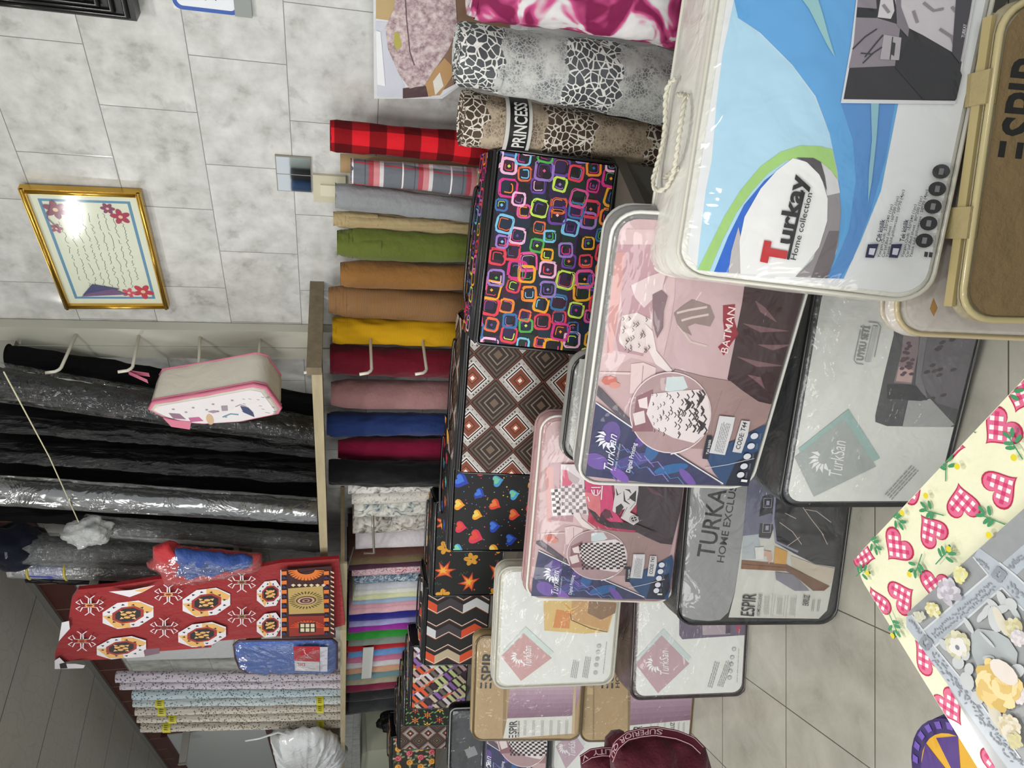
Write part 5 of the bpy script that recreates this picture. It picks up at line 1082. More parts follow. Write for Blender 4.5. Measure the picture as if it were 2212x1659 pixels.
EU = Pack('bedding_pack', (.685, 3.033, -.95), -50.9, 9.8, 0, .46, .439, .07, r=.04); espir_pack(EU, pl1, 'beige bedding pack lettered ESPIR with a purple photo window, upper row', '#a38c64', 0, 0, 0, 8)
def pl2(c, Z):
    c.poly(Z([(752, 1000), (762, 1000), (760, 1560), (750, 1560)]), ink('#8d744e')); c.poly(Z([(700, 1195), (752, 1195), (752, 1232), (700, 1232)]), ink('#c0a878'))
    a, b_, cc = Z([(905, 1196), (905, 1150), (862, 1196)]); c.text('HOME', Z([(905, 1196)])[0], Z([(905, 1060)])[0], Z([(882, 1196)])[0], ink('#1c1c1c'), 0, .02)
    espir(c, *Z([(868, 1196), (872, 1000), (800, 1196)]), ink('#1a1a1a'))
    c.poly(Z([(955, 1000), (970, 1000), (968, 1600), (952, 1600)]), ink('#7d6848')); grad(c, Z, [(972, 1180), (1330, 1180)], [(965, 1412), (1318, 1380)], PCOL)
    c.poly(Z([(965, 1410), (1318, 1378), (1312, 1560), (960, 1560)]), ink('#cfcfc9')); espir(c, *Z([(1035, 1500), (1035, 1412), (985, 1500)]), ink('#2a2a2a'))
    for x in (1080, 1120, 1160, 1240, 1270): a, b_, cc = Z([(x, 1480), (x+4, 1390), (x-6, 1480)]); c.l += 1; micro(c, a, b_, cc, ink('#8a8a88'), 2)
    c.text('EKRUZ', *Z([(1222, 1470), (1222, 1392), (1198, 1470)]), ink('#4a4a4a'))
EL = Pack('bedding_pack', (.631, 3.030, -1.43), -50.2, 9.1, 0, .50, .469, .2, r=.04); espir_pack(EL, pl2, 'beige bedding pack with a purple photo standing on the floor behind the maroon garments', '#a38c64', 0, 0, 0, 9)
BR_ = Pack('bedding_pack', (.613, .564, -1.43), -52.1, 15.6, 1.8, .485, .46, .04, r=.05); b = BR_
tag(b.root, 'brown fabric bedding pack lettered ESPIR in black at the bottom right corner of the view', 'bedding pack', GR_)
b.body(gus('#a89c80', .4), seed=10); c = b.canvas(.008); c.base(cloth('#85704f', .75, .5), .045); Z = lambda *L: [b.topx(1380+.434*x, .434*y) for x, y in L]
espir(c, *Z((1985, 800), (2075, 268), (1780, 782)), ink('#101010')); c.build('front_panel', b.root); b.piping(rim('#4a3c26'), .004); b.piping(rim('#c2b486'), .006, 'zip_piping', (-.0, ))
y0 = b.h*b.tl
for x in (.13, .335):
    mb = MB(); mb.box((x, y0-.002, b.h-.012), (x+.05, y0+.04, b.h+.011)); mb.build('strap_loop', b.root, cloth('#b3a377'))
mb = MB(); mb.box((.02, y0+.012, b.h-.001), (b.w-.02, y0+.028, b.h+.007)); mb.build('zipper', b.root, paint('#b8a878', .5))
# cream floral pack between the brown pack and its neighbours
b = Pack('bedding_pack', (.665, .665, -1.43), -52, 12, 0, .52, .50, .045, r=.05); tag(b.root, 'cream bedding pack with yellow leaf print in clear vinyl behind the brown pack', 'bedding pack', GR_)
b.body(gus('#cbc4bd'), seed=12); c = b.canvas(.012); c.base(ink('#d8d0cc'), .04); rn = random.Random(6)
for q in range(16):
    x, z, a, s_ = rn.uniform(.02, b.w), rn.uniform(.02, b.h), rn.uniform(0, 6.3), rn.uniform(.03, .06)
    c.poly([(x, z), (x+s_*math.cos(a-.35)*.6, z+s_*math.sin(a-.35)*.6), (x+s_*math.cos(a), z+s_*math.sin(a)), (x+s_*math.cos(a+.35)*.6, z+s_*math.sin(a+.35)*.6)], ink(rn.choice(['#c99a3c', '#dcc866', '#b98a4a', '#e0d28a'])), keep=True)
c.build('printed_card', b.root); b.cover(CLR2, .014, seed=14, amp=.007); b.piping(rim('#c8b892'), .005); b.piping(rim('#bfb6a6'), .005, 'back_piping', (.04,))
# ---- packs at the left end
b = Pack('bedding_pack', (.68, 3.62, -.945), -50, 9, 0, .46, .31, .06, r=.03); tag(b.root, 'navy and grey bedding pack with a round inset photo at the far left, upper row', 'bedding pack', GR_)
b.body(gus('#3a3f4a'), seed=21); c = b.canvas(.014)
P0 = b.topx(1128, 1598); P1 = b.topx(1060, 1655); A0 = map_bat(815, 1015); A1 = map_bat(400, 1190); s_ = math.hypot(P1[0]-P0[0], P1[1]-P0[1])/math.hypot(A1[0]-A0[0], A1[1]-A0[1])
print_card(c, lambda x, y: (P0[0]+(map_bat(x, y)[0]-A0[0])*s_*1.0, P0[1]+(map_bat(x, y)[1]-A0[1])*s_), 'check'); c.build('printed_card', b.root); b.cover(CLR, .01, seed=22); b.piping(rim('#22242a'), .005)
b = Pack('bedding_pack', (.64, 3.60, -1.43), -50, 9, 0, .50, .47, .2, r=.04)
sq_pack(b, [(1235, 1575), (1262, 1615), (1222, 1660), (1200, 1612)], '#b9a0ae', '#c9ced0', 'pale pack with a pink square, furthest left in the lower row', '#a8a8a4', '#5a5a58')
b = Pack('bedding_pack', (.80, 3.98, -.95), -52, 6, 0, .36, .42, .07, r=.03); tag(b.root, 'dark clear wrapped pack with a gold star, standing behind the beige packs', 'bedding pack', GR_)
b.body(BK2, seed=23); c = b.canvas(.012); c.base(ink('#3a3c3f'), .03); p = b.topx(1014, 1622); o = []
for k in range(10): a = .3+k*math.pi/5; r_ = .03 if k % 2 == 0 else .012; o.append((p[0]+r_*math.sin(a), p[1]+r_*math.cos(a)))
c.poly(o, ink('#cdb98a'))
for q in range(9): rn = random.Random(q); x = rn.uniform(0, .4); z = rn.uniform(0, .5); c.poly([(x, z), (x+.05, z+.02), (x+.03, z+.07), (x-.02, z+.05)], ink(rn.choice(['#6a6d70', '#8d8f92', '#2a2c2f'])), keep=True)
c.build('printed_card', b.root); b.cover(CLR2, .014, seed=24, amp=.008); b.piping(rim('#8d8f90'), .004)
# grey clear pack glimpsed behind the BATMAN pack
b = Pack('bedding_pack', (.965, 1.46, -.95), -62, 8, 0, .30, .385, .05, r=.05); tag(b.root, 'grey clear wrapped pack glimpsed between the diamond bag and the BATMAN lettered pack', 'bedding pack', GR_)
b.body(gus('#8a8986'), seed=31); c = b.canvas(.012); c.base(ink('#5c5a58'), .04); c.poly([(.02, .35), (.2, .45), (.45, .45), (.45, .3), (.2, .3)], ink('#c9c9c6')); c.build('printed_card', b.root); b.cover(CLR2, .012, seed=32); b.piping(rim('#1c1c1e'), .004)
# ================================================================ FABRIC ROLLS IN THE CORNER
def snake(name, dark, mid, light, pale):
    g = G(name, .75, .2); tc = g.n('TexCoord'); v = tc.outputs['UV']; n = g.noise(v, 30, 3)
    ds = g.n('VectorMath', operation='ADD'); cm = g.n('CombineXYZ'); g.L(g.math('MULTIPLY', n, .012), cm.inputs[0]); g.L(g.math('MULTIPLY', g.noise(v, 22, 2), .012), cm.inputs[1]); g.L(v, ds.inputs[0]); g.L(cm.outputs[0], ds.inputs[1]); vv = ds.outputs[0]
    big = g.vor(vv, 58); small = g.vor(vv, 120); s = g.sep(v)
    band = g.math('ADD', g.math('MULTIPLY', g.math('SINE', g.math('ADD', g.math('MULTIPLY', s[1], 22), 1.5)), .5), .5)
    sel = g.math('GREATER_THAN', g.math('ADD', band, g.math('MULTIPLY', g.noise(v, 22, 3), 1.0)), 1.05)
    lb = g.math('LESS_THAN', big, .07); ls = g.math('LESS_THAN', small, .09)
    cb = g.mix(g.noise(v, 12, 2), dark, mid); cs = g.mix(g.ramp(g.noise(v, 14, 4, .7), [(.38, '#000000'), (.6, '#ffffff')]), mid, light)
    c1 = g.mix(lb, cb, pale); c2 = g.mix(g.math('MULTIPLY', ls, .8), cs, light); g.color(g.mix(sel, c2, c1)); g.bump(g.noise(g.co(), 14, 3), .4, .02); return g.m
SN1 = snake('grey_snakeskin', '#1d1f21', '#6d7174', '#c3c5c2', '#dededa'); SN2 = snake('brown_snakeskin', '#241a17', '#6a5a4c', '#b9a994', '#ddd6ca')
r1 = roll('blanket_roll', (985, 38, 185), (1395, 95, 262), 1.62, LZ, SN1, 'thick rolled blanket with grey snakeskin print, standing beside the brown snakeskin roll', 'blanket roll', None, 2, seed=90, squash=1, rmax=.10, wr=.006, stepd=.012); clean(r1)
r2 = roll('blanket_roll', (995, 192, 318), (1340, 255, 352), 1.66, LZ, SN2, 'rolled blanket with brown snakeskin print and a black paper band', 'blanket roll', None, 1, seed=94, squash=1, rmax=.085, wr=.004)
rad = r2['rt']+.006; ht = r2['ht']; sly = r2['sly']; zz = at(1118, 262, 0, 1.62).z-LZ
def arcstrip(rad, z0, z1, a0, a1, m, name, par, sly, n=20):
    mb = MB(); vs = [(math.cos(R_(a0+(a1-a0)*k/n))*rad, math.sin(R_(a0+(a1-a0)*k/n))*rad+sly*z, z) for z in (z0, z1) for k in range(n+1)]
    mb.add(vs, [(k, k+1, n+2+k, n+1+k)[::-1] for k in range(n)], m); return mb.build(name, par)
bd = arcstrip(rad, zz-.034, zz+.034, 120, 320, paint('#c9c8c2', .5), 'paper_band', r2, sly)
arcstrip(rad+.001, zz-.025, zz+.024, 120, 320, paint('#101010', .4), 'band_print', bd, sly)
mb = MB(); tr, wd = text_tris('PRINCESS', 0, .02); vs = []; fs = []
for t in tr:
    t = [(p[0]/wd, p[1]) for p in t]; o = len(vs)
    for p in t: a = R_(168+88*p[0]); vs.append((math.cos(a)*(rad+.002), math.sin(a)*(rad+.002)+sly*zz, zz-.019+p[1]*.046))
    fs.append((o, o+1, o+2))
mb.add(vs, fs, paint('#d8d8d4', .5), False); mb.build('lettering', bd); clean(r2)
g = G('pink_flower_print', .7, .2); tc = g.n('TexCoord'); v = tc.outputs['UV']; n = g.noise(v, 11, 2, .5, 1.4); g.color(g.ramp(n, [(.40, '#7c1f4a'), (.50, '#c24f84'), (.56, '#d2d0d2'), (.7, '#e0dede')])); g.bump(g.noise(g.co(), 12, 3), .35, .02)
r3 = roll('blanket_roll', (1015, -110, 40), (1400, -60, 100), 1.50, LZ, g.m, 'rolled pink blanket with large white blossoms at the top edge of the view', 'blanket roll', None, 2, seed=97, squash=1, rmax=.10, stepd=.012); clean(r3)
# white packet with a photo of a fluffy throw, leaning on the wall
XPK = 1.90
def wl(ix, iy, X=XPK): p = at(ix, iy, 0, X); return (-p.y, p.z)
r = empty('photo_packet', (XPK, 0, 0)); q = [wl(806, -140), wl(808, 214), wl(955, 214), wl(1005, 178), wl(1120, 178), wl(1120, -140)]
r.location = (XPK, -q[1][0], LZ); r0 = r.location
tag(r, 'white packet with a photo of a fluffy throw, leaning behind the grey snakeskin roll', 'packet')
def prism(name, pts, X0, X1, org, m, parent=None, inset=.0):
    mb = MB(); n = len(pts); f = [(X0-org[0], -p[0]-org[1], p[1]-org[2]) for p in pts]; b_ = [(X1-org[0], -p[0]-org[1], p[1]-org[2]) for p in pts]
    area_ = sum(pts[i-1][0]*pts[i][1]-pts[i][0]*pts[i-1][1] for i in range(n)); fr = tuple(range(n)); 
    fs = [fr, tuple(range(n, 2*n))[::-1]]+[(i, n+i, n+(i+1) % n, (i+1) % n) for i in range(n)]
    mb.add(f+b_, fs, m, False); return mb.build(name, parent)
qq = [wl(806, -140), wl(808, 214), wl(955, 214), wl(1005, 178)]
full = qq+[(qq[3][0], LZ+.001), (qq[0][0], LZ+.001)]
prism('packet_body', full, XPK+.002, XPK+.07, r0, paint('#cfd0d2', .3, .4, coat=.4), r)
c = Canvas(-3, -1, 3, 4, lambda s_, z, l: (-l, -s_-r0[1], z-r0[2]), wl, .0003)
c.poly(c.px([(812, -130), (812, 50), (815, 208), (950, 210), (1000, 178), (1100, 170), (1100, -130)]), ink('#d2d2d6'))
c.poly(c.px([(812, -130), (812, 40), (850, 45), (880, -20), (880, -130)]), ink('#b39a6c')); c.poly(c.px([(812, 45), (860, 50), (850, 120), (875, 190), (870, 210), (815, 208)]), ink('#c3c5d0'))
c.poly(c.px([(960, -130), (1010, -130), (1100, -130), (1100, 170), (985, 180), (930, 208), (900, 205), (960, 120)]), ink('#7d604c')); c.poly(c.px([(920, 170), (960, 125), (985, 150), (950, 205), (915, 208)]), ink('#b08a5c')); c.poly(c.px([(870, 190), (920, 185), (925, 208), (870, 212)]), ink('#4c3336'))
c.poly(c.px([(935, 175), (950, 155), (958, 185), (940, 205)]), ink('#d5d2ca')); c.poly(c.px([(812, 65), (822, 68), (832, 185), (815, 182)]), ink('#e2e4e6'))
g = G('fluffy_print', .8, .1); g.color(g.ramp(g.noise(g.co(), 55, 4, .7), [(.35, '#8d757a'), (.5, '#b8a4a6'), (.65, '#d3c6c4')])); FLF = g.m
c.poly(c.px([(858, -130), (975, -130), (988, 60), (968, 108), (940, 145), (918, 182), (885, 190), (862, 160), (838, 105), (832, 60), (852, 15)]), FLF); c.poly(c.px([(852, 68), (862, 70), (868, 98), (856, 108), (850, 90)]), ink('#a8a04a')); c.stroke(c.px([(872, -60), (878, 40), (885, 110), (895, 140)]), .003, ink('#5c484c'))
c.build('photo_card', r)

# ================================================================ HANGING GOODS
def puffy(name, outl, depth, m, parent=None, org=(0, 0, 0), nrm=(-1, 0, 0), wr=.006, seed=0, back=.4):
    """closed outline (world points) filled to a cushion, bulging along nrm by depth"""
    P_ = [Vector(p) for p in outl]; den = []
    for i, p in enumerate(P_):
        q = P_[(i+1) % len(P_)]; k = max(1, int((q-p).length/.015)); den += [p.lerp(q, j/k) for j in range(k)]
    P_ = den; n = len(P_); c_ = sum(P_, Vector())/n; N = Vector(nrm); O = Vector(org); rings = []
    for f, d in ((0, -back), (.5, -back*.9), (.8, -back*.6), (.94, -back*.3), (1, 0), (.97, .35), (.9, .62), (.78, .82), (.6, .94), (.4, 1.0), (.2, 1.0), (0, 1.0)):
        rg = []
        for p in P_: q = c_+(p-c_)*max(f, .01); q = q+N*(depth*d+wr*(1 if f < .99 else .2)*noise.noise(q*24+Vector((seed, 0, 0)))*1.6+wr*noise.noise(q*60+Vector((seed, 1, 0)))*.6); rg.append(q-O)
        rings.append(rg)
    vs = [p for g_ in rings for p in g_]; fs = [(i*n+k, i*n+(k+1) % n, (i+1)*n+(k+1) % n, (i+1)*n+k) for i in range(len(rings)-1) for k in range(n)]
    mb = MB(); mb.add(vs, fs, m); return mb.build(name, parent)
def PX(L, X): return [at(x, y, 0, X) for x, y in L]
# red carpet-pattern cloth
XR = 1.545; r = empty('hanging_cloth', at(735, 1300, 0, XR)); r0 = r.location.copy(); tag(r, 'long red cloth with octagon carpet medallions and an orange border, folded over the rack', 'cloth')
z3 = lambda L: [(.3436*x, 1130+.3436*y) for x, y in L]
W3 = lambda ix, iy: wl(ix, iy, XR)
out_ = z3([(350, 890), (345, 820), (430, 610), (450, 480), (490, 420), (700, 400), (980, 355), (1430, 318), (1770, 250), (2130, 225), (2170, 640), (2100, 660), (2110, 700), (1700, 715), (1330, 745), (1100, 775), (600, 830)])
RC = cloth('#93191f', .8, .5)
prism('cloth_front', [W3(*p) for p in out_], XR+.001, XR+.018, r0, RC, r)
c = Canvas(-9, -1, 3, 4, lambda s_, z, l: (XR-r0[0]-l, -s_-r0[1], z-r0[2]), W3, .0003)
Zc = lambda *p: c.px(z3(p)); C1, C2, C3, C4 = fab('#d9d5da'), fab('#d8a860'), fab('#1f1418'), fab('#d9752f')
def medallion(x, y, sx, sy, clipx=None):
    def O_(k, col, dx=0):
        pts = [(x+dx+sx*k*math.cos(t+.39)*1.08, y+sy*k*math.sin(t+.39)*1.08+ .0*k) for t in [i*math.pi/4 for i in range(8)]]
        if clipx: pts = [(min(p[0], clipx), p[1]) for p in pts]
        c.poly(Zc(*[(p[0], p[1]-(p[0]-x)*.12) for p in pts]), col)
    O_(1, C1); 
    c.l += 1
    c.poly(Zc((x-sx, y+.1*sy), (x-sx*.4, y-.0*sy), (x, y), (x+sx*.1, y+sy), (x-sx*.5, y+sy)) if not clipx else Zc((x-sx, y), (x, y), (x-sx*.4, y+sy)), C2, keep=True)
    c.poly(Zc((x, y), (x, y-sy), (x+sx*.5, y-sy*.95), (x+sx*1.0, y-sy*.5), (x+sx*.9, y-.2*sy)) if not clipx else Zc((x, y), (x+8, y-sy*.8), (x-10, y-sy)), C2, keep=True)
    O_(.62, fab('#9a2a22')); O_(.5, C3)
    for k in range(12):
        a = k*math.pi/6+.26; c.poly(Zc(*[(x+sx*(.8*math.cos(a+d)*m_), y+sy*(.8*math.sin(a+d)*m_)) for d, m_ in ((-.1, .93), (.0, 1.08), (.1, .93))]), C3, keep=True)
    c.l += 1
    for k in range(4): a = k*math.pi/2+.2; c.ell(*Zc((x+sx*.17*math.cos(a), y+sy*.17*math.sin(a)*1.1))[0], .014, .014, C2, 8, keep=True)
    c.l += 1; c.ell(*Zc((x, y))[0], .008, .008, fab('#7a2a1c'), 8)
    for k in range(4): a = k*math.pi/2+.785; c.poly(Zc((x+sx*.3*math.cos(a-.3), y+sy*.3*math.sin(a-.3)), (x+sx*.46*math.cos(a), y+sy*.46*math.sin(a)), (x+sx*.3*math.cos(a+.3), y+sy*.3*math.sin(a+.3))), fab('#e0b27a'), keep=True)
for a in ((805, 575, 160, 82, None), (1298, 495, 150, 85, None), (1700, 437, 85, 80, 1764), (765, 775, 155, 66, None), (1272, 690, 150, 72, None), (1700, 628, 85, 75, 1764)): medallion(*a)
def motif(x, y, col):
    c.ell(*Zc((x, y))[0], .02, .02, fab(col), 8); c.l += 1
    for sx in (-1, 1):
        for sy in (-1, 1):
            c.stroke(Zc((x+sx*15, y+sy*10), (x+sx*45, y+sy*12), (x+sx*60, y+sy*38), (x+sx*85, y+sy*20), (x+sx*60, y+sy*6)), .006, C1, keep=True)
            c.stroke(Zc((x+sx*8, y+sy*12), (x+sx*6, y+sy*45), (x+sx*30, y+sy*62)), .005, C1, keep=True)
    c.ell(*Zc((x, y))[0], .009, .012, fab('#5c2018'), 8)
for a in ((568, 500, '#d9893c'), (1062, 430, '#d9893c'), (520, 722, '#b8602c'), (1035, 638, '#7c2c20'), (1522, 350, '#8a7048'), (1522, 566, '#8a7048')): motif(*a)
c.poly(Zc((395, 600), (440, 590), (445, 640), (400, 690), (375, 720)), C1); c.poly(Zc((690, 405), (830, 395), (980, 365), (900, 410), (820, 440)), C1); c.poly(Zc((850, 400), (960, 372), (900, 408)), C2)
c.poly(Zc((350, 840), (380, 820), (420, 860), (480, 860), (540, 870), (530, 888), (350, 893)), C1); c.poly(Zc((380, 860), (420, 850), (430, 888), (385, 890)), C3)
# border
c.poly(Zc((1765, 268), (2085, 245), (2110, 697), (1765, 700)), fab('#3a1416')); c.poly(Zc((1765, 268), (1770, 268), (1772, 700), (1766, 700)), C1)
c.poly(Zc((1812, 385), (2030, 368), (2040, 540), (1818, 548)), fab('#b59a5c')); c.poly(Zc((1815, 560), (2040, 556), (2040, 675), (1820, 688)), fab('#8f2a1c')); c.poly(Zc((1812, 300), (2020, 262), (2028, 350), (1812, 365)), fab('#3a1416'))
o = Zc((1925, 460))[0]
for k in range(28): a = k*6.283/28; c.ell(o[0]+.085*math.cos(a), o[1]+.055*math.sin(a)*1.2, .016, .004, fab('#4a4428'), 6, a, keep=True)
for r_, col in ((.048, '#5c3a34'), (.040, '#c2a88a'), (.030, '#5a2a2c'), (.018, '#a88c7c'), (.010, '#4a1c1c')): c.ell(o[0], o[1], r_, r_, fab(col), 14)
for (cx, cy, s1) in ((1925, 265, 1), (1935, 632, -1)):
    for k in range(15):
        a = math.pi*(k+.5)/15; c.stroke(Zc((cx+55*math.cos(a), cy+s1*28*math.sin(a)), (cx+112*math.cos(a), cy+s1*70*math.sin(a)*(.95 if s1 > 0 else .7))), .012, C4 if s1 > 0 else fab('#c2492c'), keep=True)
c.poly(Zc((1880, 600), (1985, 598), (1985, 660), (1880, 665)), C3)
for i in range(3):
    for j in range(2): c.poly(Zc((1890+i*32, 606+j*28), (1914+i*32, 606+j*28), (1914+i*32, 628+j*28), (1890+i*32, 628+j*28)), fab('#d9c9a8'), keep=True)
for q in range(14):
    y = 285+q*29.5
    for x in (1788, 2052): c.poly(Zc((x, y-11), (x+14, y), (x, y+11), (x-14, y)) if q % 2 else Zc((x-16, y-11), (x+16, y-13), (x+16, y+11), (x-16, y+12)), fab('#26305a') if q % 2 else C4, keep=True)
    c.poly(Zc((2078, y-14), (2100, y-4), (2100, y+6), (2080, y-4)), fab('#d9b89a'), keep=True)
for q in range(6): c.poly(Zc((1830+q*38, 360), (1845+q*38, 352), (1860+q*38, 360), (1845+q*38, 372)), fab('#d9c9a8'), keep=True)
c.build('pattern', r)
prism('back_fold', [W3(*p) for p in z3([(352, 892), (400, 840), (1100, 770), (1330, 742), (1325, 805), (1000, 830), (700, 880)])], XR+.02, XR+.034, r0, cloth('#a52a2c'), r)
prism('lining', [W3(*p) for p in z3([(760, 850), (1330, 745), (1460, 735), (1490, 885), (790, 908)])], XR+.036, XR+.042, r0, cloth('#a9aaac'), r)
c = Canvas(-9, -1, 3, 4, lambda s_, z, l: (XR+.0185-r0[0]-l, -s_-r0[1], z-r0[2]), W3, .0003); c.poly(Zc((760, 830), (900, 812), (905, 862), (780, 872)), C1); c.poly(Zc((905, 812), (1000, 800), (1000, 840), (908, 858)), fab('#7a5a6a'))
for q in range(5): c.poly(Zc((1200+q*22, 775), (1215+q*22, 772), (1215+q*22, 800), (1200+q*22, 803)), C4 if q % 2 else fab('#26305a'), keep=True)
c.build('fold_pattern', r)
# blue packet with red label
XB = 1.53; o_ = [(505, 1392), (515, 1384), (600, 1382), (718, 1380), (728, 1388), (728, 1444), (718, 1453), (640, 1454), (535, 1453), (518, 1444), (508, 1420)]
r = empty('clear_packet', at(728, 1450, 0, XB)); r0 = r.location.copy(); tag(r, 'blue cloth in a clear packet with a red label, before the speckled rolls', 'cloth packet')
puffy('cloth_fill', PX(o_, XB+.03), .02, cloth('#3f66b8', .6, .7), r, r0, wr=.008, seed=3); puffy('clear_cover', PX(o_, XB+.028), .034, CLR2, r, r0, seed=4)
mb = MB(); mb.tube([p-r0 for p in PX(o_, XB+.028)], .006, paint('#4a2a34', .4), 6, True); mb.build('piping', r)
W4 = lambda x, y: wl(x, y, XB+.0); c = Canvas(-9, -1, 3, 4, lambda s_, z, l: (XB-.002-r0[0]-l, -s_-r0[1], z-r0[2]), W4, .0003); Zc = lambda *p: c.px(z3(p))
c.poly(Zc((1845, 772), (2010, 772), (2008, 930), (1855, 925)), ink('#d8d6da')); c.poly(Zc((1845, 772), (2010, 772), (2008, 870), (1850, 862)), ink('#b51f2e')); c.poly(Zc((2012, 775), (2060, 775), (2058, 930), (2012, 930)), ink('#c9c8d4'))
a, b_, cc = Zc((1862, 885), (1925, 885), (1862, 867)); 
a, b_, cc = Zc((1888, 915), (1886, 870), (1864, 915)); c.text('DIL', *Zc((1920, 878), (1866, 876), (1920, 895)), ink('#b51f2e')); scribble(c, Zc((1900, 790))[0], Zc((1960, 850))[0], .012, WHITE, .004, 14); scribble(c, Zc((1930, 905))[0], Zc((1990, 915))[0], .01, ink('#8a4048'), .003, 12)
c.build('label', r)
# red and blue drawstring bag in plastic
XS = 1.53; o_ = [(330, 1180), (362, 1168), (380, 1180), (470, 1188), (565, 1196), (570, 1220), (545, 1226), (470, 1240), (400, 1250), (352, 1254), (345, 1228), (316, 1215), (330, 1205)]
r = empty('hanging_bag', at(570, 1215, 0, XS)); r0 = r.location.copy(); tag(r, 'red and blue cloth bag in clear plastic hanging above the red carpet-pattern cloth', 'bag')
puffy('bag_body', PX(o_, XS+.04), .05, cloth('#b5262e', .6, .5), r, r0, seed=7)
puffy('blue_panel', PX([(378, 1184), (440, 1190), (545, 1202), (548, 1216), (470, 1234), (400, 1244), (376, 1236)], XS+.012), .032, cloth('#2c4a90', .5, .7), r, r0, seed=8, wr=.01); puffy('clear_cover', PX([(x, y) for x, y in o_[2:]], XS+.03), .055, CLR2, r, r0, seed=9)
# white lunch bag with pink trim
XL0, XL1 = 1.63, 1.80
fo = [(324, 888), (332, 876), (440, 858), (546, 838), (572, 843), (604, 886), (598, 896), (520, 912), (440, 917), (400, 914), (352, 902)]
F_ = PX(fo, XL0); r = empty('lunch_bag', (XL0, F_[5].y, F_[5].z)); r0 = r.location.copy(); tag(r, 'small white and pink lunch bag hanging in front of the black rolls', 'lunch bag')
den = []
for i, p in enumerate(F_):
    q = F_[(i+1) % len(F_)]; k = max(1, int((q-p).length/.02)); den += [p.lerp(q, j/k) for j in range(k)]
n = len(den); cen = sum(den, Vector())/n; vs = []; fs = []
secs = [(XL0, .93), (XL0+.004, .985), (XL0+.012, 1.0), (XL0+.05, 1.01), (XL0+.09, 1.0), (XL0+.13, 1.0), (XL1-.01, .98), (XL1, .93)]
for X, f in secs:
    for p in den: q = cen+(p-cen)*f; vs.append((X-r0[0], q.y-r0[1]+.004*noise.noise(Vector((X*30, q.z*20, 0))), q.z-r0[2]))
for i in range(len(secs)-1): fs += [(i*n+k, i*n+(k+1) % n, (i+1)*n+(k+1) % n, (i+1)*n+k) for k in range(n)]
fs += [tuple(range(n))[::-1], tuple((len(secs)-1)*n+k for k in range(n))]
mb = MB(); mb.add(vs, fs, None); mb.build('bag_body', r, paint('#cfc9bd', .35, .4))
PKT = paint('#d0748e', .5)
for X, f, rr in ((XL0+.012, 1.01, .007), (XL0+.026, 1.012, .004), (XL1-.006, .98, .003)):
    mb = MB(); mb.tube([(X-r0[0], (cen+(p-cen)*f).y-r0[1], (cen+(p-cen)*f).z-r0[2]) for p in den], rr, PKT, 7, True); mb.build('pink_trim', r)
W5 = lambda x, y: wl(x, y, XL0); c = Canvas(-9, -1, 3, 4, lambda s_, z, l: (XL0-.001-r0[0]-l, -s_-r0[1], z-r0[2]), W5, .0002)
c.poly([(-(cen+(p-cen)*.92).y, (cen+(p-cen)*.92).z) for p in den], ink('#e0dadc')); z2b = lambda *L: c.px([(.3436*x, 680+.3436*y) for x, y in L]); c.l += 1
for x, y in ((1090, 592), (1215, 582), (1340, 560), (1460, 536), (1370, 605), (1300, 595), (1170, 610), (1420, 640)): c.ell(*z2b((x, y))[0], .005, .005, ink('#9a94a4'), 8, keep=True)
rn = random.Random(5)
for q in range(16): x, y = rn.uniform(1520, 1720), rn.uniform(500, 620); c.stroke(z2b((x, y), (x+18, y+4)), .0025, ink('#8f8a9c'), keep=True)
c.poly(z2b((1060, 615), (1130, 620), (1170, 655), (1090, 650)), ink('#8a6a7e')); c.poly(z2b((1185, 645), (1250, 640), (1280, 665), (1200, 672)), ink('#b8608a')); c.ell(*z2b((1320, 655))[0], .03, .012, ink('#c9ab86'), 12); c.poly(z2b((1390, 570), (1430, 568), (1432, 600), (1395, 602)), ink('#9a8f98')); c.poly(z2b((1510, 570), (1560, 580), (1590, 610), (1600, 640), (1530, 610)), ink('#3c4468')); c.stroke(z2b((1400, 640), (1450, 620), (1500, 625)), .005, ink('#5a90a8')); c.stroke(z2b((1480, 575), (1510, 562), (1550, 575)), .003, ink('#8f8a9c')); c.poly(z2b((1305, 605), (1345, 598), (1380, 605), (1340, 615)), ink('#a08a9a'))
c.build('printed_front', r)
mb = MB(); a = at(276, 801, 0, 1.80)-r0; b_ = at(318, 820, 0, 1.72)-r0; d = Vector((0, 0, .016)); w_ = Vector((0, .02, .0))
mb.add([a, b_, b_+w_, a+w_], [(0, 1, 2, 3)], PKT); mb.add([a+Vector((.004, 0, .0)), a+w_+Vector((.004, 0, 0)), b_+w_+Vector((.03, 0, 0)), b_+Vector((.03, 0, 0))], [(0, 1, 2, 3)], PKT); mb.build('top_loop', r)
mb = MB(); pts = PX([(352, 903), (370, 922), (410, 928), (413, 912), (375, 908)], XL0-.004); mb.add([p-r0 for p in pts]+[p-r0+Vector((.004, 0, 0)) for p in pts], [(0, 1, 2, 3, 4), (9, 8, 7, 6, 5)]+[(i, (i+1) % 5, 5+(i+1) % 5, 5+i) for i in range(5)], PKT, False); mb.build('side_strap', r)
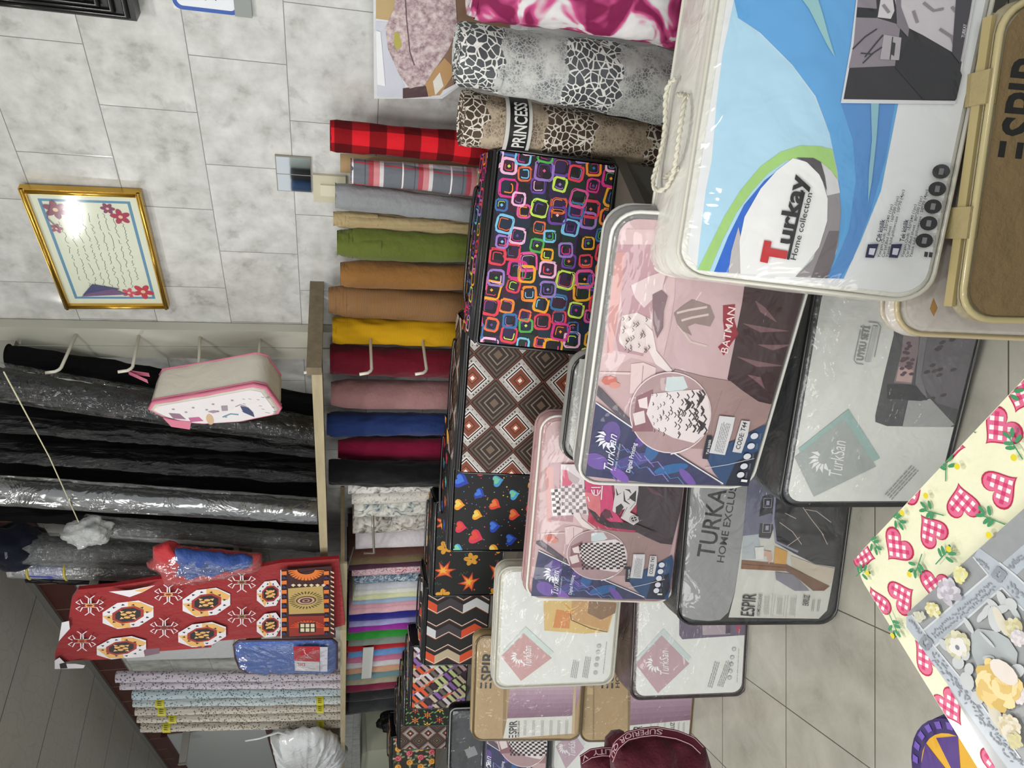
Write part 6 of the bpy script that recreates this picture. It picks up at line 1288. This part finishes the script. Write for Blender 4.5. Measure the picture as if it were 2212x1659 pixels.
# white plastic sack
XP = 1.56; o_ = [(583, 1585), (600, 1588), (640, 1574), (690, 1572), (730, 1588), (752, 1618), (735, 1640), (720, 1690), (640, 1700), (600, 1650)]
r = empty('plastic_sack', at(745, 1640, 0, XP)); r0 = r.location.copy(); tag(r, 'bulging white plastic sack hanging under the pale steel arm at the far left', 'plastic sack')
puffy('sack_body', PX(o_, XP+.05), .14, paint('#d6d8da', .25, .9, coat=.5), r, r0, seed=12, wr=.018)
mb = MB(); mb.tube([p-r0 for p in PX([(640, 1590), (600, 1582), (560, 1595), (530, 1600)], XP+.04)], .008, paint('#d2d4d6', .3), 6); mb.build('carry_strap', r)
# pale board and brown-framed cabinet on the far wall
r = empty('notice_board', (XW-.02, 6.9, 0)); q = [at(x, y, 0, XW-.02) for x, y in ((361, 1588), (575, 1580), (600, 1655), (400, 1659))]
y0, y1 = q[0].y, q[0].y+2.6; z1, z0 = q[0].z, q[1].z; r.location = (XW-.02, (y0+y1)/2, z0); tag(r, 'pale grey board on the far wall beyond the speckled rolls', 'board')
mb = MB(); mb.box((0, (y0-y1)/2, 0), (.018, (y1-y0)/2, z1-z0)); mb.build('board', r, paint('#b4b6b4', .4)); 
for a_, b_ in (((-.012, (y0-y1)/2, -.05), (.018, (y1-y0)/2, 0)), ((-.012, (y0-y1)/2, z1-z0), (.018, (y1-y0)/2, z1-z0+.05))): mb = MB(); mb.box(a_, b_); mb.build('frame_rail', r, paint('#4a2420', .4))
r = empty('wall_cabinet', (XW-.2, 8.3, H+.02)); tag(r, 'brown framed cream cabinet at the far left end of the wall', 'cabinet'); mb = MB(); mb.box((0, -1.1, 0), (.19, 1.1, .52)); mb.build('body', r, paint('#8d7c6c', .5))
for k in range(3): mb = MB(); mb.box((-.012, -1.05+k*.71, .03), (-.001, -.42+k*.71, .49)); mb.build('door', r, paint('#b5ae98', .4))
p = at(790, 1630, 0, 1.62); r = empty('storage_crate', (1.78, p.y+.25, BZ)); tag(r, 'pale olive crate standing on the bench at the far left', 'crate'); mb = MB(); mb.box((-.16, -.35, 0), (.18, .5, p.z-BZ)); mb.build('body', r, paint('#a9ab98', .5)); mb = MB(); mb.box((-.175, -.37, p.z-BZ), (.19, .52, p.z-BZ+.03)); mb.build('lid', r, paint('#8c8f80', .5))
p = at(760, 1590, 0, 1.66); r_ = blob((1.74, p.y, BZ+.17), (.1, .14, .24), BK2, 'plastic_bundle', amp=.25, seed=31); tag(r_, 'black bundle in shiny plastic between the folded cloths and the olive crate', 'bundle')

# ================================================================ FOREGROUND
# table with hearts oilcloth
TZ = H-.68; CT = Vector((.357, .789, TZ)); e1 = Vector((math.cos(R_(-86)), math.sin(R_(-86)), 0)); e2 = Vector((math.cos(R_(187.5)), math.sin(R_(187.5)), 0))
r = empty('table', (CT+e1*.4+e2*.4)*1.0); r.location.z = 0; r0 = r.location.copy(); tag(r, 'square table under the hearts cloth in the lower right foreground', 'table')
def slab(org, u0, u1, v0, v1, z0, z1, m, name, parent, rr=.0):
    pts = rrect(u0, v0, u1, v1, rr, 8); vs = [(org+e1*a+e2*b_+Vector((0, 0, z))-r0) for z in (z0, z1) for a, b_ in pts]; n = len(pts)
    mb = MB(); mb.add(vs, [tuple(range(n))[::-1], tuple(range(n, 2*n))]+[(i, (i+1) % n, n+(i+1) % n, n+i) for i in range(n)], m, False); return mb.build(name, parent)
O0 = Vector((CT.x, CT.y, 0))
slab(O0, .02, .80, .02, .80, TZ-.035, TZ-.006, WOOD_, 'tabletop', r)
for a in (.06, .74):
    for b_ in (.06, .74): slab(O0, a, a+.045, b_, b_+.045, 0, TZ-.035, WOOD_, 'leg', r)
TCM = G('oilcloth', .35, .4, coat=.3); v = TCM.co(); TCM.color(TCM.mix(TCM.noise(v, 25, 4, .7), '#dcdcb8', '#ecebd2')); TCM.bump(TCM.noise(v, 120, 2), .1, .004); TCM = TCM.m
r = empty('tablecloth', r0); r.location.z = TZ-.006; tag(r, 'cream tablecloth with pink gingham hearts and green sprigs in the lower right foreground', 'tablecloth')
mb = MB(); pts = rrect(0, 0, .82, .82, .035, 8); n = len(pts); vs = []
for f, z in ((1, .006), (1.004, .003), (1.008, -.01), (1.012, -.10), (1.0, -.2)):
    for i, (a, b_) in enumerate(pts): a2 = .41+(a-.41)*f; b2 = .41+(b_-.41)*f; q = O0+e1*a2+e2*b2; vs.append((q.x-r0[0], q.y-r0[1], z))
fs = [tuple(range(n))]+[(k*n+i, k*n+(i+1) % n, (k+1)*n+(i+1) % n, (k+1)*n+i) for k in range(4) for i in range(n)]
mb.add(vs, fs, TCM, False); mb.build('cloth', r)
def tpx(ix, iy, z=TZ):
    p = at(ix, iy, 2, z)-O0; dt = e1.x*e2.y-e1.y*e2.x; return ((e1.x*p.y-e1.y*p.x)/dt, (p.x*e2.y-p.y*e2.x)/dt)
def txf(h): return lambda b_, a_, l: (O0.x+e1.x*a_+e2.x*b_-r0[0], O0.y+e1.y*a_+e2.y*b_-r0[1], h+l)
c = Canvas(.001, .001, .82, .82, txf(.0062), tpx, .0001)
PNK, DPK, MPK, WH, GRN, YLW = ink('#d8688c'), ink('#b02048'), ink('#c8386a'), ink('#efe6e2'), ink('#3f8a5c'), ink('#d8c82c')
z7 = lambda x, y: tpx(1800+.5176*x, 800+.5176*y)
HP = [((700, 242), (630, 313)), ((478, 312), (537, 320)), ((322, 485), (367, 462)), ((698, 490), (763, 450)), ((540, 555), (525, 483)), ((412, 672), (370, 608)), ((268, 735), (226, 797)), ((122, 765), (160, 780)), ((185, 975), (158, 910)), ((285, 945), (329, 918)), ((428, 900), (430, 940)), ((392, 1200), (338, 1120)), ((482, 1398), (527, 1470)), ((697, 1648), (715, 1700)), ((790, 90), (770, 150))]
rn = random.Random(3)
for ce_, tp_ in HP:
    x, y = z7(*ce_); tx, ty = z7(*tp_); R0 = math.hypot(tx-x, ty-y)*.92; R0 = max(.024, min(.036, R0)); ang = math.atan2(ty-y, tx-x)+math.pi/2
    c.poly(heart(x, y, R0, ang, 36), DPK, lay=1); c.poly(heart(x, y, R0*.90, ang, 36), PNK, lay=2); hh = heart(0, 0, R0*.9, ang, 40); g_ = R0*.2
    for i in range(-8, 9):
        for j in range(-8, 9):
            if (i % 2 == 0) == (j % 2 == 0):
                px_, py_ = i*g_*math.cos(ang+.7)-j*g_*math.sin(ang+.7), i*g_*math.sin(ang+.7)+j*g_*math.cos(ang+.7); ok_ = True
                for ddx, ddy in ((g_*.5, 0), (-g_*.5, 0), (0, g_*.5), (0, -g_*.5)):
                    ins = False
                    for t in range(len(hh)):
                        a, b_ = hh[t-1], hh[t]
                        if (a[1] > py_+ddy) != (b_[1] > py_+ddy) and px_+ddx < (b_[0]-a[0])*(py_+ddy-a[1])/(b_[1]-a[1])+a[0]: ins = not ins
                    ok_ = ok_ and ins
                if ok_: h_ = g_*.5; ca, sa = math.cos(ang+.7), math.sin(ang+.7); c.poly([(x+px_+(dx*ca-dy*sa)*h_, y+py_+(dx*sa+dy*ca)*h_) for dx, dy in ((-1, -1), (1, -1), (1, 1), (-1, 1))], WH if i % 2 == 0 else MPK, lay=3)
for ix, iy in ((2175, 857), (2090, 918), (2048, 1015), (2150, 1120), (2022, 1105), (1935, 1118), (1887, 1167), (1990, 1215), (2045, 1205), (1866, 1240), (1936, 1342), (2208, 965)):
    c.l = max(c.l, 4); x, y = tpx(ix, iy); rot = rn.uniform(0, 6); c.stroke([(x-.014*math.cos(rot), y-.014*math.sin(rot)), (x+.014*math.cos(rot+.2), y+.014*math.sin(rot+.2))], .0014, GRN)
    for k, d in ((.4, 1.1), (.4, -1.1), (-.1, 1.2), (1, .5), (1, -.5)): c.ell(x+.009*k*math.cos(rot)+.007*math.cos(rot+d), y+.009*k*math.sin(rot)+.007*math.sin(rot+d), .0058, .0024, GRN, 8, rot+d)
for ix, iy in ((2203, 988), (2080, 1007), (2012, 1070), (1960, 1107), (2062, 1185), (1885, 1237), (1977, 1240), (2150, 1155), (1940, 1372)): c.ell(*tpx(ix, iy), .0038, .0038, YLW, 8)
c.build('printed_pattern', r)
# grey lace runner
r = empty('table_runner', r0); r.location.z = TZ+.004; tag(r, 'grey lace runner with yellow roses lying on the hearts tablecloth', 'table runner')
c = Canvas(.0, .0, .8, .8, txf(-.0005), lambda x, y: tpx(x, y, TZ+.004), .00008); Zc = lambda *p: c.px(p)
def tin(name, col): g = G(name, .3, .4, coat=.3); v = g.co(); g.color(g.mix(g.noise(v, 40, 4, .7), col, tuple(x*.86 for x in hexf(col)))); return g.m
LG, LB2, WT = tin('lace_grey', '#9ea1a4'), tin('lace_pale', '#b9c1cb'), tin('lace_white', '#d2d4d4')
a = tpx(1958, 1325, TZ+.004); d1 = (e1.x, e1.y); d2 = (e2.x, e2.y); L_ = .5; p1 = tpx(2212, 1098, TZ+.004); p2 = tpx(2150, 1659, TZ+.004)
def ext(a, p, k): return (a[0]+(p[0]-a[0])*k, a[1]+(p[1]-a[1])*k)
P1, P2 = ext(a, p1, 1.8), ext(a, p2, 1.9); c.poly([ext(a, p1, .0), P1, (P1[0]+P2[0]-a[0], P1[1]+P2[1]-a[1]), P2], LG)
def rb(u0, v0, u1, v1, m, keep=False):   # in runner coordinates (fractions of edge vectors, metres)
    lu = math.hypot(p1[0]-a[0], p1[1]-a[1]); lv = math.hypot(p2[0]-a[0], p2[1]-a[1]); ux, uy = (p1[0]-a[0])/lu, (p1[1]-a[1])/lu; vx, vy = (p2[0]-a[0])/lv, (p2[1]-a[1])/lv
    c.poly([(a[0]+ux*u+vx*v_, a[1]+uy*u+vy*v_) for u, v_ in ((u0, v0), (u1, v0), (u1, v1), (u0, v1))], m, keep=keep)
zr = lambda *p: [tpx(1960+.2766*x, 1200+.2766*y, TZ+.004) for x, y in p]
c.poly(zr((120, 590), (635, 150), (960, -130), (1100, -160), (1100, -80), (911, 95), (740, 250), (215, 712)), LB2)
c.poly(zr((-10, 478), (35, 462), (215, 712), (540, 1110), (885, 1585), (1100, 1900), (1000, 1960), (700, 1550), (400, 1130), (100, 705), (-8, 560)), LB2)
c.poly(zr((515, 10), (560, -60), (720, 55), (850, 160), (1100, 380), (1100, 640), (911, 430), (740, 250), (630, 148)), LB2)
for L_ in ([(120, 590), (635, 150)], [(215, 712), (740, 250)], [(35, 462), (215, 712), (540, 1110), (885, 1585)], [(740, 250), (911, 430)], [(515, 10), (632, 150)], [(720, 55), (850, 160), (1000, 300)]): c.stroke(zr(*L_), .0022, tin('lace_edge', '#d3d8dc'))
rn = random.Random(12); GLY = ink('#868c94')
def glyphs(A, B, w0, n):
    c.l += 1
    for q in range(n):
        t = (q+.5)/n; o_ = rn.uniform(-w0, w0); dx, dy = B[0]-A[0], B[1]-A[1]; L_ = math.hypot(dx, dy); x, y = A[0]+dx*t-dy/L_*o_, A[1]+dy*t+dx/L_*o_; o = zr((x, y))[0]; c.ell(o[0], o[1], .0009, .0021, GLY, 6, rn.uniform(0, 3), keep=True)
glyphs((190, 620), (660, 215), 12, 34); glyphs((215, 650), (690, 245), 10, 30); glyphs((190, 760), (880, 1650), 34, 70); glyphs((210, 760), (880, 1610), 22, 40); glyphs((545, 30), (640, 100), 14, 10); glyphs((800, 220), (905, 330), 30, 16); glyphs((790, 90), (900, 0), 25, 14); glyphs((20, 500), (110, 610), 10, 12)
for cx_, cy_ in ((720, 148), (150, 680)):
    for k in range(10): a_ = k*.628; o = zr((cx_+38*math.cos(a_), cy_+38*math.sin(a_)))[0]; c.ell(o[0], o[1], .0042, .0021, GLY, 8, a_+1.2, keep=True)
    c.l += 1
def petal(x, y, rx, rz, col, rot=0): o = zr((x, y))[0]; c.ell(o[0], o[1], rx*.00026, rz*.00026, ink(col), 12, rot, keep=True)
def bloom(x, y, R0, cols, rings=5, wob=.25):
    for k in range(rings):
        f = 1-k/rings; n_ = max(3, int(4+7*f)); c.l += 1
        for q in range(n_): t = q*6.283/n_+k*.55; rr = R0*f*(.72+wob*rn.uniform(-.3, .3)); petal(x+rr*math.cos(t)*.8, y+rr*math.sin(t)*.8, R0*(.14+.22*f), R0*(.09+.13*f), cols[(k+q) % len(cols)], -t+1.57+rn.uniform(-.3, .3))
c.l += 1; c.poly(zr((505, 610), (560, 570), (700, 590), (800, 650), (870, 760), (860, 850), (740, 900), (640, 905), (560, 880), (510, 760)), tin('lace_oval', '#b3babd'))
for x, y, rx, rz, rot in ((750, 345, 38, 20, -.3), (675, 380, 30, 16, .3), (620, 440, 14, 40, .3), (588, 475, 12, 36, .2), (742, 420, 16, 40, -.2), (820, 380, 26, 26, 0), (850, 442, 34, 14, -.1), (700, 495, 34, 55, .8), (740, 510, 60, 22, -.3), (490, 545, 36, 14, -.1), (300, 697, 30, 20, .2), (700, 1240, 62, 30, -.35), (410, 835, 26, 34, 0), (495, 885, 20, 30, .3), (480, 980, 34, 40, .5), (560, 1110, 26, 30, 0), (650, 800, 30, 12, 1.2), (600, 950, 18, 12, .5), (870, 900, 24, 40, 0), (470, 770, 20, 30, .4), (640, 655, 40, 8, .2)): c.l += 1; petal(x, y, rx, rz, '#bcc0c2' if rx < 60 else '#cdc8b8', rot)
bloom(410, 690, 95, ['#c9c6a8', '#b8b494', '#d0ccb4'], 3); c.l += 1
for k in range(5): petal(412+38*math.cos(k*1.257), 708+38*math.sin(k*1.257), 26, 18, '#d8d6d2', -k*1.257)
c.l += 1; petal(410, 716, 11, 11, '#6f7688'); bloom(340, 280, 85, ['#bdb8c2', '#a9a6b0', '#cbc6ce'], 3, 1.2); bloom(430, 150, 55, ['#d3cc7c', '#cfcf9c', '#d8d4a8'], 3, .8); bloom(225, 420, 55, ['#d3cc98', '#c9bf80', '#dcd8b4'], 3, 1); bloom(110, 480, 45, ['#bcbcaa', '#c6c4b0'], 2, 1.4)
bloom(820, 1335, 80, ['#cfc6ae', '#d8cfbe', '#c2b694'], 4); bloom(860, 575, 65, ['#c9c398', '#bcb48c', '#cfcab0'], 3, 1); bloom(905, 1085, 60, ['#cfc6c6', '#d8d0cf'], 3); bloom(870, 1440, 50, ['#c9c08c', '#bfb794'], 2, 1.2); bloom(900, 640, 55, ['#c2bcc0', '#d2ccd0'], 3)
bloom(735, 1010, 165, ['#dcc283', '#d2b46c', '#e2cd98', '#c9a95c'], 8, .3); c.l += 1; petal(790, 905, 62, 44, '#d8cfc6', .5)
c.build('lace', r)
# round purple and yellow stool
p = at(2085, 1705, 2, .42); r = empty('round_cushion', (p.x, p.y, 0)); RR = .115; tag(r, 'round purple and yellow patterned pouf on the floor past the hearts tablecloth', 'pouf')
mb = MB(); n = 40; prof = [(0.0, 0.0), (.9, .0), (1.0, .03), (1.04, .2), (1.0, .39), (.96, .412), (.9, .42), (0.001, .425)]
vs = [(RR*a*math.cos(2*math.pi*k/n), RR*a*math.sin(2*math.pi*k/n), z) for a, z in prof for k in range(n)]; mb.add(vs, [(i*n+k, i*n+(k+1) % n, (i+1)*n+(k+1) % n, (i+1)*n+k) for i in range(len(prof)-1) for k in range(n)]); mb.build('body', r, cloth('#3c2470'))
c = Canvas(-1, -1, 1, 1, lambda x, y, l: (x, y, .4255+l)); c.ell(0, 0, RR*.94, RR*.94, ink('#2c1a5c'), 36); c.ell(0, 0, RR*.74, RR*.74, ink('#d9a41c'), 32); c.poly([(0, 0), (.03, .08), (-.04, .085)], ink('#c9c0d4')); c.poly([(0, 0), (-.08, -.01), (-.07, -.06)], ink('#4a2a7c')); c.poly([(0, 0), (.08, .0), (.07, -.05)], ink('#4a2a7c')); c.poly([(.0, .0), (.08, .03), (.05, .07)], ink('#4a2a7c'))
for k in range(24): a0, a1 = 2*math.pi*k/24, 2*math.pi*(k+.5)/24; c.poly([(RR*.80*math.cos(a0), RR*.80*math.sin(a0)), (RR*.9*math.cos(a0), RR*.9*math.sin(a0)), (RR*.9*math.cos(a1), RR*.9*math.sin(a1)), (RR*.80*math.cos(a1), RR*.80*math.sin(a1))], ink('#6c4fb0'), keep=True)
c.build('patterned_top', r)
# maroon garments with lettered waistbands over a rail
MR = cloth('#4a0a1c', .7, .6); MRB = cloth('#5c1428', .7, .2)
def garment(outl, band, txt, dist, label, seed, ue=.97):
    """outline and band run in a plane facing the room at a given distance"""
    N = Vector((-.30, -.954, 0)).normalized()
    def wp(ix, iy, d=0):
        ray = cR*((1659-iy)-829.5)+cU*(1106-ix)+cF*FPX; t = (-(dist-d))/ray.dot(N); q = ray*t; q.z += H; return q
    r = empty('waistband_garment', wp(outl[0][0], outl[0][1])); r0 = r.location.copy(); tag(r, label, 'garment')
    puffy('garment_body', [wp(*p) for p in outl], .05, MR, r, r0, N, .010, seed)
    # band strip that follows the curve
    n = len(band); mb = MB(); vs = []; 
    S = 24; pts = []
    for k in range(S+1):
        t = k/S*(n-1); i = min(int(t), n-2); f = t-i; (ax, ay, bx, by), (cx_, cy_, dx, dy) = band[i], band[i+1]; pts.append((ax+(cx_-ax)*f, ay+(cy_-ay)*f, bx+(dx-bx)*f, by+(dy-by)*f))
    for (ax, ay, bx, by) in pts: vs += [wp(ax, ay, .045)-r0, wp(bx, by, .058)-r0]
    m2 = MB(); m2.add(vs, [(2*k, 2*k+1, 2*k+3, 2*k+2) for k in range(S)], MRB)
    bo = m2.build('waistband', r)
    for e in (0.12, .88):
        m3 = MB(); m3.tube([Vector(vs[2*k]).lerp(Vector(vs[2*k+1]), e)+N*.001 for k in range(S+1)], .0008, paint('#c9a2ac', .5), 5); m3.build('woven_line', bo)
    tr, wd = text_tris(txt, 0, .015); vv = []; fs = []
    for t in tr:
        o = len(vv)
        for p in t:
            u = (1-p[0]/wd)*(ue-.03)+.03; k = min(int(u*S), S-1); f = u*S-k; A = Vector(vs[2*k]).lerp(Vector(vs[2*k+2]), f); B = Vector(vs[2*k+1]).lerp(Vector(vs[2*k+3]), f); vv.append(A.lerp(B, .25+p[1]/.7*.5)+N*.0015)
        fs.append((o, o+1, o+2))
    m4 = MB(); m4.add(vv, fs, paint('#cdaab2', .5), False); m4.build('lettering', bo); return r0
ra = garment([(1253, 1634), (1275, 1618), (1306, 1615), (1306, 1592), (1320, 1577), (1338, 1575), (1345, 1590), (1400, 1640), (1400, 1740), (1262, 1740)], [(1252, 1632, 1258, 1652), (1275, 1617, 1279, 1639), (1300, 1613, 1301, 1635), (1322, 1612, 1322, 1636)], 'LITY  V', 1.72, 'maroon garment with a lettered waistband, the lower left one of the two', 3)
rb_ = garment([(1316, 1640), (1322, 1606), (1352, 1582), (1400, 1570), (1418, 1569), (1465, 1578), (1500, 1592), (1518, 1612), (1532, 1660), (1532, 1740), (1330, 1740)], [(1315, 1634, 1324, 1648), (1325, 1601, 1335, 1621), (1352, 1580, 1357, 1601), (1384, 1572, 1386, 1594), (1416, 1568, 1414, 1591), (1464, 1577, 1460, 1598), (1500, 1591, 1492, 1611), (1520, 1612, 1512, 1630)], 'SUPERIOR QU', 1.62, 'maroon garment with SUPERIOR woven into its waistband, in front of the beige packs', 5, .62)
r = empty('garment_stand', (ra.x-.42, ra.y+.12, 0)); tag(r, 'dark metal stand holding the two maroon garments', 'stand')
mb = MB(); mb.tube([(0, 0, 0), (0, 0, ra.z+.02)], .012); mb.build('pole', r, DARKG); mb = MB(); mb.tube([(0, 0, 0), (0, 0, .015)], .15, None, 24); mb.build('base', r, DARKG)
mb = MB(); mb.tube([(0, 0, ra.z-.06), (.30, -.12, ra.z-.06)], .008); mb.build('rail', r, DARKG)
